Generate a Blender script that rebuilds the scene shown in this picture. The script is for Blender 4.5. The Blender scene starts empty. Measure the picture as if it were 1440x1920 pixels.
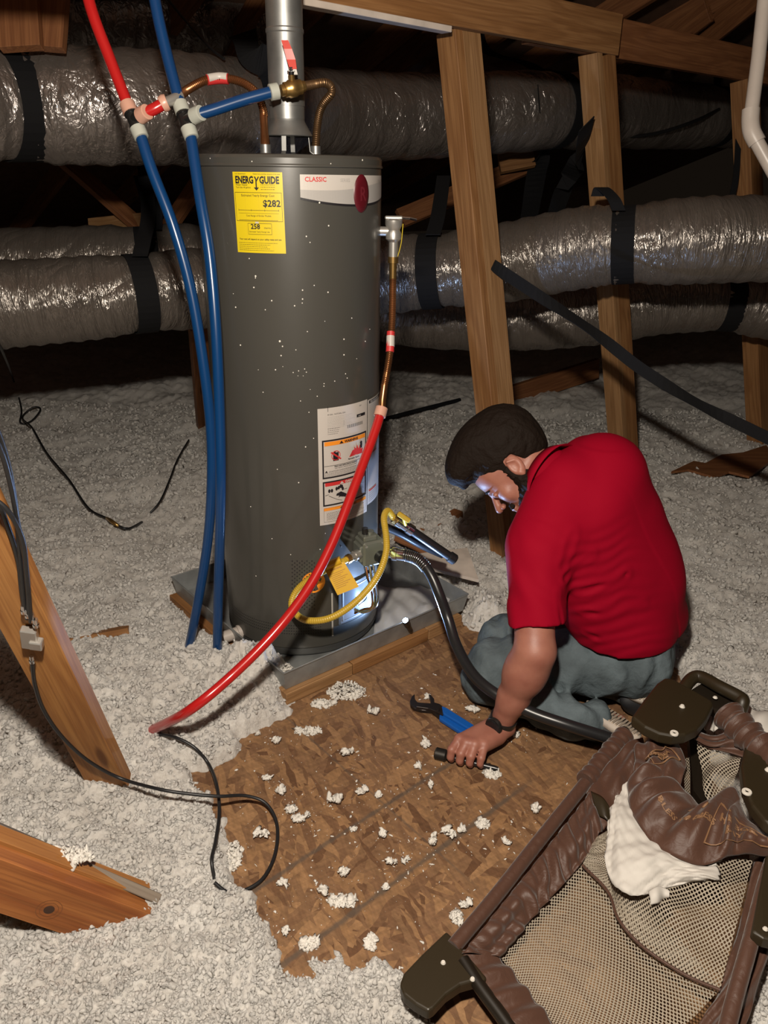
import bpy, math, random
import numpy as np
from mathutils import Vector, Matrix, Quaternion

random.seed(7)
RNG = np.random.default_rng(7)
SC = bpy.context.scene
COL = SC.collection

# ---------------------------------------------------------------- camera
FPX = 1450.0
PITCH, ROLL = math.radians(23.5), math.radians(0.79)
CAMZ = 1.45
_F = Vector((0, math.cos(PITCH), -math.sin(PITCH)))
_U0 = Vector((0, math.sin(PITCH), math.cos(PITCH)))
_R0 = Vector((1, 0, 0))
CR = _R0 * math.cos(ROLL) + _U0 * math.sin(ROLL)
CU = _U0 * math.cos(ROLL) - _R0 * math.sin(ROLL)
CP = Vector((0, 0, CAMZ))
cam_data = bpy.data.cameras.new('camera')
cam = bpy.data.objects.new('camera', cam_data)
COL.objects.link(cam)
cam_data.sensor_fit = 'HORIZONTAL'
cam_data.sensor_width = 36.0
cam_data.lens = 36.0 * FPX / 1440.0
cam_data.clip_start = 0.02
M = Matrix.Identity(4)
for i in range(3):
    M[i][0], M[i][1], M[i][2], M[i][3] = CR[i], CU[i], -_F[i], CP[i]
cam.matrix_world = M
SC.camera = cam

# ---------------------------------------------------------------- world, lamps, exposure
SC.view_settings.view_transform = 'Standard'
SC.view_settings.look = 'None'
SC.view_settings.gamma = 1.0
SC.view_settings.use_curve_mapping = False
SC.view_settings.exposure = 0.0
world = bpy.data.worlds.new('world')
SC.world = world
world.use_nodes = True
world.node_tree.nodes['Background'].inputs[0].default_value = (1.0, 0.72, 0.5, 1)
world.node_tree.nodes['Background'].inputs[1].default_value = 0.006


def lamp(name, loc, energy, color, radius, kind='POINT'):
    d = bpy.data.lights.new(name, kind)
    d.energy = energy
    d.color = color
    if kind in ('POINT', 'SPOT'):
        d.shadow_soft_size = radius
    o = bpy.data.objects.new(name, d)
    o.location = loc
    COL.objects.link(o)
    return o


# the attic's bare bulb, hung above and just behind the photographer
lamp('attic_bulb_light', (-0.08, 0.25, 1.86), 235.0, (1.0, 0.90, 0.77), 0.045)
FLASH_ENERGY = 26.0


# ---------------------------------------------------------------- photograph pixel -> place helpers
def ray(px, py):
    return _F + CR * ((px - 720.0) / FPX) - CU * ((py - 960.0) / FPX)


def G(px, py, z=0.0):
    d = ray(px, py)
    return CP + d * ((z - CAMZ) / d.z)


def PY(px, py, y):
    d = ray(px, py)
    return CP + d * (y / d.y)


def D(px, py, c):
    return CP + ray(px, py) * c


# ---------------------------------------------------------------- numpy noise
_TAB = RNG.random((64, 64, 64)).astype(np.float32)


def vn3(x, y, z):
    xi, yi, zi = np.floor(x).astype(np.int64), np.floor(y).astype(np.int64), np.floor(z).astype(np.int64)
    u, v, w = x - xi, y - yi, z - zi
    u, v, w = u * u * (3 - 2 * u), v * v * (3 - 2 * v), w * w * (3 - 2 * w)
    a, b = xi & 63, (xi + 1) & 63
    c, d = yi & 63, (yi + 1) & 63
    e, f = zi & 63, (zi + 1) & 63
    T = _TAB
    x00 = T[a, c, e] * (1 - u) + T[b, c, e] * u
    x10 = T[a, d, e] * (1 - u) + T[b, d, e] * u
    x01 = T[a, c, f] * (1 - u) + T[b, c, f] * u
    x11 = T[a, d, f] * (1 - u) + T[b, d, f] * u
    return (x00 * (1 - v) + x10 * v) * (1 - w) + (x01 * (1 - v) + x11 * v) * w


def fbm(x, y, z=0.0, oct=4, gain=0.5):
    s, a, t = 0.0, 1.0, 0.0
    z = np.zeros_like(x) + z
    for i in range(oct):
        s = s + a * (vn3(x + 13.7 * i, y + 5.1 * i, z + 3.3 * i) - 0.5)
        t += a
        a *= gain
        x, y, z = x * 2.03, y * 2.03, z * 2.03
    return s / t


def worley(x, y, jit=0.95):
    xi, yi = np.floor(x).astype(np.int64), np.floor(y).astype(np.int64)
    best = np.full(x.shape, 9.0)
    for dx in (-1, 0, 1):
        for dy in (-1, 0, 1):
            cx, cy = xi + dx, yi + dy
            px = cx + 0.5 + jit * (_TAB[cx & 63, cy & 63, (cx * 7 + cy * 3) & 63] - 0.5)
            py = cy + 0.5 + jit * (_TAB[cy & 63, cx & 63, (cx * 5 + cy * 11 + 17) & 63] - 0.5)
            best = np.minimum(best, (px - x) ** 2 + (py - y) ** 2)
    return np.sqrt(best)


# ---------------------------------------------------------------- materials
def newmat(name):
    m = bpy.data.materials.new(name)
    m.use_nodes = True
    nt = m.node_tree
    return m, nt, nt.nodes['Principled BSDF']


def N(nt, typ, **kw):
    n = nt.nodes.new(typ)
    for k, v in kw.items():
        if k in n.inputs.keys():
            n.inputs[k].default_value = v
        else:
            setattr(n, k, v)
    return n


def plain(name, col, rough=0.5, metal=0.0, bump=None, var=0.0, coat=0.0, spec=None, sheen=0.0, emit=None, estr=0.0):
    """solid material with a little procedural variation; bump=(scale, strength, distance)"""
    m, nt, b = newmat(name)
    b.inputs['Base Color'].default_value = (*col, 1)
    b.inputs['Roughness'].default_value = rough
    b.inputs['Metallic'].default_value = metal
    b.inputs['Coat Weight'].default_value = coat
    if spec is not None:
        b.inputs['Specular IOR Level'].default_value = spec
    if sheen:
        b.inputs['Sheen Weight'].default_value = sheen
    if emit:
        b.inputs['Emission Color'].default_value = (*emit, 1)
        b.inputs['Emission Strength'].default_value = estr
    tc = N(nt, 'ShaderNodeTexCoord')
    if var:
        n = N(nt, 'ShaderNodeTexNoise')
        n.inputs['Scale'].default_value = 14
        n.inputs['Detail'].default_value = 5
        nt.links.new(tc.outputs['Object'], n.inputs['Vector'])
        r = N(nt, 'ShaderNodeValToRGB')
        r.color_ramp.elements[0].position = 0.3
        r.color_ramp.elements[1].position = 0.7
        r.color_ramp.elements[0].color = (*[c * (1 - var) for c in col], 1)
        r.color_ramp.elements[1].color = (*[min(1, c * (1 + var)) for c in col], 1)
        nt.links.new(n.outputs['Fac'], r.inputs[0])
        nt.links.new(r.outputs[0], b.inputs['Base Color'])
    if bump:
        n2 = N(nt, 'ShaderNodeTexNoise')
        n2.inputs['Scale'].default_value = bump[0]
        n2.inputs['Detail'].default_value = 6
        nt.links.new(tc.outputs['Object'], n2.inputs['Vector'])
        bp = N(nt, 'ShaderNodeBump')
        bp.inputs['Strength'].default_value = bump[1]
        bp.inputs['Distance'].default_value = bump[2]
        nt.links.new(n2.outputs['Fac'], bp.inputs['Height'])
        nt.links.new(bp.outputs[0], b.inputs['Normal'])
    return m


def wood(name, c0, c1, c2, rough=0.6):
    """pine: grain runs along the local X axis of each board"""
    m, nt, b = newmat(name)
    b.inputs['Roughness'].default_value = rough
    b.inputs['Specular IOR Level'].default_value = 0.3
    tc = N(nt, 'ShaderNodeTexCoord')
    oi = N(nt, 'ShaderNodeObjectInfo')
    add = N(nt, 'ShaderNodeVectorMath', operation='ADD')
    sc = N(nt, 'ShaderNodeVectorMath', operation='SCALE')
    cmb = N(nt, 'ShaderNodeCombineXYZ')
    for i in range(3):
        nt.links.new(oi.outputs['Random'], cmb.inputs[i])
    nt.links.new(cmb.outputs[0], sc.inputs[0])
    sc.inputs['Scale'].default_value = 23.0
    nt.links.new(tc.outputs['Object'], add.inputs[0])
    nt.links.new(sc.outputs[0], add.inputs[1])
    mp = N(nt, 'ShaderNodeMapping')
    mp.inputs['Scale'].default_value = (0.9, 9.0, 9.0)
    nt.links.new(add.outputs[0], mp.inputs['Vector'])
    n1 = N(nt, 'ShaderNodeTexNoise')
    n1.inputs['Scale'].default_value = 1.6
    n1.inputs['Detail'].default_value = 3
    n1.inputs['Distortion'].default_value = 0.6
    nt.links.new(mp.outputs[0], n1.inputs['Vector'])
    wv = N(nt, 'ShaderNodeMath', operation='MULTIPLY')
    wv.inputs[1].default_value = 34.0
    nt.links.new(n1.outputs['Fac'], wv.inputs[0])
    sn = N(nt, 'ShaderNodeMath', operation='SINE')
    nt.links.new(wv.outputs[0], sn.inputs[0])
    mp2 = N(nt, 'ShaderNodeMapping')
    mp2.inputs['Scale'].default_value = (4.0, 160.0, 160.0)
    nt.links.new(add.outputs[0], mp2.inputs['Vector'])
    n2 = N(nt, 'ShaderNodeTexNoise')
    n2.inputs['Scale'].default_value = 1.0
    n2.inputs['Detail'].default_value = 4
    nt.links.new(mp2.outputs[0], n2.inputs['Vector'])
    r1 = N(nt, 'ShaderNodeValToRGB')
    e = r1.color_ramp.elements
    e[0].position, e[0].color = 0.0, (*c0, 1)
    e[1].position, e[1].color = 1.0, (*c1, 1)
    ma = N(nt, 'ShaderNodeMapRange')
    ma.inputs['From Min'].default_value = -1
    nt.links.new(sn.outputs[0], ma.inputs['Value'])
    nt.links.new(ma.outputs[0], r1.inputs[0])
    mx = N(nt, 'ShaderNodeMixRGB')
    mx.blend_type = 'MIX'
    r2 = N(nt, 'ShaderNodeValToRGB')
    r2.color_ramp.elements[0].position = 0.42
    r2.color_ramp.elements[1].position = 0.75
    r2.color_ramp.elements[1].color = (0.7, 0.7, 0.7, 1)
    nt.links.new(n2.outputs['Fac'], r2.inputs[0])
    nt.links.new(r2.outputs[0], mx.inputs[0])
    nt.links.new(r1.outputs[0], mx.inputs[1])
    mx.inputs[2].default_value = (*c2, 1)
    # knots
    mp3 = N(nt, 'ShaderNodeMapping')
    mp3.inputs['Scale'].default_value = (1.6, 7.0, 7.0)
    nt.links.new(add.outputs[0], mp3.inputs['Vector'])
    vo = N(nt, 'ShaderNodeTexVoronoi')
    vo.inputs['Scale'].default_value = 1.3
    nt.links.new(mp3.outputs[0], vo.inputs['Vector'])
    r3 = N(nt, 'ShaderNodeValToRGB')
    r3.color_ramp.elements[0].position = 0.07
    r3.color_ramp.elements[0].color = (0.75, 0.75, 0.75, 1)
    r3.color_ramp.elements[1].position = 0.13
    r3.color_ramp.elements[1].color = (0, 0, 0, 1)
    nt.links.new(vo.outputs['Distance'], r3.inputs[0])
    mk = N(nt, 'ShaderNodeMixRGB')
    nt.links.new(r3.outputs[0], mk.inputs[0])
    nt.links.new(mx.outputs[0], mk.inputs[1])
    mk.inputs[2].default_value = (c2[0] * 0.45, c2[1] * 0.35, c2[2] * 0.3, 1)
    nt.links.new(mk.outputs[0], b.inputs['Base Color'])
    bp = N(nt, 'ShaderNodeBump')
    bp.inputs['Strength'].default_value = 0.35
    bp.inputs['Distance'].default_value = 0.002
    nt.links.new(n2.outputs['Fac'], bp.inputs['Height'])
    nt.links.new(bp.outputs[0], b.inputs['Normal'])
    return m


def foil(name, col=(0.32, 0.29, 0.265), stretch=(22.0, 3.2), rough=0.27):
    """metallised duct jacket; UV is in metres, u along the duct, v around it"""
    m, nt, b = newmat(name)
    b.inputs['Metallic'].default_value = 0.9
    b.inputs['Base Color'].default_value = (*col, 1)
    tc = N(nt, 'ShaderNodeTexCoord')
    hs = []
    for (sx, sy, det, dist, wgt) in ((stretch[0], stretch[1], 3.0, 1.2, 1.0), (stretch[0] * 3.2, stretch[1] * 4.5, 3.0, 0.8, 0.5), (7, 4, 2, 0.5, 1.6)):
        mp = N(nt, 'ShaderNodeMapping')
        mp.inputs['Scale'].default_value = (sx, sy, 1)
        mp.inputs['Rotation'].default_value = (0, 0, 0.2)
        nt.links.new(tc.outputs['UV'], mp.inputs['Vector'])
        n = N(nt, 'ShaderNodeTexNoise')
        n.inputs['Scale'].default_value = 1.0
        n.inputs['Detail'].default_value = det
        n.inputs['Distortion'].default_value = dist
        nt.links.new(mp.outputs[0], n.inputs['Vector'])
        # ridged
        a = N(nt, 'ShaderNodeMath', operation='SUBTRACT')
        a.inputs[1].default_value = 0.5
        nt.links.new(n.outputs['Fac'], a.inputs[0])
        a2 = N(nt, 'ShaderNodeMath', operation='ABSOLUTE')
        nt.links.new(a.outputs[0], a2.inputs[0])
        a3 = N(nt, 'ShaderNodeMath', operation='MULTIPLY')
        a3.inputs[1].default_value = wgt
        nt.links.new(a2.outputs[0], a3.inputs[0])
        hs.append(a3)
    s1 = N(nt, 'ShaderNodeMath', operation='ADD')
    nt.links.new(hs[0].outputs[0], s1.inputs[0])
    nt.links.new(hs[1].outputs[0], s1.inputs[1])
    s2 = N(nt, 'ShaderNodeMath', operation='ADD')
    nt.links.new(s1.outputs[0], s2.inputs[0])
    nt.links.new(hs[2].outputs[0], s2.inputs[1])
    bp = N(nt, 'ShaderNodeBump')
    bp.inputs['Strength'].default_value = 1.0
    bp.inputs['Distance'].default_value = 0.022
    nt.links.new(s2.outputs[0], bp.inputs['Height'])
    nt.links.new(bp.outputs[0], b.inputs['Normal'])
    # dust: rougher, duller in patches
    nd = N(nt, 'ShaderNodeTexNoise')
    nd.inputs['Scale'].default_value = 5
    nd.inputs['Detail'].default_value = 5
    nt.links.new(tc.outputs['Object'], nd.inputs['Vector'])
    mr = N(nt, 'ShaderNodeMapRange')
    mr.inputs['From Min'].default_value = 0.35
    mr.inputs['From Max'].default_value = 0.65
    mr.inputs['To Min'].default_value = rough - 0.07
    mr.inputs['To Max'].default_value = rough + 0.12
    nt.links.new(nd.outputs['Fac'], mr.inputs['Value'])
    nt.links.new(mr.outputs[0], b.inputs['Roughness'])
    # thin diffuse dust film
    df = N(nt, 'ShaderNodeBsdfDiffuse')
    df.inputs['Color'].default_value = (0.14, 0.118, 0.10, 1)
    mxs = N(nt, 'ShaderNodeMixShader')
    mxs.inputs[0].default_value = 0.34
    nt.links.new(b.outputs[0], mxs.inputs[1])
    nt.links.new(df.outputs[0], mxs.inputs[2])
    nt.links.new(mxs.outputs[0], nt.nodes['Material Output'].inputs['Surface'])
    return m


# ---------------------------------------------------------------- mesh builder
def basis(d, up=Vector((0, 0, 1))):
    x = Vector(d).normalized()
    up = Vector(up)
    if abs(x.dot(up.normalized())) > 0.98:
        up = Vector((0, 1, 0)) if abs(x.y) < 0.9 else Vector((1, 0, 0))
    y = up.cross(x).normalized()
    z = x.cross(y)
    return x, y, z


def catmull(pts, n=8):
    P = [Vector(p) for p in pts]
    if len(P) < 3:
        return [P[0].lerp(P[-1], i / n) for i in range(n + 1)]
    P = [P[0] * 2 - P[1]] + P + [P[-1] * 2 - P[-2]]
    out = []
    for i in range(1, len(P) - 2):
        for k in range(n):
            t = k / n
            a, b, c, d = P[i - 1], P[i], P[i + 1], P[i + 2]
            out.append(0.5 * ((2 * b) + (c - a) * t + (2 * a - 5 * b + 4 * c - d) * t * t + (3 * b - a - 3 * c + d) * t ** 3))
    out.append(P[-2])
    return out


class MB:
    def __init__(s):
        s.v, s.f, s.m, s.uv, s.sm = [], [], [], [], []

    def add(s, verts, faces, mi=0, uvs=None, smooth=True, mat=None):
        o = len(s.v)
        for p in verts:
            s.v.append(Vector(p) if mat is None else mat @ Vector(p))
        for k, f in enumerate(faces):
            s.f.append([i + o for i in f])
            s.m.append(mi)
            s.sm.append(smooth)
            s.uv.append([(0, 0)] * len(f) if uvs is None else uvs[k])
        return s

    def box(s, c, size, mi=0, rot=None, ch=0.0):
        """box centred at c; ch = chamfer"""
        x, y, z = [q / 2 for q in size]
        R = rot if rot is not None else Matrix.Identity(3)
        c = Vector(c)
        if ch <= 0:
            vs = [c + R @ Vector((a * x, b * y, d * z)) for a in (-1, 1) for b in (-1, 1) for d in (-1, 1)]
            fs = [(0, 1, 3, 2), (4, 6, 7, 5), (0, 4, 5, 1), (2, 3, 7, 6), (0, 2, 6, 4), (1, 5, 7, 3)]
            s.add(vs, fs, mi, smooth=False)
            return s
        import itertools
        vs, idx = [], {}
        for a, b, d in itertools.product((-1, 1), repeat=3):
            for ax in range(3):
                p = [a * (x - ch), b * (y - ch), d * (z - ch)]
                p[ax] = (a * x, b * y, d * z)[ax]
                idx[(a, b, d, ax)] = len(vs)
                vs.append(c + R @ Vector(p))
        fs = []
        for ax in range(3):
            o1, o2 = (ax + 1) % 3, (ax + 2) % 3
            for sg in (-1, 1):
                q = []
                for (u, w) in ((-1, -1), (1, -1), (1, 1), (-1, 1)):
                    k = [0, 0, 0]
                    k[ax], k[o1], k[o2] = sg, u, w
                    q.append(idx[(*k, ax)])
                fs.append(q if sg > 0 else q[::-1])
        for ax in range(3):   # edges parallel to ax
            o1, o2 = (ax + 1) % 3, (ax + 2) % 3
            for u in (-1, 1):
                for w in (-1, 1):
                    k0, k1 = [0, 0, 0], [0, 0, 0]
                    k0[ax], k1[ax] = -1, 1
                    k0[o1] = k1[o1] = u
                    k0[o2] = k1[o2] = w
                    q = [idx[(*k0, o1)], idx[(*k1, o1)], idx[(*k1, o2)], idx[(*k0, o2)]]
                    fs.append(q if u * w > 0 else q[::-1])
        for a, b, d in itertools.product((-1, 1), repeat=3):
            q = [idx[(a, b, d, 0)], idx[(a, b, d, 1)], idx[(a, b, d, 2)]]
            fs.append(q if a * b * d > 0 else q[::-1])
        s.add(vs, fs, mi, smooth=False)
        return s

    def tube(s, pts, r, seg=12, mi=0, caps=True, up=None, flat=1.0, closed=False, crisp=True):
        P = [Vector(p) for p in pts]
        n = len(P)
        R = r if hasattr(r, '__len__') else [r] * n
        T = []
        for i in range(n):
            if closed:
                T.append((P[(i + 1) % n] - P[i - 1]).normalized())
            else:
                T.append((P[min(i + 1, n - 1)] - P[max(i - 1, 0)]).normalized())
        x, y, z = basis(T[0], up or Vector((0, 0, 1)))
        vs, us, L = [], [], 0.0
        for i in range(n):
            if i:
                L += (P[i] - P[i - 1]).length
                q = T[i - 1].rotation_difference(T[i])
                y = q @ y
                y = (y - T[i] * y.dot(T[i])).normalized()
            z = T[i].cross(y)
            for k in range(seg):
                a = 2 * math.pi * k / seg
                vs.append(P[i] + (y * math.cos(a) + z * math.sin(a) * flat) * R[i])
            us.append(L)
        fs, uv = [], []
        rr = sum(R) / n
        for i in range(n if closed else n - 1):
            j = (i + 1) % n
            for k in range(seg):
                k2 = (k + 1) % seg
                fs.append((i * seg + k, i * seg + k2, j * seg + k2, j * seg + k))
                v0, v1 = k / seg * 6.283 * rr, (k + 1) / seg * 6.283 * rr
                uj = us[j] if j else us[i] + 0.01
                uv.append([(us[i], v0), (us[i], v1), (uj, v1), (uj, v0)])
        if caps and not closed:
            s._caps = (vs[:seg], vs[-seg:])
        else:
            s._caps = None
        # keep hard shoulders crisp: a ring where the radius jumps gets its own vertices
        rings = [0]
        segs = []
        start = 0
        for i in range(1, n - 1):
            d0 = (P[i] - P[i - 1]).length + 1e-9
            d1 = (P[i + 1] - P[i]).length + 1e-9
            a0 = math.atan2(R[i] - R[i - 1], d0)
            a1 = math.atan2(R[i + 1] - R[i], d1)
            if crisp and abs(a1 - a0) > 0.7 and not closed:
                segs.append((start, i))
                start = i
        def docaps():
            if s._caps:
                s.add(s._caps[0], [tuple(range(seg))[::-1]], mi, smooth=False)
                s.add(s._caps[1], [tuple(range(seg))], mi, smooth=False)
        if len(segs) == 0:
            s.add(vs, fs, mi, uv)
            docaps()
            return s
        segs.append((start, n - 1))
        for (i0, i1) in segs:
            f2 = [tuple(q - i0 * seg for q in f) for f in fs[i0 * seg:i1 * seg]]
            s.add(vs[i0 * seg:(i1 + 1) * seg], f2, mi, uv[i0 * seg:i1 * seg])
        docaps()
        return s

    def cyl(s, a, b, r, r2=None, seg=20, mi=0, caps=True):
        return s.tube([a, b], [r, r if r2 is None else r2], seg, mi, caps)

    def lathe(s, prof, base, axis=(0, 0, 1), seg=32, mi=0, a0=0.0, a1=2 * math.pi, up=None):
        """prof: list of (radius, height)"""
        ax, bx, cx = basis(axis, up or Vector((0, 0, 1)))
        base = Vector(base)
        full = abs(a1 - a0 - 2 * math.pi) < 1e-6
        m = seg if full else seg + 1
        vs = []
        for (r, h) in prof:
            for k in range(m):
                a = a0 + (a1 - a0) * k / seg
                vs.append(base + ax * h + (bx * math.cos(a) + cx * math.sin(a)) * max(r, 1e-5))
        fs, uv = [], []
        for i in range(len(prof) - 1):
            for k in range(seg):
                k2 = (k + 1) % m
                fs.append((i * m + k, i * m + k2, (i + 1) * m + k2, (i + 1) * m + k))
                u0, u1 = k / seg, (k + 1) / seg
                uv.append([(u0, prof[i][1]), (u1, prof[i][1]), (u1, prof[i + 1][1]), (u0, prof[i + 1][1])])
        start, segs = 0, []
        for i in range(1, len(prof) - 1):
            a0 = math.atan2(prof[i][1] - prof[i - 1][1], prof[i][0] - prof[i - 1][0])
            a1 = math.atan2(prof[i + 1][1] - prof[i][1], prof[i + 1][0] - prof[i][0])
            dd = abs((a1 - a0 + math.pi) % (2 * math.pi) - math.pi)
            if dd > 0.45:
                segs.append((start, i))
                start = i
        segs.append((start, len(prof) - 1))
        for (i0, i1) in segs:
            s.add(vs[i0 * m:(i1 + 1) * m], [tuple(q - i0 * m for q in f) for f in fs[i0 * seg:i1 * seg]], mi, uv[i0 * seg:i1 * seg])
        return s

    def prism(s, poly, n, t, mi=0, smooth=False):
        """planar world-space polygon extruded by n*t"""
        n = Vector(n) * t
        k = len(poly)
        vs = [Vector(p) for p in poly] + [Vector(p) + n for p in poly]
        fs = [tuple(range(k))[::-1], tuple(range(k, 2 * k))]
        fs += [(i, (i + 1) % k, (i + 1) % k + k, i + k) for i in range(k)]
        s.add(vs, fs, mi, smooth=smooth)
        return s

    def sphere(s, c, r, seg=16, rings=10, mi=0, sc=(1, 1, 1), rot=None):
        c = Vector(c)
        R = rot if rot is not None else Matrix.Identity(3)
        vs = []
        for i in range(rings + 1):
            t = math.pi * i / rings
            for k in range(seg):
                a = 2 * math.pi * k / seg
                vs.append(c + R @ Vector((math.sin(t) * math.cos(a) * r * sc[0], math.sin(t) * math.sin(a) * r * sc[1], math.cos(t) * r * sc[2])))
        fs = [(i * seg + k, (i + 1) * seg + k, (i + 1) * seg + (k + 1) % seg, i * seg + (k + 1) % seg) for i in range(rings) for k in range(seg)]
        s.add(vs, fs, mi)
        return s

    def strip(s, pts, wvec, t, mi=0):
        """flat band following pts, half width vector(s) wvec, thickness t"""
        n = len(pts)
        P = [Vector(p) for p in pts]
        W = wvec if isinstance(wvec, list) else [Vector(wvec)] * n
        vs = []
        for i in range(n):
            T = (P[min(i + 1, n - 1)] - P[max(i - 1, 0)]).normalized()
            nn = T.cross(W[i]).normalized() * (t / 2)
            for q in (P[i] - W[i] - nn, P[i] + W[i] - nn, P[i] + W[i] + nn, P[i] - W[i] + nn):
                vs.append(q)
        fs = []
        for i in range(n - 1):
            for k in range(4):
                fs.append((i * 4 + k, i * 4 + (k + 1) % 4, i * 4 + 4 + (k + 1) % 4, i * 4 + 4 + k))
        fs += [(3, 2, 1, 0), tuple(4 * (n - 1) + k for k in range(4))]
        s.add(vs, fs, mi, smooth=False)
        return s

    def build(s, name, mats, parent=None, origin=None, rot=None):
        me = bpy.data.meshes.new(name)
        o = bpy.data.objects.new(name, me)
        if origin is None:
            if parent is not None:
                origin = Vector((0, 0, 0))
            else:
                a = np.array([tuple(v) for v in s.v])
                c = (a.min(0) + a.max(0)) / 2
                origin = Vector((c[0], c[1], a[:, 2].min()))
        Mx = Matrix.Translation(Vector(origin))
        if rot is not None:
            Mx = Mx @ rot.to_4x4()
        # parts keep world-space coordinates relative to the parent's matrix
        Pw = WORLD.get(parent.name, Matrix.Identity(4)) if parent is not None else Matrix.Identity(4)
        if parent is not None:
            inv = Pw.inverted()
            if rot is not None:
                o.matrix_basis = inv @ Mx
                inv = (Mx).inverted()
        else:
            inv = Mx.inverted()
            o.matrix_basis = Mx
        me.from_pydata([inv @ v for v in s.v], [], s.f)
        if not isinstance(mats, (list, tuple)):
            mats = [mats]
        for mt in mats:
            me.materials.append(mt)
        me.polygons.foreach_set('material_index', s.m)
        me.polygons.foreach_set('use_smooth', s.sm)
        ul = me.uv_layers.new(name='UVMap')
        flat = [c for f in s.uv for q in f for c in q]
        ul.data.foreach_set('uv', flat)
        COL.objects.link(o)
        if parent is not None:
            o.parent = parent
            WORLD[o.name] = Pw @ o.matrix_basis
        else:
            WORLD[o.name] = Mx
        return o


WORLD = {}


def empty(name, loc, label=None, cat=None, group=None):
    o = bpy.data.objects.new(name, None)
    o.empty_display_size = 0.05
    o.location = loc
    COL.objects.link(o)
    WORLD[o.name] = Matrix.Translation(Vector(loc))
    return tag(o, label, cat, group)


def tag(o, label=None, cat=None, group=None, kind=None):
    if label:
        o['label'] = label
    if cat:
        o['category'] = cat
    if group:
        o['group'] = group
    if kind:
        o['kind'] = kind
    return o


def npmesh(name, V, F, mat, parent=None, smooth=True, uv=None):
    """numpy vertices/faces (world space) -> object"""
    me = bpy.data.meshes.new(name)
    V = np.asarray(V, dtype=np.float64)
    if parent is None:
        org = np.array([(V[:, 0].min() + V[:, 0].max()) / 2, (V[:, 1].min() + V[:, 1].max()) / 2, V[:, 2].min()])
        Mw = Matrix.Translation(Vector(org))
    else:
        Mw = WORLD[parent.name]
        org = np.array(Mw.translation)
    V = V - org
    F = np.asarray(F, dtype=np.int32)
    k = F.shape[1]
    me.vertices.add(len(V))
    me.vertices.foreach_set('co', V.ravel())
    me.loops.add(F.size)
    me.loops.foreach_set('vertex_index', F.ravel())
    me.polygons.add(len(F))
    me.polygons.foreach_set('loop_start', np.arange(0, F.size, k, dtype=np.int32))
    me.update(calc_edges=True)
    me.validate()
    me.polygons.foreach_set('use_smooth', np.full(len(me.polygons), smooth))
    if uv is not None:
        ul = me.uv_layers.new(name='UVMap')
        ul.data.foreach_set('uv', np.asarray(uv, dtype=np.float32).ravel())
    for mt in (mat if isinstance(mat, (list, tuple)) else [mat]):
        me.materials.append(mt)
    o = bpy.data.objects.new(name, me)
    COL.objects.link(o)
    if parent is not None:
        o.parent = parent
    else:
        o.location = org
    WORLD[o.name] = Mw
    return o


def text_geo(body, size=1.0, ax='LEFT', bold=0.0, sx=1.0):
    """text -> (2D verts list, faces) from Blender's built-in font"""
    c = bpy.data.curves.new('text_tmp', 'FONT')
    c.body = body
    c.size = size
    c.align_x = ax
    c.offset = bold
    c.resolution_u = 2
    o = bpy.data.objects.new('text_tmp', c)
    COL.objects.link(o)
    dg = bpy.context.evaluated_depsgraph_get()
    me = bpy.data.meshes.new_from_object(o.evaluated_get(dg))
    vs = [(v.co.x * sx, v.co.y) for v in me.vertices]
    fs = [tuple(p.vertices) for p in me.polygons]
    bpy.data.objects.remove(o)
    bpy.data.curves.remove(c)
    bpy.data.meshes.remove(me)
    return vs, fs


def board(name, a, b, w, t, mat, wdir, parent=None, ch=0.0015):
    """sawn lumber from a to b; w = width measured along wdir, t = thickness"""
    a, b = Vector(a), Vector(b)
    x = (b - a).normalized()
    y = Vector(wdir)
    y = (y - x * y.dot(x)).normalized()
    z = x.cross(y)
    R = Matrix((x, y, z)).transposed()
    mb = MB()
    mb.box((a + b) / 2, ((b - a).length, w, t), 0, R, ch)
    return mb.build(name, mat, parent, origin=(a + b) / 2, rot=R)

# ================================================================ the setting
AX = Vector((0.770, 0.638, 0.0))     # house axis: ducts, purlin and joists run this way
BX = Vector((-0.638, 0.770, 0.0))    # down the roof slope
UPZ = Vector((0, 0, 1))

M_PINE = wood('pine', (0.30, 0.148, 0.056), (0.23, 0.105, 0.037), (0.145, 0.062, 0.022))
M_ORANGE = wood('orange_pine', (0.40, 0.185, 0.055), (0.31, 0.13, 0.036), (0.19, 0.07, 0.02))
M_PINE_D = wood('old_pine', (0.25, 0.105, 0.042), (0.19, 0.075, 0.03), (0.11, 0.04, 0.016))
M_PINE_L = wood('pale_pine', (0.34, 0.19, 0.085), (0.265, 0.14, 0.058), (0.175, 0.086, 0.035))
M_GREYW = wood('grey_board', (0.22, 0.18, 0.14), (0.19, 0.15, 0.115), (0.12, 0.09, 0.07), 0.75)
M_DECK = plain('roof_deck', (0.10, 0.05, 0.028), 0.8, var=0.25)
M_FOIL = foil('foil_jacket')
M_FOIL2 = foil('foil_jacket_crumpled', (0.44, 0.40, 0.385), (9.0, 5.0), 0.27)
M_STRAP = plain('black_webbing', (0.007, 0.007, 0.008), 0.85, bump=(260, 0.3, 0.001), spec=.2)
M_WIRE = plain('black_cable', (0.010, 0.010, 0.011), 0.45)
M_PVC = plain('white_pvc', (0.42, 0.37, 0.33), 0.35, var=0.06)


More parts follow.
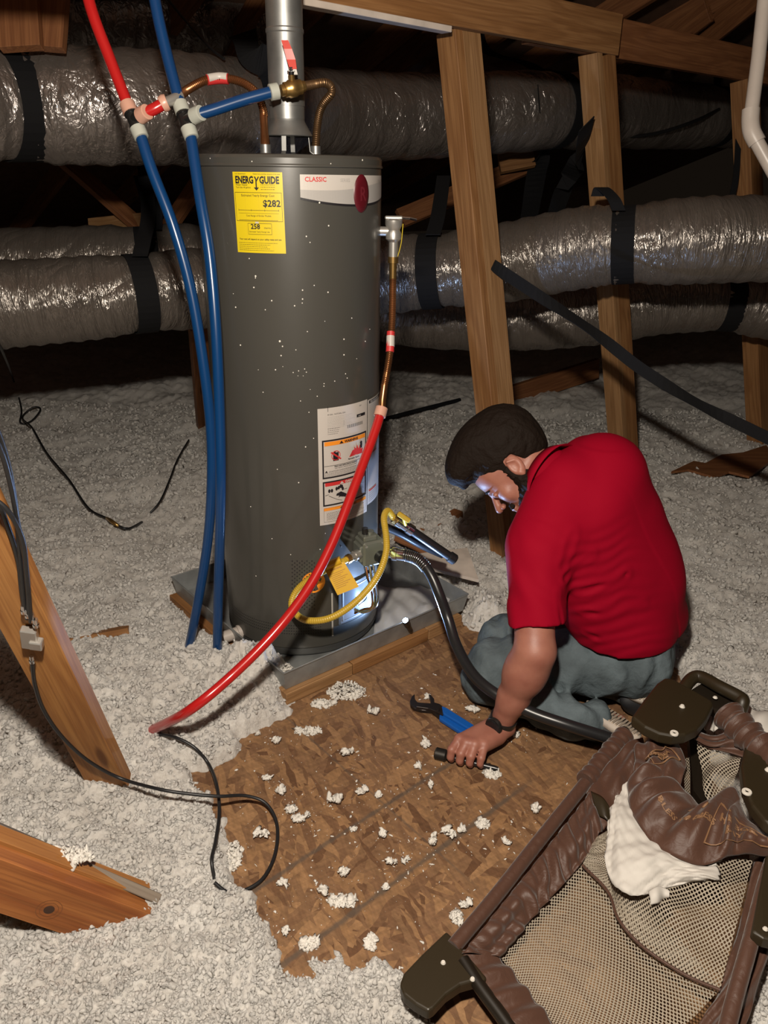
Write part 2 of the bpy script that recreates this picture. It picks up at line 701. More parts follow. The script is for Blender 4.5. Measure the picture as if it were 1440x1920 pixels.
def mk_insul():
    m, nt, b = newmat('blown_insulation')
    tc = N(nt, 'ShaderNodeTexCoord')
    n = N(nt, 'ShaderNodeTexNoise')
    n.inputs['Scale'].default_value = 7
    n.inputs['Detail'].default_value = 8
    n.inputs['Roughness'].default_value = 0.7
    nt.links.new(tc.outputs['Object'], n.inputs['Vector'])
    r = N(nt, 'ShaderNodeValToRGB')
    r.color_ramp.elements[0].position = 0.3
    r.color_ramp.elements[0].color = (0.70, 0.66, 0.61, 1)
    r.color_ramp.elements[1].position = 0.72
    r.color_ramp.elements[1].color = (0.92, 0.89, 0.84, 1)
    nt.links.new(n.outputs['Fac'], r.inputs[0])
    nt.links.new(r.outputs[0], b.inputs['Base Color'])
    b.inputs['Roughness'].default_value = 0.9
    b.inputs['Specular IOR Level'].default_value = 0.1
    b.inputs['Subsurface Weight'].default_value = 0.6
    b.inputs['Subsurface Radius'].default_value = (1, 1, 1)
    b.inputs['Subsurface Scale'].default_value = 0.008
    n2 = N(nt, 'ShaderNodeTexNoise')
    n2.inputs['Scale'].default_value = 85
    n2.inputs['Detail'].default_value = 6
    n2.inputs['Roughness'].default_value = 0.7
    n2.inputs['Distortion'].default_value = 1.2
    nt.links.new(tc.outputs['Object'], n2.inputs['Vector'])
    bp = N(nt, 'ShaderNodeBump')
    bp.inputs['Strength'].default_value = 1.0
    bp.inputs['Distance'].default_value = 0.009
    nt.links.new(n2.outputs['Fac'], bp.inputs['Height'])
    nt.links.new(bp.outputs[0], b.inputs['Normal'])
    tr = N(nt, 'ShaderNodeBsdfTranslucent')
    nt.links.new(r.outputs[0], tr.inputs['Color'])
    mxs = N(nt, 'ShaderNodeMixShader')
    mxs.inputs[0].default_value = 0.15
    nt.links.new(b.outputs[0], mxs.inputs[1])
    nt.links.new(tr.outputs[0], mxs.inputs[2])
    nt.links.new(mxs.outputs[0], nt.nodes['Material Output'].inputs['Surface'])
    return m


M_INS = mk_insul()

OSB_PX = [(546, 1296), (528, 1346), (492, 1360), (430, 1382), (456, 1408), (430, 1440), (345, 1446), (400, 1500), (418, 1575),
          (440, 1633), (432, 1668), (471, 1690), (500, 1735), (521, 1778), (552, 1826), (575, 1790), (633, 1787), (675, 1822),
          (704, 1812), (746, 1826), (800, 1900), (822, 2000), (860, 2120), (1420, 2120), (1380, 1900), (1440, 1700), (1330, 1400), (1255, 1232),
          (1050, 1178), (940, 1186), (885, 1178), (862, 1150), (700, 1240)]
OSB_W = np.array([[G(*p).x, G(*p).y] for p in OSB_PX])
PAN_F, PAN_R, PAN_L = G(532, 1263, .11), G(878, 1114, .11), G(321, 1082, .11)
PAN_B = PAN_R + PAN_L - PAN_F
PANW = np.array([[PAN_F.x, PAN_F.y], [PAN_R.x, PAN_R.y], [PAN_B.x, PAN_B.y], [PAN_L.x, PAN_L.y]])


def sdpoly(P, x, y):
    """signed distance, negative inside"""
    d = np.full(x.shape, 1e9)
    inside = np.zeros(x.shape, bool)
    n = len(P)
    for i in range(n):
        ax, ay = P[i]
        bx, by = P[(i + 1) % n]
        ex, ey = bx - ax, by - ay
        wx, wy = x - ax, y - ay
        t = np.clip((wx * ex + wy * ey) / (ex * ex + ey * ey), 0, 1)
        d = np.minimum(d, (wx - ex * t) ** 2 + (wy - ey * t) ** 2)
        c = ((ay <= y) != (by <= y))
        xi = ax + (y - ay) / (by - ay + 1e-12) * ex
        inside ^= c & (x < xi)
    d = np.sqrt(d)
    return np.where(inside, -d, d)


MOUNDS = [((496, 1240), .08, .09, .075), ((440, 1270), .05, .05, .16), ((905, 1150), .03, .06, .07), ((590, 1395), .0, .0, .05),
          ((180, 1330), .04, .03, .25), ((60, 1560), .05, .03, .1)]


def ins_height(x, y):
    sd = sdpoly(OSB_W, x, y) + 0.075 * fbm(x * 8, y * 8, 2.0) + 0.045 * fbm(x * 32, y * 32, 5.0)
    sp = sdpoly(PANW, x, y) - 0.015 + 0.02 * fbm(x * 22, y * 22, 7.0)
    z = 0.035 + 0.10 * fbm(x * 1.1, y * 1.1, 1.0, 3) + 0.10 * fbm(x * 4.3, y * 4.3, 3.0, 4)
    z = z + 0.020 * np.maximum(y - 2.6, 0)
    w1 = worley(x * 15 + 2.0 * fbm(x * 9, y * 9, 1.5), y * 15)
    w2 = worley(x * 42 + 1.5 * fbm(x * 30, y * 30, 8.0), y * 42)
    lum = 0.016 * (0.7 - w1) + 0.008 * (0.7 - w2) + 0.030 * fbm(x * 38, y * 38, 4.0, 4, 0.6) + 0.012 * np.abs(fbm(x * 110, y * 110, 9.0, 3))
    e = np.clip(sd / 0.05, -1, 1)
    e = np.where(e > 0, e ** 0.5, e)
    h = np.where(e > 0, e * (z + 0.012) - 0.012, -0.012 + 0.05 * e) + lum * np.clip(0.35 + e, 0, 1)
    g = np.clip(sp / 0.05, -1, 1)
    low = -0.02 + 0.0 * x
    k = np.clip((g + 1) / 2, 0, 1)
    h = h * k + low * (1 - k)
    for (p, zc, amp, rad) in MOUNDS:
        q = G(p[0], p[1], zc)
        gs = np.exp(-((x - q.x) ** 2 + (y - q.y) ** 2) / rad ** 2)
        h = h + amp * gs * (1 + 3.0 * lum / 0.02 * 0.15)
    return h


def build_insulation():
    ny, nx = 640, 800
    y = 0.45 * np.exp(np.linspace(0, math.log(8.6 / 0.45), ny))
    V = []
    u = np.linspace(-1, 1, nx)
    Y = np.repeat(y[:, None], nx, 1)
    X = np.sign(u[None, :]) * (0.45 * np.abs(u[None, :]) + 0.55 * np.abs(u[None, :]) ** 2.2) * (0.86 * Y + 1.1)
    Y = Y + 0.0
    Z = ins_height(X, Y)
    # sideways jitter so that lumps overhang a little
    jx = 0.010 * fbm(X * 60, Y * 60, 11.0, 2)
    jy = 0.010 * fbm(X * 60, Y * 60, 21.0, 2)
    V = np.stack([X + jx, Y + jy, Z], -1).reshape(-1, 3)
    idx = np.arange(ny * nx).reshape(ny, nx)
    F = np.stack([idx[:-1, :-1], idx[:-1, 1:], idx[1:, 1:], idx[1:, :-1]], -1).reshape(-1, 4)
    # crumpled tufts sprinkled into the same mass
    base, bf = ico(0)
    m = 90000
    ty = 0.5 * np.exp(RNG.random(m) * math.log(4.8 / 0.5))
    tx = (RNG.random(m) * 2 - 1) * (0.60 * ty + 0.3)
    sd = sdpoly(OSB_W, tx, ty)
    sp = sdpoly(PANW, tx, ty)
    keep = (sd > 0.0) & (sp > 0.02)
    for (p, zc, amp, rad) in MOUNDS[:3]:
        q = G(p[0], p[1], zc)
        keep |= ((tx - q.x) ** 2 + (ty - q.y) ** 2) < (rad * 1.1) ** 2
    tx, ty = tx[keep], ty[keep]
    e1 = 0.0
    tz = ins_height(tx, ty)
    m = len(tx)
    s = (0.0020 + 0.0042 * RNG.random(m) ** 2) * (0.75 + 0.32 * ty)
    q = base[None] * (1 + 1.1 * (RNG.random((m, len(base), 1)) - 0.5))
    q = q * np.stack([0.9 + 0.9 * RNG.random(m), 0.5 + 0.6 * RNG.random(m), 0.5 + 0.6 * RNG.random(m)], -1)[:, None, :]
    # random orientation per tuft
    qa = RNG.normal(size=(m, 4))
    qa /= np.linalg.norm(qa, axis=1, keepdims=True)
    w_, x_, y_, z_ = qa.T
    Rm = np.stack([np.stack([1 - 2 * (y_ * y_ + z_ * z_), 2 * (x_ * y_ - z_ * w_), 2 * (x_ * z_ + y_ * w_)], -1),
                   np.stack([2 * (x_ * y_ + z_ * w_), 1 - 2 * (x_ * x_ + z_ * z_), 2 * (y_ * z_ - x_ * w_)], -1),
                   np.stack([2 * (x_ * z_ - y_ * w_), 2 * (y_ * z_ + x_ * w_), 1 - 2 * (x_ * x_ + y_ * y_)], -1)], 1)
    q = np.einsum('nij,nkj->nki', Rm, q)
    q = q * s[:, None, None]
    q = q + np.stack([tx, ty, tz + s * 0.2], -1)[:, None, :]
    V2 = q.reshape(-1, 3)
    F2 = (bf[None] + (np.arange(m) * len(base))[:, None, None]).reshape(-1, 3)
    # quads -> tris for a single topology
    F1 = np.concatenate([F[:, [0, 1, 2]], F[:, [0, 2, 3]]])
    o = npmesh('insulation', np.concatenate([V, V2]), np.concatenate([F1, F2 + len(V)]), M_INS)
    tag(o, 'thick fluffy white blown insulation spread over the attic floor', 'insulation', kind='stuff')


def ico(sub=1):
    import bmesh
    bm = bmesh.new()
    bmesh.ops.create_icosphere(bm, subdivisions=sub + 1, radius=1.0)
    v = np.array([tuple(p.co) for p in bm.verts])
    f = np.array([[q.index for q in p.verts] for p in bm.faces])
    bm.free()
    return v, f


build_insulation()


# ---- OSB floor
def mk_osb():
    m, nt, b = newmat('osb_sheathing')
    tc = N(nt, 'ShaderNodeTexCoord')
    b.inputs['Roughness'].default_value = 0.62
    b.inputs['Specular IOR Level'].default_value = 0.3
    cols = []
    hgt = []
    for i, (ang, sc, sy) in enumerate(((0.2, 8, 5.2), (1.45, 9, 6.0), (2.7, 9, 6.6), (0.85, 8, 5.5), (2.05, 10, 6.5))):
        mp = N(nt, 'ShaderNodeMapping')
        mp.inputs['Rotation'].default_value = (0, 0, ang)
        mp.vector_type = 'TEXTURE'
        mp.inputs['Scale'].default_value = (1, 1 / sy, 1)
        mp.inputs['Location'].default_value = (i * 3.1, i * 1.7, 0)
        ds = N(nt, 'ShaderNodeTexNoise')
        ds.inputs['Scale'].default_value = 9
        mxv = N(nt, 'ShaderNodeVectorMath', operation='MULTIPLY_ADD')
        nt.links.new(tc.outputs['Object'], ds.inputs['Vector'])
        nt.links.new(ds.outputs['Color'], mxv.inputs[0])
        mxv.inputs[1].default_value = (0.05, 0.05, 0)
        nt.links.new(tc.outputs['Object'], mxv.inputs[2])
        nt.links.new(mxv.outputs[0], mp.inputs['Vector'])
        vo = N(nt, 'ShaderNodeTexVoronoi')
        vo.inputs['Scale'].default_value = sc
        nt.links.new(mp.outputs[0], vo.inputs['Vector'])
        bw = N(nt, 'ShaderNodeSeparateColor')
        nt.links.new(vo.outputs['Color'], bw.inputs[0])
        cols.append(bw)
        hgt.append(vo)
    r = N(nt, 'ShaderNodeValToRGB')
    r.color_ramp.interpolation = 'LINEAR'
    e = r.color_ramp.elements
    e[0].position, e[0].color = 0.0, (0.120, 0.058, 0.028, 1)
    e[1].position, e[1].color = 1.0, (0.295, 0.165, 0.080, 1)
    for p, c in ((0.25, (0.185, 0.098, 0.050)), (0.55, (0.205, 0.112, 0.056)), (0.8, (0.255, 0.138, 0.064))):
        k = e.new(p)
        k.color = (*c, 1)
    cur = cols[0].outputs['Red']
    for i in range(1, 5):
        gt = N(nt, 'ShaderNodeMath', operation='GREATER_THAN')
        gt.inputs[1].default_value = 0.60
        nt.links.new(cols[i].outputs['Green'], gt.inputs[0])
        mx = N(nt, 'ShaderNodeMix')
        nt.links.new(gt.outputs[0], mx.inputs[0])
        nt.links.new(cur, mx.inputs[2])
        nt.links.new(cols[i].outputs['Red'], mx.inputs[3])
        cur = mx.outputs[0]
    nt.links.new(cur, r.inputs[0])
    # fine strand fibre
    n = N(nt, 'ShaderNodeTexNoise')
    n.inputs['Scale'].default_value = 60
    n.inputs['Detail'].default_value = 6
    nt.links.new(tc.outputs['Object'], n.inputs['Vector'])
    rr = N(nt, 'ShaderNodeMapRange')
    rr.inputs['To Min'].default_value = 0.80
    rr.inputs['To Max'].default_value = 1.18
    nt.links.new(n.outputs['Fac'], rr.inputs['Value'])
    mu = N(nt, 'ShaderNodeMixRGB')
    mu.blend_type = 'MULTIPLY'
    mu.inputs[0].default_value = 1
    nt.links.new(r.outputs[0], mu.inputs[1])
    nt.links.new(rr.outputs[0], mu.inputs[2])
    last = mu.outputs[0]
    for ang, scl in ((0.5, 14), (1.9, 17), (2.6, 15)):
        mpf = N(nt, 'ShaderNodeMapping')
        mpf.vector_type = 'TEXTURE'
        mpf.inputs['Rotation'].default_value = (0, 0, ang)
        mpf.inputs['Scale'].default_value = (1, .12, 1)
        nt.links.new(tc.outputs['Object'], mpf.inputs['Vector'])
        nf = N(nt, 'ShaderNodeTexNoise')
        nf.inputs['Scale'].default_value = scl
        nf.inputs['Detail'].default_value = 4
        nt.links.new(mpf.outputs[0], nf.inputs['Vector'])
        rf = N(nt, 'ShaderNodeMapRange')
        rf.inputs['From Min'].default_value = .38
        rf.inputs['From Max'].default_value = .66
        rf.inputs['To Min'].default_value = .90
        rf.inputs['To Max'].default_value = 1.09
        nt.links.new(nf.outputs['Fac'], rf.inputs['Value'])
        mf = N(nt, 'ShaderNodeMixRGB')
        mf.blend_type = 'MULTIPLY'
        mf.inputs[0].default_value = 1
        nt.links.new(last, mf.inputs[1])
        nt.links.new(rf.outputs[0], mf.inputs[2])
        last = mf.outputs[0]
    # printed nailing lines and grime on the panel (marks that stay on the board)
    sep = N(nt, 'ShaderNodeSeparateXYZ')
    nt.links.new(tc.outputs['Object'], sep.inputs[0])
    wob = N(nt, 'ShaderNodeTexNoise')
    wob.inputs['Scale'].default_value = 26
    wob.inputs['Detail'].default_value = 4
    nt.links.new(tc.outputs['Object'], wob.inputs['Vector'])
    for (pa, pb, wd, st) in (((475, 1671), (892, 1400), 0.008, 0.72), ((542, 1800), (1010, 1455), 0.009, 0.75), ((571, 1375), (908, 1675), 0.004, 0.5)):
        a, c = G(*pa), G(*pb)
        d = (c - a).normalized()
        nrm = Vector((-d.y, d.x, 0))
        dot = N(nt, 'ShaderNodeVectorMath', operation='DOT_PRODUCT')
        nt.links.new(tc.outputs['Object'], dot.inputs[0])
        dot.inputs[1].default_value = nrm
        sb = N(nt, 'ShaderNodeMath', operation='SUBTRACT')
        nt.links.new(dot.outputs['Value'], sb.inputs[0])
        sb.inputs[1].default_value = a.dot(nrm)
        ab = N(nt, 'ShaderNodeMath', operation='ABSOLUTE')
        nt.links.new(sb.outputs[0], ab.inputs[0])
        ad = N(nt, 'ShaderNodeMath', operation='MULTIPLY_ADD')
        nt.links.new(wob.outputs['Fac'], ad.inputs[0])
        ad.inputs[1].default_value = wd * 1.6
        nt.links.new(ab.outputs[0], ad.inputs[2])
        mr = N(nt, 'ShaderNodeMapRange')
        mr.inputs['From Min'].default_value = wd * 1.15
        mr.inputs['From Max'].default_value = wd * 1.9
        mr.inputs['To Min'].default_value = st
        mr.inputs['To Max'].default_value = 0
        nt.links.new(ad.outputs[0], mr.inputs['Value'])
        # fades out past the far end
        al = N(nt, 'ShaderNodeVectorMath', operation='DOT_PRODUCT')
        nt.links.new(tc.outputs['Object'], al.inputs[0])
        al.inputs[1].default_value = d
        m2 = N(nt, 'ShaderNodeMapRange')
        m2.inputs['From Min'].default_value = c.dot(d) - 0.12
        m2.inputs['From Max'].default_value = c.dot(d)
        m2.inputs['To Min'].default_value = 1
        m2.inputs['To Max'].default_value = 0
        nt.links.new(al.outputs['Value'], m2.inputs['Value'])
        mm = N(nt, 'ShaderNodeMath', operation='MULTIPLY')
        nt.links.new(mr.outputs[0], mm.inputs[0])
        nt.links.new(m2.outputs[0], mm.inputs[1])
        mk = N(nt, 'ShaderNodeMixRGB')
        nt.links.new(mm.outputs[0], mk.inputs[0])
        nt.links.new(last, mk.inputs[1])
        mk.inputs[2].default_value = (0.085, 0.065, 0.05, 1)
        last = mk.outputs[0]
    nt.links.new(last, b.inputs['Base Color'])
    bp = N(nt, 'ShaderNodeBump')
    bp.inputs['Strength'].default_value = 0.45
    bp.inputs['Distance'].default_value = 0.003
    ad = N(nt, 'ShaderNodeMath', operation='ADD')
    nt.links.new(cur, ad.inputs[0])
    nt.links.new(n.outputs['Fac'], ad.inputs[1])
    nt.links.new(ad.outputs[0], bp.inputs['Height'])
    nt.links.new(bp.outputs[0], b.inputs['Normal'])
    return m


M_OSB = mk_osb()
mb = MB()
_c = [G(505, 1330), G(960, 1130), G(1440, 1330), G(1500, 2200), G(500, 2200), G(330, 1440)]
_o = G(330, 1445)
# the panel's corners follow the house axes
pc = Vector((-0.60, 1.50, 0))
poly = []
for (a, b_) in ((-0.02, 0.0), (1.72, 0.0), (1.72, -1.75), (-0.02, -1.75)):
    p0 = Vector((-0.62, 1.585, 0)) + AX * a + BX * b_
    poly.append(p0)
far_ = [Vector((-0.62, 1.585, 0)), PAN_F + AX * -0.02 + BX * 0.02]
poly = [Vector((-0.62, 1.575, -.012)), Vector((PAN_F.x - .03, PAN_F.y - .05, -.012)), Vector((PAN_L.x, PAN_L.y, -.012)), Vector((PAN_B.x, PAN_B.y, -.012)),
        Vector((PAN_R.x, PAN_R.y, -.012)) + AX * 0.05, Vector((PAN_R.x, PAN_R.y, -.012)) + AX * 0.95, Vector((1.05, .3, -.012)), Vector((.25, .3, -.012)), Vector((-.62, 1.35, -.012))]
mb.prism(poly, UPZ, 0.012)
tag(mb.build('floor', M_OSB, origin=(0, 0, 0)), kind='structure')

# ceiling under the insulation so nothing is see-through
mb = MB()
mb.box((0, 4.3, -0.10), (14, 10, 0.02))
tag(mb.build('floor', M_DECK), kind='structure')

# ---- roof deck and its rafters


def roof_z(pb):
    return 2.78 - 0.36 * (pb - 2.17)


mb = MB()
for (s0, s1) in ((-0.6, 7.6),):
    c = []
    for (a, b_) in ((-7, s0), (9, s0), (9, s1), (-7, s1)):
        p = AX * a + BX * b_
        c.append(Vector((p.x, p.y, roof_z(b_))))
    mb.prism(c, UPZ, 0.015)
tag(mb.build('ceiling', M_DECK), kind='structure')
mb = MB()
c0, c1 = AX * -7 + BX * 7.55, AX * 9 + BX * 7.55
mb.prism([c0 + UPZ * -.1, c1 + UPZ * -.1, c1 + UPZ * .2, c0 + UPZ * .2], BX, 0.02)
tag(mb.build('wall_back', M_DECK), kind='structure')

RGRP = 'rafters under the roof deck'
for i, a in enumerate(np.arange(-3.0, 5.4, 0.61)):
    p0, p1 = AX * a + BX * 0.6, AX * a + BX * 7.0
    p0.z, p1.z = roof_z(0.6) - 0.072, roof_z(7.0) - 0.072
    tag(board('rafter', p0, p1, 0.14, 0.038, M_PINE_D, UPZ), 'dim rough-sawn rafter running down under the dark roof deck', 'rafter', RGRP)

# ---- purlin and its braces
ZB = 1.90
bl0, bl1 = G(760, 33, ZB), G(1400, 147, ZB)
bd = (bl1 - bl0).normalized()
bn = Vector((-bd.y, bd.x, 0))
e0, e1, e2 = bl0 - bd * 2.1, G(1152, 105, ZB), bl1 + bd * 2.6
ob = board('purlin', e0 + UPZ * .07 - bn * 0.0, e1 + UPZ * .07, 0.14, 0.038, M_PINE, UPZ)
tag(ob, 'long orange-brown purlin beam resting on the front two wooden posts', 'beam')
ob = board('purlin', G(1000, 80, ZB) + UPZ * .07 + bn * .039, e2 + UPZ * .07 + bn * .039, 0.14, 0.038, M_PINE_D, UPZ)
tag(ob, 'darker purlin beam lapped behind, running to the right edge over the farthest post', 'beam')
w0, w1 = G(560, 4, ZB - .012), G(838, 56, ZB - .012)
ob = board('pale_strip', w0, w1, 0.045, 0.018, plain('pale_wood', (0.55, 0.47, 0.40), 0.7, var=0.12), bn)  # thin pale strip along the beam's underside
tag(ob, 'pale strip under the beam, left of the nearest post', 'board')

POSTS = [((850, 60), G(952, 1085, -.05), 'nearest leaning double-board post, directly behind the kneeling man\'s head'),
         ((1112, 102), G(1170, 925, -.05), 'middle leaning double-board post, rising behind the man\'s red-shirted back'),
         ((1392, 152), G(1422, 865, -.05), 'farthest double-board post, near the right edge beside the white pipe')]
PA, PB_ = bd, bn
for k, (t, foot, lab) in enumerate(POSTS):
    top = G(t[0], t[1], ZB)
    e = empty('roof_post', foot, lab, 'post')
    ax = (top - foot).normalized()
    board('stud', foot - PA * .02, top - PA * .02, 0.089, 0.038, M_PINE if k != 1 else M_PINE_L, PB_, e)
    board('stud', foot + PA * .044 - PB_ * .024, top + PA * .044 - PB_ * .024, 0.089, 0.038, M_PINE_L if k == 0 else M_PINE, PA, e)

# ---- big sawn brace at the left and the lumber at the lower left
br_top, br_bot = D(-150, 760, 1.12), G(212, 1475, 0.0)
wv = (D(100, 1117, 1.53) - D(-20, 1180, 1.61))
br_bot = br_bot + (br_bot - br_top).normalized() * 0.08
ob = board('diagonal_brace', br_top, br_bot, 0.100, 0.040, M_ORANGE, wv, ch=.002)
tag(ob, 'big orange sawn brace slanting down into the insulation at the left edge', 'brace')

ra, rb = D(-160, 1592, 1.42), D(312, 1758, 1.70)
d_ = (rb - ra).normalized()
ob = board('timber', ra, rb, 0.115, 0.036, wood('knotted_pine', (0.34, 0.125, 0.035), (0.25, 0.08, 0.022), (0.13, 0.04, 0.012)), UPZ)
_n = (rb - ra).normalized().cross(UPZ).normalized()
_n = _n if _n.dot(_F) > 0 else -_n
tag(board('timber', ra + _n * .038 + UPZ * .010, rb + _n * .038 + UPZ * .010 + (rb - ra).normalized() * .03, 0.115, 0.040, M_ORANGE, UPZ), 'paler orange board nailed behind the knotted one at lower left', 'lumber')
tag(ob, 'orange board with a dark knot sinking into insulation at lower left', 'lumber')
_k = ray(92, 1706)
_o = (ra + rb) / 2 - _n * .0182
_kp = CP + _k * ((_o - CP).dot(_n) / _k.dot(_n))
mb = MB()
mb.lathe([(0, .0006), (.009, .0005), (.0105, 0)], _kp, -_n, seg=24)
for _r in (.017, .024):
    mb.lathe([(_r, .0002), (_r + .0012, .0002)], _kp, -_n, seg=30, mi=1)
mb.build('knot', [plain('dark_knot', (0.045, 0.018, 0.008), 0.6), plain('knot_ring', (0.16, 0.055, 0.016), 0.6)], ob)
ga, gb = D(-160, 1486, 1.53), D(290, 1680, 1.70)
ob = board('timber', ga, gb, 0.09, 0.02, M_GREYW, Vector((0, -.6, .8)))
tag(ob, 'grey weathered board lying against the knotted orange board', 'lumber')

# odd lengths of framing that show in the dark behind the ducts
BG = [((28, -90, 2.60), (40, 92, 2.60), .14, 'short upright block at the top left corner, left one of the pair', M_PINE_D),
      ((96, -90, 2.64), (82, 92, 2.64), .14, 'short upright block at the top left corner, right one of the pair', M_PINE_D),
      ((510, -40, 3.5), (395, 150, 3.9), .09, 'dim diagonal web board behind the black strap clump left of the flue', M_PINE_D),
      ((690, 165, 4.5), (850, 30, 4.0), .12, 'diagonal board just right of the flue, under the beam', M_PINE_D),
      ((120, 300, 4.3), (285, 445, 4.5), .09, 'dim diagonal board below the upper duct, far left', M_PINE_D),
      ((400, 300, 4.3), (300, 450, 4.5), .09, 'dim diagonal board below the upper duct beside the blue pipes', M_PINE_D),
      ((170, 425, 4.6), (300, 412, 4.4), .09, 'small lit piece of wood left of the strap clump below the upper duct', M_PINE_L),
      ((750, 410, 4.6), (1010, 300, 4.9), .11, 'diagonal board between the heater and the nearest post, below the upper duct', M_PINE_D),
      ((935, 305, 4.7), (1000, 292, 4.7), .13, 'cut board end just right of the nearest post, below the upper duct', M_PINE),
      ((860, 105, 5.0), (1030, 150, 5.0), .12, 'dim board behind the beam between the two nearer posts', M_PINE_D),
      ((1140, 165, 5.2), (1330, 20, 4.4), .12, 'reddish diagonal web behind the beam at the upper right', M_PINE_D),
      ((1260, 120, 5.0), (1480, -60, 4.0), .14, 'reddish diagonal board at the top right corner', M_PINE_D)]
for (a, b_, w, lab, mt) in BG:
    tag(board('web_board', D(*a), D(*b_), w, 0.038, mt, D(a[0] + 30, a[1] + 60, a[2]) - D(*a)), lab, 'board')
# a post stub behind the blue pipes
ob = board('trimmer_board', D(372, 610, 3.55), G(385, 815, 0.02), 0.089, 0.038, M_PINE_D, AX)
tag(ob, 'short reddish board standing behind the blue pipes beside the heater', 'board')


# ---- foil ducts
def duct(name, pts, r, mat, lab, pinch=()):
    P = catmull([D(*p) for p in pts], 14)
    rs = []
    for i, p in enumerate(P):
        k = r * (1 + 0.02 * math.sin(i * 1.7))
        for q in pinch:
            d = (p - q).length
            k *= 1 - 0.10 * math.exp(-(d / 0.10) ** 2)
        rs.append(k)
    seg = 48
    mbx = MB()
    mbx.tube(P, rs, seg, caps=False, crisp=False)
    # slack jacket: soft sag lines
    V = np.array([tuple(v) for v in mbx.v])
    ctr = np.repeat(np.array([tuple(p) for p in P]), seg, 0)
    dirv = V - ctr
    nz = fbm(V[:, 0] * 6, V[:, 1] * 6, V[:, 2] * 6, 3) * 0.05 + fbm(V[:, 0] * 22, V[:, 1] * 22, V[:, 2] * 9, 3) * 0.035
    V = V + dirv * nz[:, None]
    mbx.v = [Vector(v) for v in V]
    o = mbx.build(name, mat)
    tag(o, lab, 'duct')
    return P, rs


UP_PTS = [(-260, 185, 2.55), (-90, 192, 2.7), (60, 198, 2.85), (250, 203, 2.97), (430, 210, 3.2), (640, 220, 3.75), (850, 217, 4.1), (1050, 208, 4.35), (1250, 216, 5.1), (1340, 220, 5.4), (1560, 224, 6.2)]
B_PTS = [(-300, 618, 2.9), (-130, 597, 2.92), (0, 573, 2.97), (140, 562, 3.03), (262, 551, 3.08), (390, 541, 3.22), (560, 527, 3.3), (760, 512, 3.28), (830, 507, 3.25), (950, 492, 3.22), (1090, 466, 3.12), (1170, 460, 3.06), (1300, 452, 3.0), (1440, 448, 3.0), (1680, 450, 3.0)]
C_PTS = [(-300, 500, 3.5), (-100, 498, 3.5), (100, 494, 3.55), (260, 488, 3.6), (390, 490, 3.7), (600, 545, 3.95), (760, 590, 4.0), (950, 598, 3.95), (1110, 588, 3.9), (1250, 566, 3.9), (1370, 566, 3.9), (1470, 578, 3.9), (1700, 590, 4.0)]
upP, upR = duct('flexible_duct', UP_PTS, 0.20, M_FOIL2, 'large silver foil duct crossing behind the flue near the top', [D(20, 198, 2.82), D(1045, 208, 4.35), D(1345, 220, 5.4)])
bP, bR = duct('flexible_duct', B_PTS, 0.160, M_FOIL, 'front silver foil duct at mid height, passing behind the nearest post', [D(262, 551, 3.08), D(820, 507, 3.25), D(1175, 460, 3.06)])
cP, cR = duct('flexible_duct', C_PTS, 0.158, M_FOIL, 'rear silver foil duct, lower and partly hidden behind the front one', [D(270, 488, 3.6), D(1365, 566, 3.9)])
duct('flexible_duct', [(-40, 36, 3.3), (60, 40, 3.4), (200, 46, 3.55), (330, 42, 3.7), (480, 50, 3.9)], 0.17, M_FOIL2, 'dusty wide foil duct high in the background behind the red and blue pipes')
duct('flexible_duct', [(-120, 1800, 1.62), (-20, 1815, 1.64), (30, 1850, 1.70)], 0.07, M_FOIL, 'bit of foil duct poking out at the lower left corner')


def near(P, q):
    i = min(range(len(P)), key=lambda k: (P[k] - q).length)
    i = min(max(i, 1), len(P) - 2)
    return i


def strap(P, R, q, w, lab, tails=(), tilt=0.0):
    """webbing band round a duct with hanging tails up to the framing"""
    i = near(P, q)
    T = (P[i + 1] - P[i - 1]).normalized()
    T2 = (T + CR * tilt).normalized()
    x, y, z = basis(T)
    r = R[i] * 1.035
    pts = []
    for k in range(37):
        a = 2 * math.pi * k / 36
        d = y * math.cos(a) + z * math.sin(a)
        # tilt the hoop's plane
        off = -d.dot(T2) / max(0.3, T.dot(T2))
        pts.append(P[i] + d * r + T * (off * r))
    mbx = MB()
    mbx.strip(pts, T * (w / 2), 0.004)
    for t in tails:
        tp = [Vector(v) for v in t[0]]
        mbx.strip(catmull(tp, 6), CR * (t[1] / 2), 0.004)
    o = mbx.build('hanger_strap', M_STRAP)
    tag(o, lab, 'strap')


strap(upP, upR, D(34, 196, 2.82), 0.150, 'wide black strap round the upper duct at the top left', [], -0.35)
strap(upP, upR, D(1030, 209, 4.32), 0.075, 'black strap round the upper duct between the two nearer posts', [([D(890, 5, 4.2), D(905, 90, 4.3), D(990, 120, 4.3), D(1030, 150, 4.2)], .08)], -0.2)
strap(upP, upR, D(1345, 220, 5.4), 0.08, 'black strap round the upper duct beside the farthest post', [([D(1345, 120, 5.3), D(1345, 165, 5.3)], .05)])
strap(bP, bR, D(262, 551, 3.08), 0.085, 'black strap round the front duct left of the blue pipes', [([D(262, 480, 2.95), D(268, 455, 3.0), D(278, 400, 3.2), D(270, 310, 3.4)], .06)], -0.12)
strap(bP, bR, D(812, 508, 3.26), 0.085, 'black strap round the front duct between heater and nearest post', [([D(812, 440, 3.1), D(822, 400, 3.2), D(832, 330, 3.4)], .06)], 0.1)
strap(bP, bR, D(1172, 460, 3.06), 0.085, 'black strap round the front duct just right of the middle post', [([D(1160, 395, 2.92), D(1150, 372, 2.92), D(1128, 352, 2.95), D(1120, 368, 2.97)], .05)], -0.12)
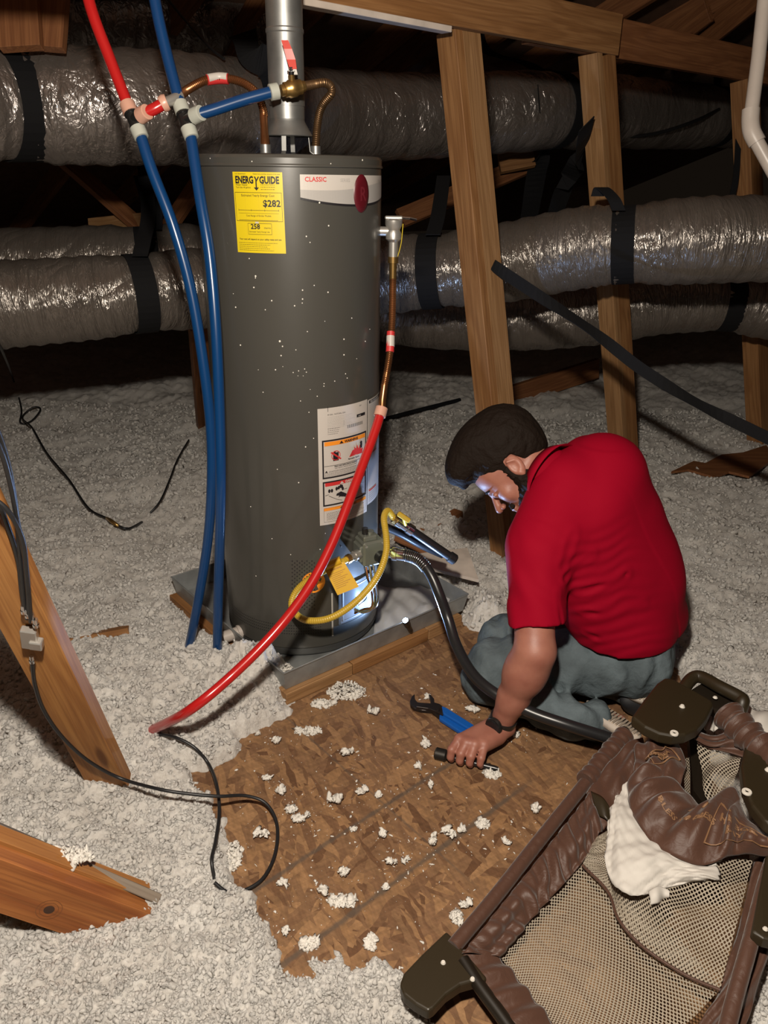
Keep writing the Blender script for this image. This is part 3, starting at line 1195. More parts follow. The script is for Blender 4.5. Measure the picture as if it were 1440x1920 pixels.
strap(cP, cR, D(275, 488, 3.6), 0.10, 'black strap round the rear duct at the left, below the dark boards', [([D(285, 430, 3.45), D(285, 390, 3.5), D(268, 330, 3.6)], .09)])
strap(cP, cR, D(1362, 566, 3.9), 0.09, 'black strap round the rear duct at the far right', [], 0.35)


def band(name, pts, w, lab, cat='strap', t=0.004, tw=0.0, n=8):
    P = catmull([D(*p) for p in pts], n)
    W = []
    for i, p in enumerate(P):
        T = (P[min(i + 1, len(P) - 1)] - P[max(i - 1, 0)]).normalized()
        v = T.cross(_F).normalized()
        a = tw * math.sin(i * 0.35)
        v = (v * math.cos(a) + _F * math.sin(a)).normalized()
        W.append(v * (w / 2))
    mbx = MB()
    mbx.strip(P, W, t)
    return tag(mbx.build(name, M_STRAP), lab, cat)


band('webbing_strap', [(918, 483, 2.83), (925, 497, 2.82), (1000, 548, 2.85), (1110, 620, 2.85), (1200, 690, 2.8), (1300, 752, 2.75), (1400, 802, 2.7), (1500, 850, 2.65), (1640, 915, 2.62)], 0.042, 'long black strap running diagonally from the nearest post to the right edge', tw=.5)
band('webbing_strap', [(1100, 232, 3.05), (1085, 300, 3.3), (1060, 345, 3.6), (1035, 420, 3.9)], 0.085, 'wide black strap hanging off the middle post toward the ducts', tw=.3)
band('webbing_strap', [(898, 4, 2.6), (900, 60, 2.75), (896, 150, 3.0)], 0.022, 'thin black strap hanging from the beam beside the nearest post')
band('webbing_strap', [(455, 62, 3.1), (470, 100, 3.0), (500, 120, 3.0), (515, 160, 3.1)], 0.11, 'bunched black strap lying on the upper duct left of the flue', tw=.6)
band('webbing_strap', [(1385, 255, 3.9), (1380, 330, 3.9), (1372, 372, 3.9)], 0.03, 'short black strap hanging in front of the farthest post')
band('webbing_strap', [(1010, 180, 4.0), (1015, 280, 4.6), (1005, 330, 4.8), (990, 420, 5.0)], 0.12, 'broad black strap hanging in the dark left of the middle post', tw=.3)



def cable(name, pts, r, lab, mat=None, n=8, cat='cable', world=False):
    P = catmull(pts if world else [D(*p) for p in pts], n)
    mbx = MB()
    mbx.tube(P, r, 8)
    return tag(mbx.build(name, mat or M_WIRE), lab, cat)


cable('black_wire', [(300, -20, 3.3), (345, 35, 3.2), (395, 90, 3.0), (420, 110, 2.95)], 0.006, 'thin black wire hanging above the upper duct beside the blue pipe')
cable('black_wire', [(1160, 258, 4.6), (1230, 250, 4.7), (1300, 228, 4.8), (1348, 205, 5.1)], 0.010, 'black wire sagging across the upper duct at the right')

# white vent pipe at the right edge
mb = MB()
mb.tube([D(1452, -260, 2.28), D(1440, -60, 2.3), D(1422, 110, 2.32), D(1407, 225, 2.34)], 0.0205, 20)
e = empty('vent_pipe', D(1407, 240, 2.34), 'white plastic pipe with an elbow hanging at the upper right edge', 'pipe')
mb.build('upper_pipe', M_PVC, e)
mb = MB()
mb.tube(catmull([D(1408, 205, 2.335), D(1407, 228, 2.34), D(1410, 248, 2.34), D(1420, 268, 2.34)], 5), 0.0255, 20)
mb.build('elbow', M_PVC, e)
mb = MB()
mb.tube([D(1418, 264, 2.34), D(1460, 340, 2.34), D(1500, 410, 2.34), D(1640, 640, 2.34)], 0.0205, 20)
mb.build('lower_pipe', M_PVC, e)

# joists and scraps that surface through the insulation
SC_ = [((-40, 1245, -.02), (245, 1190, .045), .038, .06, M_PINE, 'thin sliver of joist showing through insulation right of the slanting brace', AX),
       ((930, 752, .10), (1120, 690, .22), .14, .038, M_PINE_D, 'dark board lying on insulation between the two nearer posts', UPZ),
       ((795, 1003, .04), (860, 965, .06), .05, .05, M_PINE_D, 'dark joist edge in the insulation behind the black gas pipe', UPZ)]
for (a, b_, w, t, mt, lab, wd) in SC_:
    tag(board('joist', G(*a), G(*b_), w, t, mt, wd), lab, 'joist')
ob = board('plank', G(760, 1010, .09), G(880, 1065, .05), 0.19, 0.03, M_PINE_D, BX)
tag(ob, 'brown plank lying in the insulation behind the drain pan', 'board')
mb = MB()
mb.prism([G(765, 1045, .112), G(876, 1032, .10), G(897, 1092, .098), G(790, 1066, .108)], UPZ, 0.012)
tag(mb.build('paint_paddle', plain('whitewashed_wood', (0.58, 0.50, 0.43), 0.8, var=0.2)), 'whitewashed scrap of board lying on the brown plank behind the pan', 'board')
mb = MB()
_q = G(1350, 872, .12)
_h = float(ins_height(np.array([_q.x]), np.array([_q.y]))[0]) + .002
mb.prism([G(a, b, _h) for a, b in ((1258, 888), (1300, 868), (1322, 872), (1352, 856), (1392, 852), (1436, 838), (1452, 862), (1428, 880), (1404, 897), (1366, 888), (1338, 898), (1290, 884))], UPZ, 0.012)
tag(mb.build('scrap_board', M_PINE_D), 'reddish scrap of board on the insulation by the farthest post\'s foot', 'board')

# boards that carry the pan
for (fa, fb, lab) in ((0.0, .985, 'pale two-by-four under the front edge of the drain pan'), (0, 0, '')):
    if not lab:
        continue
    n_in = (PAN_L - PAN_F).normalized()
    a = PAN_F.lerp(PAN_R, .0) + n_in * .035
    b_ = PAN_F.lerp(PAN_R, .955) + n_in * .035
    a.z = b_.z = 0.0215
    mid = a.lerp(b_, .34)
    tag(board('support_board', a, mid - (b_ - a).normalized() * .002, 0.089, 0.04, M_PINE_L, n_in), 'pale support board under the pan, the length with a tuft before it', 'board')
    tag(board('support_board', mid + (b_ - a).normalized() * .002, a.lerp(b_, .78), 0.089, 0.04, M_PINE, n_in), 'middle support board under the front edge of the pan, below the flashlight', 'board')
    tag(board('support_board', a.lerp(b_, .785), b_, 0.089, 0.04, M_PINE_L, n_in), 'short support board under the pan\'s right corner', 'board')
n_in = (PAN_R - PAN_F).normalized()
a, b_ = PAN_F + n_in * .03 + (PAN_L - PAN_F).normalized() * .12, PAN_L + n_in * .03
a.z = b_.z = 0.0215
tag(board('support_board', a, b_, 0.089, 0.04, M_PINE, n_in), 'support board under the left edge of the pan, half buried', 'board')
a, b_ = PAN_R - n_in * .05 + BX * .12, PAN_B - n_in * .05
a.z = b_.z = 0.0215
tag(board('support_board', a, b_, 0.089, 0.04, M_PINE, n_in), 'support board under the right edge of the pan', 'board')

# ================================================================ water heater
HC = Vector((-0.272, 2.312, 0))
HR_ = 0.252
HD = Vector((0.272, -2.312, 0)).normalized()       # towards the photographer
HE = Vector((-HD.y, HD.x, 0))                       # to the right


def hp(phi, z, r=HR_):
    p = HC + HD * (math.cos(phi) * r) + HE * (math.sin(phi) * r)
    return Vector((p.x, p.y, z))


def hhit(px, py, off=0.0):
    """where the sight line meets the heater's shell grown by off"""
    d = ray(px, py)
    ox, oy = CP.x - HC.x, CP.y - HC.y
    a = d.x ** 2 + d.y ** 2
    b = 2 * (ox * d.x + oy * d.y)
    c = ox * ox + oy * oy - (HR_ + off) ** 2
    q = max(b * b - 4 * a * c, 0.0)
    t = (-b - math.sqrt(q)) / (2 * a)
    return CP + d * t


def hpz(px, py):
    p = hhit(px, py)
    v = p - HC
    return math.atan2(v.dot(HE), v.dot(HD)), p.z


M_TANK = plain('grey_enamel', (0.058, 0.055, 0.048), 0.33, bump=(9, 0.08, 0.003), coat=0.15)
M_TANKB = plain('dark_base', (0.05, 0.05, 0.048), 0.45)
M_SPECK = plain('white_speck', (0.75, 0.71, 0.64), 0.7)
M_GALV = plain('galvanised', (0.27, 0.27, 0.262), 0.45, metal=0.8, var=0.22, bump=(8, 0.2, 0.004))
M_GALVP = plain('galvanised_pan', (0.30, 0.31, 0.31), 0.42, metal=0.55, var=0.25, bump=(5, 0.25, 0.006))
M_YEL = plain('label_yellow', (0.62, 0.47, 0.010), 0.42)
M_YELD = plain('label_crease', (0.55, 0.40, 0.01), 0.5)
M_BLK = plain('label_black', (0.012, 0.010, 0.012), 0.5)
M_WHT = plain('label_white', (0.50, 0.46, 0.42), 0.4)
M_GRYL = plain('label_grey', (0.36, 0.34, 0.32), 0.4)
M_MAR = plain('emblem_maroon', (0.085, 0.004, 0.009), 0.4)
M_MAR2 = plain('emblem_letter', (0.13, 0.012, 0.02), 0.4)
M_REDL = plain('label_red', (0.52, 0.03, 0.03), 0.45)
M_ORG = plain('label_orange', (0.80, 0.26, 0.02), 0.45)
M_BRASS = plain('brass', (0.42, 0.26, 0.09), 0.33, metal=0.9, var=0.2)
M_COP = plain('copper', (0.36, 0.155, 0.065), 0.30, metal=0.9, var=0.3)
M_CHROME = plain('chrome', (0.62, 0.62, 0.62), 0.18, metal=1.0)
M_NICK = plain('dull_nickel', (0.45, 0.43, 0.40), 0.35, metal=0.7)
M_REDP = plain('red_pex', (0.42, 0.012, 0.012), 0.25, coat=0.3)
M_BLUP = plain('blue_pex', (0.003, 0.036, 0.125), 0.28, coat=0.25)
M_CLEAR = plain('milky_ring', (0.40, 0.41, 0.36), 0.35)
M_PINK = plain('pinkish_ring', (0.55, 0.30, 0.22), 0.35)
M_BLKP = plain('black_plastic', (0.012, 0.012, 0.012), 0.3)
M_YHOSE = plain('yellow_coating', (0.50, 0.33, 0.035), 0.35, coat=0.2)
M_GRN = plain('valve_casting', (0.19, 0.20, 0.17), 0.38, metal=0.5, var=0.1)
M_HOSE = plain('black_rubber', (0.014, 0.014, 0.015), 0.32)
M_REDV = plain('red_lever', (0.50, 0.035, 0.02), 0.35)

zs = hhit(548, 312).z
zt = hhit(548, 289).z
z0 = 0.049
heater = empty('water_heater', (HC.x, HC.y, z0), 'tall grey cylindrical water heater with yellow energy label, standing in metal pan', 'water heater')
mb = MB()
mb.lathe([(HR_ - .006, z0 + .012), (HR_ - .004, z0 + .03), (HR_, z0 + .034), (HR_, z0 + .06), (HR_, .6), (HR_, zs - .03), (HR_, zs - .002), (HR_ - .002, zs)], (HC.x, HC.y, 0), seg=96)
SPK = [(892, 480, 3), (752, 547, 3), (775, 585, 2), (433, 797, 4), (432, 808, 2), (422, 868, 3), (801, 855, 2), (728, 885, 3), (888, 898, 3), (534, 951, 3), (728, 941, 3), (726, 966, 2), (678, 983, 3), (308, 992, 3), (494, 1008, 2), (1037, 1060, 2), (868, 1080, 1), (758, 1145, 2), (988, 1193, 3), (585, 1206, 5), (602, 1238, 3), (338, 1230, 3), (1122, 1206, 2), (686, 1260, 2), (988, 1291, 3), (593, 1296, 3), (1068, 1315, 1), (604, 1365, 1), (558, 1385, 3), (450, 1385, 1), (741, 1380, 2), (703, 1392, 2), (669, 1402, 2), (752, 1400, 2), (699, 1423, 1), (732, 1423, 1), (998, 1410, 2), (1008, 1437, 2), (930, 1456, 2), (863, 1472, 2), (862, 1488, 2), (776, 1509, 1), (480, 1526, 2), (820, 1551, 2), (715, 1581, 2), (768, 1652, 2), (834, 335, 4), (904, 90, 3), (1102, 68, 4), (411, 76, 3), (150, 57, 3), (1218, 100, 2), (1150, 1130, 1), (393, 686, 2), (293, 907, 1)]
SPX = [(350 + a / 3.35, 280 + b / 3.35, c) for a, b, c in SPK] + [(560, 905, 3), (573, 838, 3), (588, 822, 2), (640, 1025, 2), (510, 1010, 2), (470, 950, 2), (520, 880, 2), (545, 1040, 2), (600, 1030, 2), (480, 1080, 2), (610, 1000, 1)]
for (a, b, c) in SPX:
    q = hhit(a, b)
    mb.sphere(q, 0.0006 + 0.0005 * c, 8, 5, 1)
mb.build('tank', [M_TANK, M_SPECK], heater)
mb = MB()
mb.lathe([(HR_ + .001, zs - .001), (HR_ + .0035, zs), (HR_ + .0035, zs + .003), (HR_ + .0015, zs + .006), (HR_ + .0015, zt - .008), (HR_ - .003, zt - .001), (HR_ - .012, zt + .001), (0, zt + .004)], (HC.x, HC.y, 0), seg=96)
mb.build('top_cap', M_TANK, heater)
mb = MB()
mb.lathe([(0, z0), (HR_ - .012, z0), (HR_ - .004, z0 + .008), (HR_ + .001, z0 + .026), (HR_ + .001, z0 + .033)], (HC.x, HC.y, 0), seg=96)
mb.build('base_ring', M_TANKB, heater)


class Lab:
    """flat artwork wrapped on the tank: x to the right, y down, both 0..1"""
    def __init__(s, phi0, phi1, ztop, zbot, slant=0.0, off=0.0006):
        s.p0, s.W = phi0, (phi1 - phi0) * HR_
        s.zt, s.H = ztop, ztop - zbot
        s.mb = MB()
        s.sl, s.off = slant, off
        s.mats = []

    def mi(s, m):
        if m not in s.mats:
            s.mats.append(m)
        return s.mats.index(m)

    def P(s, x, y, l):
        return hp(s.p0 + (x * s.W + s.sl * y * s.H) / HR_, s.zt - y * s.H, HR_ + s.off + 0.00045 * l)

    def rect(s, x0, y0, x1, y1, m, l=1):
        n = max(1, int(abs(x1 - x0) * s.W / 0.008))
        k = max(1, int(abs(y1 - y0) * s.H / 0.05))
        vs, fs = [], []
        for j in range(k + 1):
            for i in range(n + 1):
                vs.append(s.P(x0 + (x1 - x0) * i / n, y0 + (y1 - y0) * j / k, l))
        for j in range(k):
            for i in range(n):
                a = j * (n + 1) + i
                fs.append((a, a + n + 1, a + n + 2, a + 1))
        s.mb.add(vs, fs, s.mi(m))
        return s

    def frame(s, x0, y0, x1, y1, t, m, l=2):
        tx, ty = t / s.W, t / s.H
        s.rect(x0, y0, x1, y0 + ty, m, l).rect(x0, y1 - ty, x1, y1, m, l)
        s.rect(x0, y0, x0 + tx, y1, m, l).rect(x1 - tx, y0, x1, y1, m, l)
        return s

    def text(s, t, x, y, size, m, ax='LEFT', l=2, bold=0.0, sx=1.0):
        """y = baseline"""
        vs, fs = text_geo(t, size, ax, bold, sx)
        s.mb.add([s.P(x + a / s.W, y - b / s.H, l) for a, b in vs], fs, s.mi(m), smooth=False)
        return s

    def poly(s, pts, m, l=2):
        s.mb.add([s.P(a, b, l) for a, b in pts], [tuple(range(len(pts)))], s.mi(m), smooth=False)
        return s

    def ring(s, x, y, r0, r1, m, l=2, n=28, sc=1.0):
        vs = []
        for k in range(n):
            a = 2 * math.pi * k / n
            for r in (r0, r1):
                vs.append(s.P(x + math.cos(a) * r / s.W, y + math.sin(a) * r * sc / s.H, l))
        fs = [(2 * k, 2 * k + 1, (2 * k + 3) % (2 * n), (2 * k + 2) % (2 * n)) for k in range(n)]
        s.mb.add(vs, fs, s.mi(m))
        return s

    def disc(s, x, y, r, m, l=2, n=28, sc=1.0):
        return s.poly([(x + math.cos(2 * math.pi * k / n) * r / s.W, y + math.sin(2 * math.pi * k / n) * r * sc / s.H) for k in range(n)][::-1], m, l)

    def lines(s, x0, x1, y0, y1, n, m, t=0.0009, l=2, rag=0.3):
        for i in range(n):
            y = y0 + (y1 - y0) * i / max(1, n - 1)
            xe = x1 - (x1 - x0) * rag * random.random()
            x = x0
            while x < xe - 0.005:
                w = (0.006 + 0.02 * random.random()) / 1.0 * 0.35 / s.W * 0.35
                w = min(w + .01, xe - x)
                s.rect(x, y, x + w, y + t / s.H, m, l)
                x += w + 0.010
        return s

    def build(s, name, label=None):
        o = s.mb.build(name, s.mats, heater)
        if label:
            o['label'] = label
        return o


# yellow energy label
p0, zt1 = hpz(436, 322)
p0b, zb1 = hpz(446, 473)
p1, _ = hpz(529, 323)
p1b, zb2 = hpz(537, 475)
L = Lab(p0, p1, (zt1 + hpz(529, 323)[1]) / 2, (zb1 + zb2) / 2, slant=((p0b - p0) + (p1b - p1)) / 2 * HR_ / (zt1 - zb1))
L.rect(0, 0, 1, 1, M_YEL, 0)
W, H = L.W, L.H
L.text('U.S. Government', .06, .030, .0042, M_BLK)
L.text('Federal law prohibits removal of this label', .96, .030, .0040, M_BLK, 'RIGHT')
L.text('ENERG', .055, .135, .0225, M_BLK, bold=.0009, sx=.72)
L.text('GUIDE', .935, .135, .0225, M_BLK, 'RIGHT', bold=.0009, sx=.74)
L.poly([(.455, .055), (.485, .055), (.507, .09), (.507, .185), (.545, .185), (.495, .222), (.445, .185), (.483, .185), (.483, .09)], M_BLK, 3)
L.poly([(.535, .055), (.560, .055), (.507, .115), (.483, .115)], M_BLK, 3)
L.text('Water Heater', .06, .165, .0058, M_BLK).text('Tank Size: 40 gallons', .06, .195, .0050, M_BLK)
L.lines(.58, .86, .150, .205, 3, M_BLK, rag=.15)
L.frame(.03, .245, .97, .60, .0008, M_BLK)
L.text('Estimated Yearly Energy Cost', .5, .295, .0072, M_BLK, 'CENTER')
L.text('$282', .945, .415, .0215, M_BLK, 'RIGHT', bold=.0005, sx=1.02)
L.rect(.09, .462, .90, .466, M_BLK, 2).rect(.09, .50, .90, .502, M_BLK, 2)
for x in (.09, .36, .63, .90):
    L.rect(x, .45, x + .006, .475, M_BLK, 2)
L.text('Cost Range of Similar Models', .5, .540, .0055, M_BLK, 'CENTER')
L.rect(.09, .585, .88, .589, M_BLK, 2)
L.frame(.27, .625, .75, .765, .0007, M_BLK)
L.text('258', .33, .695, .0165, M_BLK, bold=.0004)
L.text('therms', .60, .690, .0060, M_BLK).text('Estimated Yearly Energy Use', .5, .738, .0046, M_BLK, 'CENTER')
L.text('Your cost will depend on your utility rates and use.', .5, .835, .0054, M_BLK, 'CENTER', bold=.0001)
L.lines(.05, .90, .87, .965, 5, M_BLK, .0008)
for x in (.24, .52, .76):
    L.rect(x, .26, x + .006, .97, M_YELD, 1)
L.rect(.43, .605, .50, .625, M_WHT, 3)
L.build('energy_label')

# brand badge
p0, zt1 = hpz(562, 327)
p1 = math.radians(80)
zb1 = hpz(563, 370)[1]
L = Lab(p0, p1, zt1, zb1)
n = 40
top = [(k / n, 0.0) for k in range(n + 1)]
bot = [(k / n, 1.0 + 0.32 * (1 - abs(k / n * 2 - 1) ** 2)) for k in range(n + 1)]
for k in range(n):
    for (a, b, m, l) in ((0, 1, M_WHT, 0), (1.0, 1.07, M_BLK, 1)):
        y0, y1 = (top[k][1], bot[k][1]) if a == 0 else (bot[k][1], bot[k][1] + .10)
        y2, y3 = (top[k + 1][1], bot[k + 1][1]) if a == 0 else (bot[k + 1][1], bot[k + 1][1] + .10)
        L.poly([(k / n, y0), (k / n, y1), ((k + 1) / n, y3), ((k + 1) / n, y2)], m, l)
    x0, x1 = k / n, (k + 1) / n
    f = lambda x: 0.66 - 0.28 * x + 0.10 * math.sin(x * 5)
    g = lambda x: 1.0 + 0.32 * (1 - abs(x * 2 - 1) ** 2)
    L.poly([(x0, f(x0)), (x0, g(x0)), (x1, g(x1)), (x1, f(x1))], M_GRYL, 1)
L.text('CLASSIC', .035, .30, .0150, M_REDL, bold=.0003)
L.text('SERIES', .325, .30, .0110, M_GRYL)
L.text('6 YEAR', .80, .33, .0100, M_GRYL)
badge = L.build('brand_badge', 'white badge with red lettering and a maroon oval')
pc_, zc_ = hpz(677, 363)
mbx = MB()
nx_ = 26
vs = [hp(pc_, zc_, HR_ + .0065)]
for j, rr in enumerate((.6, .9, 1.0)):
    for k in range(nx_):
        a = 2 * math.pi * k / nx_
        vs.append(hp(pc_ + math.cos(a) * .030 * rr / HR_, zc_ + math.sin(a) * .046 * rr, HR_ + (.0062, .005, .0015)[j]))
fs = [(0, 1 + k, 1 + (k + 1) % nx_) for k in range(nx_)]
for j in range(2):
    fs += [(1 + j * nx_ + k, 1 + (j + 1) * nx_ + k, 1 + (j + 1) * nx_ + (k + 1) % nx_, 1 + j * nx_ + (k + 1) % nx_) for k in range(nx_)]
mbx.add(vs, fs, 0)
tv, tf = text_geo('R', .048, 'CENTER', .0006, .85)
mbx.add([hp(pc_ + a / HR_, zc_ - .017 + b, HR_ + .0068) for a, b in tv], tf, 1, smooth=False)
mbx.build('emblem', [M_MAR, M_MAR2], badge)

# warning labels
p0, zt1 = hpz(595, 767)
zb1 = hpz(598, 986)[1]
p1, _ = hpz(688, 760)
L = Lab(p0, p1, zt1, zb1)
L.rect(0, 0, 1, 1, M_WHT, 0)
L.text('40 GAL  NATURAL GAS', .16, .060, .0055, M_BLK)
L.lines(.16, .72, .075, .165, 8, M_GRYL)
L.lines(.16, .40, .17, .215, 4, M_BLK)
L.rect(.45, .12, .453, .16, M_BLK, 2)
L.rect(.72, .098, .93, .122, M_BLK, 2)
L.text('AHRI', .75, .118, .0055, M_WHT, l=3)
for k in range(26):
    x = .52 + k * .0135
    L.rect(x, .165, x + (.004 if k % 3 else .008), .192, M_BLK, 2)
L.text('0351', .78, .035, .0050, M_BLK)
L.frame(.06, .262, .965, .590, .0046, M_BLK)
L.rect(.10, .278, .93, .312, M_ORG, 2)
L.poly([(.36, .308), (.40, .284), (.44, .308)], M_BLK, 3)
L.text('WARNING', .46, .307, .0105, M_BLK, bold=.0005, l=3)
L.ring(.295, .40, .0125, .0145, M_REDL, 4)
L.poly([(.245, .375), (.345, .375), (.345, .445), (.245, .445)], M_BLK, 3)
L.rect(.26, .362, .29, .376, M_BLK, 3)
L.poly([(.20, .372), (.225, .365), (.395, .432), (.375, .440)], M_REDL, 4)
vv = [(.55, .44), (.62, .39), (.66, .385), (.655, .36), (.70, .385), (.72, .35), (.76, .39), (.79, .36), (.82, .40), (.87, .395), (.85, .44)]
L.poly(vv, M_REDL, 3)
L.disc(.82, .345, .005, M_BLK, 4)
L.poly([(.79, .36), (.85, .355), (.84, .39), (.80, .39)], M_BLK, 4)
L.text('Flammable Vapors', .53, .462, .0058, M_BLK, bold=.0002)
L.rect(.09, .482, .93, .485, M_BLK, 2)
L.text('FIRE AND EXPLOSION HAZARD', .5, .500, .0058, M_BLK, 'CENTER', bold=.0002)
L.text('Can result in serious injury or death', .5, .515, .0055, M_BLK, 'CENTER')
L.poly([(.10, .538), (.125, .520), (.15, .538)], M_BLK, 3)
L.lines(.17, .92, .528, .535, 2, M_BLK)
L.lines(.10, .92, .545, .570, 4, M_BLK, .0008)
L.frame(.06, .615, .965, .832, .0046, M_BLK)
L.rect(.10, .628, .93, .658, M_REDL, 2)
L.poly([(.36, .655), (.40, .632), (.44, .655)], M_WHT, 3)
L.text('DANGER', .47, .654, .0105, M_WHT, bold=.0004, l=3)
L.rect(.535, .66, .54, .815, M_GRYL, 2)
for q in ((.17, .70), (.215, .70), (.30, .69), (.34, .685), (.375, .675), (.40, .68), (.415, .70)):
    L.disc(q[0], q[1], .0038, M_BLK, 3, sc=1.5)
L.poly([(.10, .735), (.50, .705), (.50, .709), (.10, .739)], M_BLK, 3)
L.poly([(.30, .735), (.38, .722), (.46, .745), (.52, .765), (.52, .79), (.44, .775), (.36, .765), (.33, .772), (.35, .755), (.29, .752)], M_BLK, 3)
L.poly([(.16, .745), (.30, .785), (.40, .805), (.40, .802), (.30, .782), (.165, .742)], M_BLK, 3)
L.lines(.58, .90, .675, .80, 9, M_BLK, .0010)
L.rect(.07, .848, .96, .874, M_ORG, 2)
L.poly([(.36, .872), (.40, .850), (.44, .872)], M_BLK, 3)
L.text('WARNING', .46, .871, .0090, M_BLK, bold=.0004, l=3)
L.frame(.07, .85, .96, .975, .0006, M_BLK)
L.lines(.12, .92, .895, .955, 6, M_BLK, .0010)
L.rect(.165, -.012, .172, .03, M_BLK, 2)
L.build('warning_label', 'white label with WARNING and DANGER boxes')
p2, _ = hpz(713, 745)
L = Lab(p1 + .012, p1 + .55, zt1 - .004, zb1 + .02)
L.rect(0, 0, 1, 1, M_WHT, 0)
L.rect(.05, .01, .95, .035, M_BLK, 2)
L.text('FOR YOUR SAFETY', .10, .032, .0080, M_WHT, l=3, bold=.0003)
L.lines(.06, .94, .055, .46, 26, M_GRYL, .0010)
L.rect(.06, .50, .5, .512, M_REDL, 2)
L.lines(.06, .94, .53, .82, 20, M_GRYL, .0010)
L.rect(.06, .86, .5, .872, M_REDL, 2)
L.lines(.06, .94, .89, .97, 5, M_BLK, .0010)
L.build('instruction_label')

# orange round sticker
pq, zq = hpz(588, 1092)
L = Lab(pq - .1, pq + .1, zq + .03, zq - .03)
L.disc(.5, .5, .036, M_ORG, 0)
L.disc(.5, .35, .004, M_BLK, 1).poly([(.42, .42), (.58, .42), (.62, .62), (.54, .56), (.52, .75), (.48, .75), (.46, .56), (.38, .62)], M_BLK, 1)
L.ring(.5, .62, .009, .011, M_BLK, 1, sc=.6)
L.build('round_sticker')
# perforated air intake
mbx = MB()
for i in range(10):
    for j in range(13):
        a, b = 548 + i * 4.6, 1052 + j * 7.2 + (i % 2) * 3.6
        q = hhit(a, b)
        nrm = (q - HC)
        nrm.z = 0
        nrm.normalize()
        mbx.cyl(q - nrm * .001, q + nrm * .0006, .0022, seg=6)
ob = mbx.build('air_grille', M_BLK, heater)
# second grille round the skirt
mbx = MB()
for i in range(46):
    for j in range(4):
        a = -1.15 + i * .03
        q = hp(a, .165 - j * .010, HR_)
        nrm = (q - HC)
        nrm.z = 0
        nrm.normalize()
        mbx.cyl(q - nrm * .001, q + nrm * .0005, .0018, seg=6)
mbx.build('skirt_grille', M_BLK, heater)
# burner cover: raised frame on the lower right
L = Lab(hpz(634, 1130)[0], hpz(634, 1130)[0] + .72, hpz(650, 1095)[1], hpz(640, 1172)[1], off=.004)
L.rect(0, 0, 1, 1, plain('burner_cover', (0.16, 0.165, 0.17), 0.12, metal=.3, coat=.5), 0)
L.frame(0.0, 0.0, 1, 1, .006, M_TANK, 4)
L.frame(0.08, 0.1, .92, .9, .003, M_GALV, 3)
L.build('burner_cover')
mbx = MB()
p = hpz(622, 1110)[0]
mbx.strip([hp(p, hhit(622, 1112).z, HR_ + .002), hp(p, hhit(622, 1192).z, HR_ + .002)], HE * .0025, .003)
mbx.build('seam_strip', M_GRYL, heater)

# gas control valve on the lower right of the shell
ph = hpz(692, 1030)[0]
zv = hhit(692, 1030).z
nrm = HD * math.cos(ph) + HE * math.sin(ph)
tng = HE * math.cos(ph) - HD * math.sin(ph)
RV = Matrix((tng, -nrm, Vector((0, 0, 1)))).transposed()
vc = D(693, 1030, 2.37)
mbx = MB()
RV2 = Matrix((CR * .8 + _F * -.6, (CR * .6 + _F * .8), UPZ)).transposed()
yv = Vector((-.45, 0.89, 0)).normalized()
xv = Vector((.89, .45, 0)).normalized()
RV2 = Matrix((xv, yv, UPZ)).transposed()
mbx.box(vc, (.072, .070, .082), 0, RV2, .006)
mbx.box(vc + UPZ * .047 - xv * .008, (.045, .05, .018), 0, RV2, .004)
mbx.box(vc - xv * .038, (.012, .055, .055), 0, RV2, .004)
mbx.cyl(vc + UPZ * .05, vc + UPZ * .063, .013, seg=20)
for q in ((.028, .030), (-.028, .030), (.028, -.030)):
    mbx.cyl(vc - yv * .034 + xv * q[0] + UPZ * q[1], vc - yv * .039 + xv * q[0] + UPZ * q[1], .004, seg=10, mi=1)
valve = mbx.build('gas_valve', [M_GRN, M_NICK], heater)
valve['label'] = 'grey-green gas control valve'
mbx = MB()
kc = vc - yv * .036 + xv * .018 - UPZ * .012
mbx.cyl(kc, kc - yv * .020, .020, .018, 24)
mbx.box(kc - yv * .024, (.007, .010, .034), 0, RV2, .002)
mbx.build('dial', M_BLKP, valve)
mbx = MB()
mbx.cyl(vc + UPZ * .05 - xv * .014, vc + UPZ * .075 - xv * .016, .011, .009, 14)
mbx.build('knob', M_BLKP, valve)
inl = D(657, 1046, 2.31)
mbx = MB()
mbx.tube([vc - xv * .036 - yv * .01, inl.lerp(vc, .25), inl], [.013, .013, .012], 14)
mbx.tube([inl.lerp(vc, .18), inl.lerp(vc, .42)], .0165, 6)
mbx.build('gas_inlet', M_NICK, valve)
# pilot and burner tubes
for k, off in enumerate((0, 7, -7)):
    mbx = MB()
    mbx.tube(catmull([D(692 + off, 1055, 2.36), D(697 + off, 1085, 2.36), D(703 + off * .8, 1115, 2.375), D(700 + off * .5, 1138, 2.38), D(682, 1148 - k * 3, 2.395), D(665, 1142 + k * 4, 2.41)], 8), .0032 if k else .0045, 10)
    mbx.build('burner_tube', M_CHROME if k < 2 else M_COP, heater)
mbx = MB()
mbx.tube(catmull([D(682, 1060, 2.35), D(688, 1085, 2.35), D(693, 1095, 2.36), D(688, 1120, 2.37), D(672, 1135, 2.39)], 8), .0016, 6)
mbx.build('thermocouple_wire', M_BLKP, heater)

# fittings on top
for (a, b, c) in ((498, 283, 2.03), (592, 283, 2.10)):
    q = D(a, b, c)
    q.z = zt - .004
    mbx = MB()
    mbx.lathe([(0, 0), (.020, 0), (.022, .003), (.018, .008), (.014, .010), (.014, .030), (0, .031)], q, seg=18)
    mbx.build('water_nipple', M_GALV, heater)

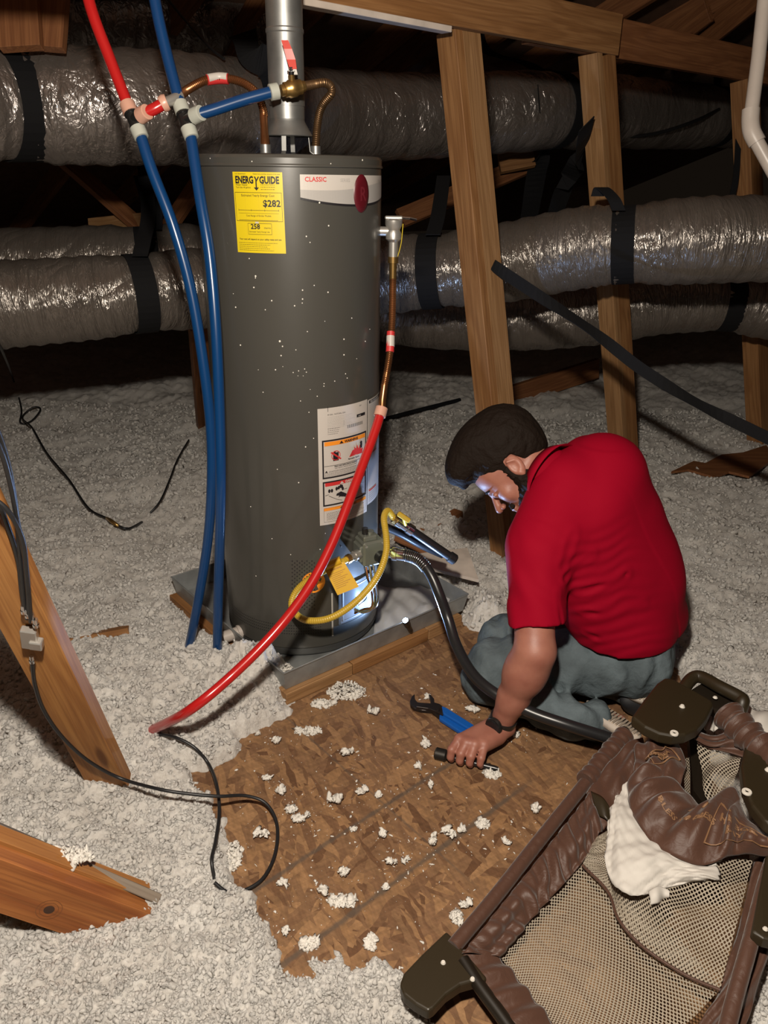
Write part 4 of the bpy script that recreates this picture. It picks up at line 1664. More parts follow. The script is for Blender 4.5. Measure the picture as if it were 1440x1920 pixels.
# relief valve at the right shoulder
e = heater
tv0 = D(738, 434, 2.16)
ph2 = math.atan2((tv0 - HC).dot(HE), (tv0 - HC).dot(HD))
rad = (tv0 - HC)
rad.z = 0
rad.normalize()
mbx = MB()
mbx.cyl(hp(ph2, tv0.z, HR_ - .004), tv0, .013, seg=14)
mbx.tube([tv0 + UPZ * .034, tv0 + UPZ * .030, tv0 + UPZ * .018, tv0 + UPZ * .004, tv0 - UPZ * .006, tv0 - UPZ * .020, tv0 - UPZ * .028, tv0 - UPZ * .075], [.017, .024, .024, .018, .022, .022, .013, .013], 18)
mbx.box(tv0 + UPZ * .036, (.05, .016, .010), 0, None, .003)
rv = mbx.build('relief_valve', M_NICK, heater)
mbx = MB()
mbx.strip([tv0 + UPZ * .036 + CR * .01, tv0 + UPZ * .034 + CR * .045, tv0 + UPZ * .030 + CR * .064], _F * .006, .003)
mbx.build('lever', M_CHROME, rv)
mbx = MB()
mbx.tube(catmull([tv0 + UPZ * .02 + CR * .026, tv0 - UPZ * .03 + CR * .022, tv0 - UPZ * .07 + CR * .012], 5), .0012, 6)
mbx.build('tag_wire', M_YELD, rv)


def corrugated(pts, r, n=10, pitch=.0052, depth=.0016):
    P = catmull(pts, n)
    L_ = [0]
    for i in range(1, len(P)):
        L_.append(L_[-1] + (P[i] - P[i - 1]).length)
    tot = L_[-1]
    m = int(tot / (pitch / 4))
    out, rs = [], []
    j = 0
    for i in range(m + 1):
        s_ = tot * i / m
        while j < len(L_) - 2 and L_[j + 1] < s_:
            j += 1
        t = (s_ - L_[j]) / max(1e-9, L_[j + 1] - L_[j])
        out.append(P[j].lerp(P[j + 1], t))
        rs.append(r + depth * (0.5 + 0.5 * math.cos(2 * math.pi * s_ / pitch)) - depth * .5)
    return out, rs


# copper drain line from the relief valve
t0, t1 = tv0 - UPZ * .072, D(716, 762, 2.20)
e = empty('copper_connector', t1, 'corrugated copper line hanging from the relief valve down the heater\'s right side', 'pipe')
P, R = corrugated([t0 - UPZ * .055, D(735, 600, 2.20), D(731, 660, 2.20), D(724, 705, 2.20), D(720, 725, 2.20)], .0098)
mb = MB()
mb.tube(P, R, 12)
mb.build('corrugated_tube', M_COP, e)
mb = MB()
mb.tube([t0 + UPZ * .005, t0 - UPZ * .012, t0 - UPZ * .013, t0 - UPZ * .060], [.0145, .0145, .0105, .0100], 14)
mb.build('end_fitting', M_BRASS, e)
mb = MB()
mb.tube([D(721, 720, 2.20), D(717, 750, 2.20), t1 - UPZ * .02], [.0098, .0105, .0105], 14)
mb.build('end_fitting', M_COP, e)
mb = MB()
mb.tube([D(733, 622, 2.20), D(731, 660, 2.20)], .0118, 14)
mb.tube([D(732.4, 630, 2.20), D(732, 650, 2.20)], .0121, 14, 1)
mb.build('red_label', [M_REDL, M_WHT], e)

# red drain pipe sweeping in front of the heater
RP = [t1 - UPZ * .004, D(706, 800, 2.19), D(688, 850, 2.17), D(658, 930, 2.13), D(622, 1020, 2.09), D(580, 1100, 2.05), D(520, 1180, 2.0), D(440, 1262, 1.96), D(355, 1332, 1.93), G(283, 1370, .062)]
e = empty('drain_pipe', RP[-1], 'long red plastic pipe curving down in front of the heater onto the insulation', 'pipe')
mb = MB()
PP = catmull(RP, 10)
mb.tube(PP, [.0133] * len(PP), 18)
mb.build('red_tube', M_REDP, e)
mb = MB()
mb.tube([PP[0], PP[0].lerp(PP[6], .8)], .0175, 18)
mb.build('crimp_ring', M_PINK, e)

# ---- supply piping at the upper left
PR = 0.0143


def pex(name, pts, mat, lab, r=PR, cat='pipe'):
    mbx = MB()
    P_ = catmull(pts, 10)
    mbx.tube(P_, r, 18)
    return tag(mbx.build(name, mat), lab, cat)


T1a, T1b, T1c = D(244, 208, 1.95), D(259, 243, 1.95), D(266, 216, 1.93)
T2a, T2b, T2c = D(342, 208, 1.95), D(354, 243, 1.95), D(366, 217, 1.93)
pex('supply_pipe', [D(150, -70, 1.90), D(172, 20, 1.92), D(205, 108, 1.94), D(241, 200, 1.95)], M_REDP, 'red plastic supply pipe coming down from above at the upper left')
pex('supply_pipe', [D(278, -70, 1.90), D(296, 30, 1.92), D(316, 115, 1.94), D(339, 200, 1.95)], M_BLUP, 'blue plastic supply pipe coming down from above to the second tee')
BL1 = [T1b.lerp(T1a, -.25), D(285, 320, 1.96), D(325, 425, 1.99), D(358, 545, 2.04), D(381, 680, 2.10), D(395, 800, 2.16), D(397, 900, 2.21), D(390, 1010, 2.28), D(371, 1130, 2.36), G(352, 1226, .045)]
BL2 = [T2b.lerp(T2a, -.25), D(375, 370, 1.95), D(393, 480, 1.97), D(405, 620, 2.01), D(412, 780, 2.08), D(414, 900, 2.13), D(412, 1020, 2.21), D(409, 1130, 2.30), G(407, 1244, .05)]
pex('water_pipe', BL1, M_BLUP, 'left blue pipe below the first tee, curving down to the insulation')
pex('water_pipe', BL2, M_BLUP, 'right blue pipe below the second tee, running down against the heater\'s side')


def tee(a, b, c, rings, lab):
    e_ = empty('pipe_tee', a.lerp(b, .5), lab, 'fitting')
    mbx = MB()
    mid = a.lerp(b, .5)
    mbx.tube([a, b], .0160, 16)
    mbx.tube([mid, c], .0150, 16)
    mbx.tube([a.lerp(b, .12), a.lerp(b, .22)], .0185, 16)
    mbx.tube([a.lerp(b, .78), a.lerp(b, .88)], .0185, 16)
    mbx.build('body', M_BLKP, e_)
    d1 = (a - b).normalized()
    d3 = (c - mid).normalized()
    for (p, d, m) in ((a, d1, rings[0]), (b, -d1, rings[1]), (c, d3, rings[2])):
        mbx = MB()
        mbx.tube([p - d * .006, p - d * .005, p + d * .012, p + d * .022, p + d * .023], [.016, .0195, .0195, .0185, .0155], 18)
        mbx.build('crimp_ring', m, e_)


tee(T1a, T1b, T1c, (M_PINK, M_CLEAR, M_PINK), 'black pipe tee joining the red pipe to the left blue pipe')
tee(T2a, T2b, T2c, (M_CLEAR, M_CLEAR, M_CLEAR), 'black pipe tee on the right blue pipe with three milky rings')
S1 = D(309, 193, 1.93)
pex('branch_pipe', [T1c.lerp(T1a.lerp(T1b, .5), -.3), D(290, 204, 1.93), S1], M_REDP, 'short red pipe stub between the first tee and the copper line')
pex('branch_pipe', [T2c.lerp(T2a.lerp(T2b, .5), -.3), D(400, 206, 1.93), D(455, 188, 1.94), D(512, 172, 1.95)], M_BLUP, 'blue branch pipe from the second tee to the brass ball valve')
n1 = D(498, 283, 2.03)
n1.z = zt + .02
e = empty('copper_connector', n1, 'corrugated copper line arching over from the red stub to the heater top', 'pipe')
P, R = corrugated([D(338, 180, 1.95), D(352, 168, 1.97), D(385, 151, 1.99), D(420, 147, 2.0), D(455, 155, 2.01), D(482, 176, 2.02), D(493, 205, 2.03), D(495, 220, 2.03)], .0105)
mb = MB()
mb.tube(P, R, 12)
mb.build('corrugated_tube', M_COP, e)
mb = MB()
mb.tube([D(494, 215, 2.03), D(496, 250, 2.03), n1.lerp(D(496, 250, 2.03), .5), n1], [.0105, .0105, .0125, .0125], 14)
mb.build('end_fitting', M_COP, e)
mb = MB()
mb.tube([S1, D(325, 187, 1.94), D(340, 179, 1.95)], [.012, .0135, .012], 14)
mb.build('threaded_nipple', M_NICK, e)
mb = MB()
mb.tube([S1.lerp(D(290, 204, 1.93), .35), S1, D(314, 191, 1.93)], [.0185, .0205, .0185], 18)
mb.build('crimp_ring', M_PINK, e)
mb = MB()
mb.tube(catmull([D(388, 150, 1.99), D(410, 147.5, 2.0), D(428, 148, 2.0)], 4), .0130, 14)
mb.tube(catmull([D(390, 147, 1.985), D(410, 144, 1.995), D(426, 145, 1.995)], 4), .0105, 14, 1)
mb.build('red_label', [M_REDL, M_WHT], e)

# ball valve and right-hand copper line
n2 = D(592, 283, 2.10)
n2.z = zt + .02
bv = D(548, 166, 1.955)
e = empty('ball_valve', bv, 'brass ball valve with a red lever in front of the flue pipe', 'valve')
mb = MB()
ax_ = (D(575, 160, 1.97) - D(520, 171, 1.95)).normalized()
mb.tube([bv - ax_ * .030, bv - ax_ * .022, bv - ax_ * .021, bv - ax_ * .012, bv - ax_ * .008, bv + ax_ * .008, bv + ax_ * .012, bv + ax_ * .024, bv + ax_ * .025, bv + ax_ * .034], [.014, .014, .018, .018, .021, .021, .018, .018, .014, .012], 18)
mb.cyl(bv, bv + UPZ * .030 - _F * .012, .008, seg=12)
mb.build('body', M_BRASS, e)
mb = MB()
mb.tube([bv + UPZ * .026 - _F * .012, bv + UPZ * .032 - _F * .014], .010, 6)
mb.cyl(bv + UPZ * .032 - _F * .014, bv + UPZ * .040 - _F * .016, .005, seg=8)
mb.build('nut', M_CHROME, e)
l0, l1 = D(552, 138, 1.93), D(531, 73, 1.90)
mb = MB()
mb.strip([bv + UPZ * .032 - _F * .016, D(553, 140, 1.93), D(549, 122, 1.925)], CR * .007, .003, 1)
mb.strip([D(550, 130, 1.925), D(546, 112, 1.92), D(540, 92, 1.91), D(534, 76, 1.905)], [CR * .009, CR * .011, CR * .010, CR * .0085], .006, 0)
mb.build('lever', [M_REDV, M_NICK], e)
mb = MB()
q = D(514, 172, 1.95)
mb.tube([q - ax_ * .012, q - ax_ * .011, q + ax_ * .010, q + ax_ * .011], [.016, .0195, .0195, .016], 18)
mb.build('crimp_ring', M_CLEAR, e)
mb = MB()
P = catmull([bv + ax_ * .030, D(590, 158, 1.99), D(608, 155, 2.0), D(620, 162, 2.02), D(621, 176, 2.03), D(608, 192, 2.05), D(599, 212, 2.07), D(594, 245, 2.09), n2], 8)
P2, R2 = corrugated([P[i] for i in range(0, len(P), 4)], .0105, 6)
mb.tube(P2, R2, 12)
tag(mb.build('copper_connector', plain('tarnished_copper', (0.17, 0.10, 0.05), 0.42, metal=.85, var=.3)), 'tarnished copper line bending from the ball valve down to the heater top', 'pipe')

# ---- flue
fz = PY(547, 262, 2.312).z
e = empty('flue_pipe', (HC.x, HC.y, fz), 'shiny galvanised flue pipe rising from the draft hood on the heater', 'flue')
mb = MB()
z_h0, z_h1, z_h2 = PY(547, 256, 2.312).z, PY(546, 224, 2.312).z, PY(545, 214, 2.312).z
mb.lathe([(.0405, z_h1 + .03), (.047, z_h1 + .031), (.047, 2.55), (.0455, 2.55), (.0455, z_h1)], (HC.x, HC.y, 0), seg=40)
for zz in (1.78,):
    mb.lathe([(.047, zz), (.0490, zz + .003), (.0490, zz + .010), (.047, zz + .013)], (HC.x, HC.y, 0), seg=40)
mb.build('pipe', M_GALV, e)
mb = MB()
mb.lathe([(.064, z_h0), (.0655, z_h0 + .002), (.060, z_h0 + .012), (.046, z_h1 - .006), (.044, z_h1 + .004), (.044, z_h2 + .02), (.042, z_h2 + .02), (.042, z_h1), (.060, z_h0 + .002)], (HC.x, HC.y, 0), seg=40)
for k in range(4):
    a = math.pi / 4 + .7 + k * math.pi / 2
    d = Vector((math.cos(a), math.sin(a), 0))
    t_ = Vector((-d.y, d.x, 0))
    mb.strip([HC + d * .056 + UPZ * (z_h0 + .004), HC + d * .060 + UPZ * (zt + .012), HC + d * .072 + UPZ * (zt + .004)], t_ * .006, .0015)
mb.build('draft_hood', M_GALV, e)

# ---- drain pan
IN_ = [PAN_F, PAN_R, PAN_B, PAN_L]
cen = (PAN_F + PAN_B) * .5
zb_, zr_ = 0.043, 0.110
mb = MB()
out = [Vector((p.x, p.y, 0)) for p in IN_]
lo = [cen.lerp(p, .972) for p in out]
for p in lo:
    p.z = zb_
for p in out:
    p.z = zr_
inn = [p.lerp(Vector((cen.x, cen.y, p.z)), .006) for p in out]
inl_ = [p.lerp(Vector((cen.x, cen.y, p.z)), .006) + UPZ * .0015 for p in lo]
vs = lo + out + inn + inl_
fs = []
for k in range(4):
    j = (k + 1) % 4
    fs += [(k, j, 4 + j, 4 + k), (4 + k, 4 + j, 8 + j, 8 + k), (8 + k, 8 + j, 12 + j, 12 + k)]
fs += [(3, 2, 1, 0), (12, 13, 14, 15)]
mb.add(vs, fs, 0, smooth=False)
for k in range(4):
    mb.cyl(out[k], out[(k + 1) % 4], .0028, seg=8)
    d_ = (out[(k + 1) % 4] - out[k]).normalized()
tag(mb.build('drain_pan', M_GALVP), 'square galvanised sheet-metal drain pan under the water heater', 'pan')
# white plastic drain stub
s0, s1, s2 = G(446, 1186, .082), G(405, 1200, .075), G(150, 1300, -.005)
e = empty('drain_line', s0, 'white plastic drain line leaving the pan and half buried in insulation', 'pipe')
mb = MB()
mb.tube([s1, s2], .0155, 16)
mb.build('tube', M_PVC, e)
mb = MB()
dd = (s0 - s1).normalized()
mb.tube([s1.lerp(s0, .3), s0 - dd * .001, s0, s0 + dd * .012], [.020, .020, .024, .024], 12)
mb.build('collar', M_PVC, e)

# ---- gas line and valve to the right
g0, g1 = D(738, 972, 2.44), D(853, 1050, 2.50)
dg = (g1 - g0).normalized()
e = empty('gas_pipe', g1, 'black steel gas pipe with a yellow-handled shutoff, ending open above the white scrap board', 'pipe')
mb = MB()
mb.tube([g0.lerp(g1, .30), g1 - dg * .02], .0145, 18)
mb.tube([g1 - dg * .025, g1 - dg * .022, g1 - dg * .002, g1 + dg * .002], [.0150, .0185, .0185, .015], 18, 0)
mb.build('pipe', M_HOSE, e)
mb = MB()
mb.tube([g0, g0 + dg * .012, g0 + dg * .013, g0 + dg * .03, g0 + dg * .031, g0 + dg * .055, g0 + dg * .056, g0 + dg * .075], [.013, .013, .018, .018, .0155, .0155, .0185, .0185], 18)
mb.build('shutoff_body', M_CHROME, e)
mb = MB()
hc = D(757, 972, 2.40)
ha = (D(772, 962, 2.40) - D(745, 957, 2.40)).normalized()
mb.cyl(g0 + dg * .05, hc, .006, seg=10)
RH = Matrix((dg, dg.cross(UPZ).normalized(), dg.cross(dg.cross(UPZ).normalized()))).transposed()
mb.box(hc + UPZ * .004, (.046, .012, .016), 0, RH, .003)
mb.build('handle', M_YHOSE, e)
mb = MB()
mb.tube(catmull([D(716, 985, 2.52), D(750, 1000, 2.58), D(790, 1022, 2.62), D(830, 1040, 2.66)], 6), .0135, 14)
tag(mb.build('black_tube', M_HOSE), 'second black tube behind the gas pipe, going behind the heater', 'pipe')

# yellow flexible connector
YP = [g0 + dg * .004, D(727, 958, 2.41), D(720, 972, 2.37), D(724, 1005, 2.33), D(724, 1035, 2.30), D(712, 1072, 2.27), D(690, 1105, 2.25), D(655, 1138, 2.24), D(615, 1160, 2.24), D(575, 1163, 2.26), D(552, 1148, 2.29), D(547, 1128, 2.305), D(560, 1103, 2.30), D(590, 1080, 2.275), D(625, 1062, 2.27), inl]
P, R = corrugated(YP, .0100, 10, .0065, .0012)
e = empty('gas_connector', inl, 'yellow corrugated gas hose looping in front of the heater base', 'hose')
mb = MB()
mb.tube(P, R, 14)
mb.build('hose', M_YHOSE, e)
mb = MB()
mb.tube([YP[0] - dg * .004, YP[0] + dg * .012], .0165, 6)
mb.build('flare_nut', M_BRASS, e)
mb = MB()
mb.tube([inl.lerp(YP[-2], .22), inl.lerp(YP[-2], .02)], .0145, 6)
mb.build('flare_nut', M_BRASS, e)
mb = MB()
q = [D(609, 1068, 2.255), D(645, 1053, 2.25), D(673, 1100, 2.24), D(633, 1116, 2.245)]
mb.prism(q, -_F, .0012, 0)
ex, ey = (q[1] - q[0]), (q[3] - q[0])
nn = -_F * .0018
tv_, tf_ = text_geo('WARNING', .0075, 'CENTER', .0002)
ux, uy = ex.normalized(), ey.normalized()
W_ = ex.length
mb.add([q[0] + ex * .5 + ux * a + uy * (.012 - b) + nn for a, b in tv_], tf_, 1, smooth=False)
for k in range(9):
    o_ = q[0] + ex * .1 + uy * (.020 + k * .0055) + nn
    mb.add([o_, o_ + ux * W_ * (.8 - .15 * (k % 3)), o_ + ux * W_ * (.8 - .15 * (k % 3)) + uy * .0012, o_ + uy * .0012], [(0, 1, 2, 3)], 1, smooth=False)
mb.tube([q[0].lerp(q[1], .1) - uy * .008, q[0].lerp(q[1], .9) - uy * .008], .0125, 10, 0)
tg = mb.build('warning_tag', [plain('tag_film', (0.62, 0.36, 0.015), 0.3, coat=.5), plain('tag_ink', (0.30, 0.12, 0.01), 0.5)], e)
tg['label'] = 'amber yellow hang tag with printed lines'

# black hose with spring leaving the control
HP = [D(729, 1037, 2.36), D(765, 1042, 2.34), D(788, 1052, 2.32), D(808, 1078, 2.30), D(824, 1115, 2.29), D(840, 1160, 2.29), D(856, 1210, 2.25), D(885, 1262, 2.17), D(925, 1298, 2.11), D(990, 1333, 2.07), D(1060, 1358, 2.04), D(1130, 1380, 2.03), D(1178, 1396, 2.03)]
P = catmull(HP, 10)
e = empty('drain_hose', HP[-1], 'thick black rubber hose running from the heater to the man\'s knees', 'hose')
mb = MB()
mb.tube(P[4:], .0158, 18)
mb.build('tube', M_HOSE, e)
d_ = (P[6] - P[0]).normalized()
mb = MB()
mb.tube([P[0], P[0] + d_ * .012, P[0] + d_ * .013, P[0] + d_ * .028, P[0] + d_ * .029, P[0] + d_ * .05], [.015, .015, .021, .021, .018, .018], 18)
mb.build('coupling', M_CHROME, e)
hel = []
cnt = 26
for i in range(cnt * 12 + 1):
    t = 8 + (i / (cnt * 12)) * 18
    k = int(t)
    p = P[k].lerp(P[k + 1], t - k)
    T_ = (P[k + 1] - P[k]).normalized()
    x_, y_, z_ = basis(T_)
    a = i / 12 * 2 * math.pi * .5
    hel.append(p + (y_ * math.cos(a) + z_ * math.sin(a)) * .0180)
mb = MB()
mb.tube(hel, .0011, 5)
mb.build('spring_guard', M_CHROME, e)
mb = MB()
mb.cyl(vc + xv * .034 - yv * .0, P[0] + d_ * .003, .011, seg=12)
mb.build('outlet', M_NICK, valve)

# white sheet crumpled in the pan
vs, fs = [], []
nX, nY = 26, 20
c4 = [G(708, 1100, .062), G(850, 1100, .062), G(835, 1152, .062), G(700, 1195, .062)]
for j in range(nY + 1):
    for i in range(nX + 1):
        u, v = i / nX, j / nY
        p = c4[0].lerp(c4[1], u).lerp(c4[3].lerp(c4[2], u), v)
        tr_ = lambda q: abs((q % 1.0) * 2 - 1)
        z = 0.050 + 0.016 * tr_(u * 2.1 + v * .8) * tr_(v * 1.3 + .2) + .009 * tr_(u * 3.7 - v * 2.3) + .004 * tr_(u * 7 + v * 5)
        vs.append(Vector((p.x, p.y, z)))
for j in range(nY):
    for i in range(nX):
        a = j * (nX + 1) + i
        fs.append((a, a + 1, a + nX + 2, a + nX + 1))
mb = MB()
mb.add(vs, fs, 0)
ob = mb.build('paper_sheet', plain('white_paper', (0.42, 0.41, 0.40), 0.5))
so = ob.modifiers.new('solid', 'SOLIDIFY')
so.thickness = .0008
tag(ob, 'crumpled white sheet lying in the pan beside the flashlight', 'sheet')

# ---- small flashlight, switched on
fl = G(760, 1163, .118)
fd = (Vector((-.30, -.42, .86))).normalized()
e = empty('flashlight', fl - fd * .035, 'small black flashlight glowing blue-white inside the front rim of the pan', 'flashlight')
mb = MB()
mb.tube([fl - fd * .066, fl - fd * .065, fl - fd * .030, fl - fd * .026, fl - fd * .003, fl], [.006, .0085, .0085, .0115, .0125, .0125], 20)
mb.build('body', M_BLKP, e)
mb = MB()
mb.lathe([(0.0, .0012), (.0080, .001), (.0095, 0)], fl, fd, seg=20)
mb.build('lens', plain('lit_lens', (1, 1, 1), 0.3, emit=(0.62, 0.78, 1.0), estr=60.0), e)
sl_ = lamp('flashlight_beam', fl + fd * .006, FLASH_ENERGY, (0.36, 0.57, 1.0), 0.010, 'SPOT')
sl_.data.spot_size = math.radians(165)
sl_.data.spot_blend = 0.5
sl_.rotation_euler = Vector((-.22, -.12, 1)).to_track_quat('-Z', 'Y').to_euler()

# ================================================================ kneeling man: signed-distance modelling
class Grid:
    def __init__(s, lo, hi, h):
        s.lo, s.h = np.array(lo, dtype=np.float64), h
        s.n = np.ceil((np.array(hi) - s.lo) / h).astype(int) + 1
        s.D = np.full(s.n, 0.08, dtype=np.float32)

    def sub(s, lo, hi):
        a = np.clip(np.floor((np.array(lo) - s.lo) / s.h).astype(int), 0, s.n - 1)
        b = np.clip(np.ceil((np.array(hi) - s.lo) / s.h).astype(int) + 1, 0, s.n)
        sl = tuple(slice(int(p), int(max(p, q))) for p, q in zip(a, b))
        ax = [(s.lo[i] + s.h * np.arange(sl[i].start, sl[i].stop)).astype(np.float32) for i in range(3)]
        return sl, ax[0][:, None, None], ax[1][None, :, None], ax[2][None, None, :]

    def merge(s, sl, d, k, op='add'):
        a = s.D[sl]
        if op == 'sub':
            d = -d
            if k <= 0:
                s.D[sl] = np.maximum(a, d)
            else:
                h = np.clip(0.5 - 0.5 * (d - a) / k, 0, 1)
                s.D[sl] = d * (1 - h) + a * h + k * h * (1 - h)
            return
        if k <= 0:
            s.D[sl] = np.minimum(a, d)
        else:
            h = np.clip(0.5 + 0.5 * (d - a) / k, 0, 1)
            s.D[sl] = d * (1 - h) + a * h - k * h * (1 - h)

    def cone(s, a, b, ra, rb, k=0.01, op='add'):
        a, b = np.array(a), np.array(b)
        m = max(ra, rb) + max(k, 0) + 2.5 * s.h
        sl, X, Y, Z = s.sub(np.minimum(a, b) - m, np.maximum(a, b) + m)
        e = b - a
        L = max(float(e @ e), 1e-9)
        px, py, pz = X - a[0], Y - a[1], Z - a[2]
        t = np.clip((px * e[0] + py * e[1] + pz * e[2]) / L, 0, 1)
        d = np.sqrt((px - t * e[0]) ** 2 + (py - t * e[1]) ** 2 + (pz - t * e[2]) ** 2) - (ra + (rb - ra) * t)
        s.merge(sl, d, k, op)
        return s

    def ball(s, c, r, k=0.01, op='add'):
        return s.cone(c, c, r, r, k, op)

    def ell(s, c, axes, rad, k=0.01, op='add'):
        """axes: three unit vectors"""
        c = np.array(c)
        m = max(rad) + max(k, 0) + 2.5 * s.h
        sl, X, Y, Z = s.sub(c - m, c + m)
        px, py, pz = X - c[0], Y - c[1], Z - c[2]
        q0 = q1 = 0
        for v, r in zip(axes, rad):
            t = px * v[0] + py * v[1] + pz * v[2]
            q0 = q0 + (t / r) ** 2
            q1 = q1 + (t / (r * r)) ** 2
        q0, q1 = np.sqrt(q0), np.sqrt(q1)
        d = np.where(q1 > 1e-6, q0 * (q0 - 1) / np.maximum(q1, 1e-6), -min(rad))
        s.merge(sl, d, k, op)
        return s

    def full(s):
        return s.sub(s.lo, s.lo + s.h * s.n)[1:]

    def plane(s, p, n):
        """keep the side n points away from"""
        X, Y, Z = s.full()
        n = np.array(Vector(n).normalized())
        d = (X - p[0]) * n[0] + (Y - p[1]) * n[1] + (Z - p[2]) * n[2]
        s.D = np.maximum(s.D, d.astype(np.float32))
        return s

    def disp(s, fn, band=0.03):
        m = np.abs(s.D) < band
        i = np.nonzero(m)
        x, y, z = [s.lo[q] + s.h * i[q] for q in range(3)]
        s.D[i] += fn(x, y, z).astype(np.float32)
        return s

    def mesh(s, smooth=2):
        D = s.D
        S = D < 0
        nx, ny, nz = D.shape
        c = [S[i:nx - 1 + i, j:ny - 1 + j, k:nz - 1 + k] for i in (0, 1) for j in (0, 1) for k in (0, 1)]
        cnt = sum(q.astype(np.int8) for q in c)
        mix = (cnt > 0) & (cnt < 8)
        I = np.argwhere(mix)
        idx = np.full(mix.shape, -1, dtype=np.int32)
        idx[tuple(I.T)] = np.arange(len(I))
        acc = np.zeros((len(I), 3))
        num = np.zeros(len(I))
        cor = [(i, j, k) for i in (0, 1) for j in (0, 1) for k in (0, 1)]
        vals = {q: D[I[:, 0] + q[0], I[:, 1] + q[1], I[:, 2] + q[2]].astype(np.float64) for q in cor}
        for a in cor:
            for ax in range(3):
                if a[ax] == 0:
                    b = list(a)
                    b[ax] = 1
                    b = tuple(b)
                    va, vb = vals[a], vals[b]
                    cr = (va < 0) != (vb < 0)
                    t = np.where(cr, va / np.where(cr, va - vb, 1), 0)
                    p = np.array(a, dtype=float)[None] + t[:, None] * (np.array(b) - np.array(a))[None]
                    acc += np.where(cr[:, None], p, 0)
                    num += cr
        V = s.lo + s.h * (I + acc / num[:, None])
        F = []
        for ax in range(3):
            a1, a2 = (ax + 1) % 3, (ax + 2) % 3
            sl0, sl1 = [slice(None)] * 3, [slice(None)] * 3
            sl0[ax], sl1[ax] = slice(0, -1), slice(1, None)
            e = S[tuple(sl0)] != S[tuple(sl1)]
            P = np.argwhere(e)
            ok = (P[:, a1] > 0) & (P[:, a2] > 0) & (P[:, a1] < D.shape[a1] - 1) & (P[:, a2] < D.shape[a2] - 1)
            P = P[ok]
            flip = S[tuple(sl0)][tuple(P.T)]
            q = []
            for (u, v) in ((0, 0), (-1, 0), (-1, -1), (0, -1)):
                R = P.copy()
                R[:, a1] += u
                R[:, a2] += v
                q.append(idx[tuple(R.T)])
            q = np.stack(q, -1)
            q[flip] = q[flip][:, ::-1]
            F.append(q)
        F = np.concatenate(F)
        F = F[(F >= 0).all(1)][:, ::-1]
        for _ in range(smooth):
            E = np.concatenate([F[:, [0, 1]], F[:, [1, 2]], F[:, [2, 3]], F[:, [3, 0]]])
            sm = np.zeros_like(V)
            ct = np.zeros(len(V))
            for (u, w) in ((0, 1), (1, 0)):
                for k in range(3):
                    sm[:, k] += np.bincount(E[:, u], V[E[:, w], k], len(V))
                ct += np.bincount(E[:, u], minlength=len(V))
            V = V * 0.5 + 0.5 * sm / np.maximum(ct, 1)[:, None]
        return V, F


def skin_mat():
    m, nt, b = newmat('skin')
    tc = N(nt, 'ShaderNodeTexCoord')
    n = N(nt, 'ShaderNodeTexNoise')
    n.inputs['Scale'].default_value = 22
    n.inputs['Detail'].default_value = 6
    nt.links.new(tc.outputs['Object'], n.inputs['Vector'])
    r = N(nt, 'ShaderNodeValToRGB')
    r.color_ramp.elements[0].position = 0.3
    r.color_ramp.elements[1].position = 0.72
    r.color_ramp.elements[0].color = (0.265, 0.098, 0.068, 1)
    r.color_ramp.elements[1].color = (0.34, 0.142, 0.098, 1)
    nt.links.new(n.outputs['Fac'], r.inputs[0])
    nt.links.new(r.outputs[0], b.inputs['Base Color'])
    b.inputs['Roughness'].default_value = 0.5
    b.inputs['Subsurface Weight'].default_value = 0.12
    b.inputs['Subsurface Radius'].default_value = (1, .35, .2)
    b.inputs['Subsurface Scale'].default_value = 0.006
    n2 = N(nt, 'ShaderNodeTexNoise')
    n2.inputs['Scale'].default_value = 260
    n2.inputs['Detail'].default_value = 3
    nt.links.new(tc.outputs['Object'], n2.inputs['Vector'])
    bp = N(nt, 'ShaderNodeBump')
    bp.inputs['Strength'].default_value = 0.25
    bp.inputs['Distance'].default_value = 0.001
    nt.links.new(n2.outputs['Fac'], bp.inputs['Height'])
    nt.links.new(bp.outputs[0], b.inputs['Normal'])
    return m


M_SKIN = skin_mat()
M_SHIRT = plain('red_knit', (0.25, 0.0010, 0.013), 0.8, bump=(420, 0.25, 0.0008), spec=.08)
M_HAIR = plain('dark_brown_hair', (0.009, 0.005, 0.003), 0.75, bump=(170, 0.8, 0.003), spec=.15)
M_JEAN = plain('faded_denim', (0.088, 0.112, 0.124), 0.8, var=0.30, bump=(38, 0.7, 0.010), spec=.2)

# joints
S_ = PY(1000, 1038, 1.83)
E_ = PY(1003, 1222, 1.70)
W_J = G(938, 1360, .060)
RS_ = PY(1118, 892, 2.08)
NB = PY(1048, 900, 1.98)
PEL = PY(1185, 1185, 1.98)
HPL, HPR = PEL + Vector((-.03, -.09, -.02)), PEL + Vector((.03, .09, -.02))
KL, KR = G(915, 1272, .078), G(940, 1222, .085)
AL, AR = G(1092, 1352, .060), G(1200, 1290, .065)
HO = D(962, 880, 2.18)
hu = (CR * -.85 + CU * .53).normalized()
hf = (CR * -.53 - CU * .85)
hl = -_F
# turn the face a little away from the viewer and tip the near ear up
rot_ = Quaternion(hu, math.radians(-10)) @ Quaternion(hf, math.radians(6))
hu, hf, hl = rot_ @ hu, rot_ @ hf, rot_ @ hl
HAX = [tuple(hf), tuple(hl), tuple(hu)]


def hd(f, l, u):
    return HO + hf * f + hl * l + hu * u


man = empty('person', (PEL.x, PEL.y, 0), 'kneeling dark-haired man in red polo shirt and jeans, head bowed, left hand on floor', 'person')
lo = np.array([-.02, 1.52, -.01])
g = Grid([.02, 1.55, -.01], [.93, 2.34, 1.0], 0.0034)
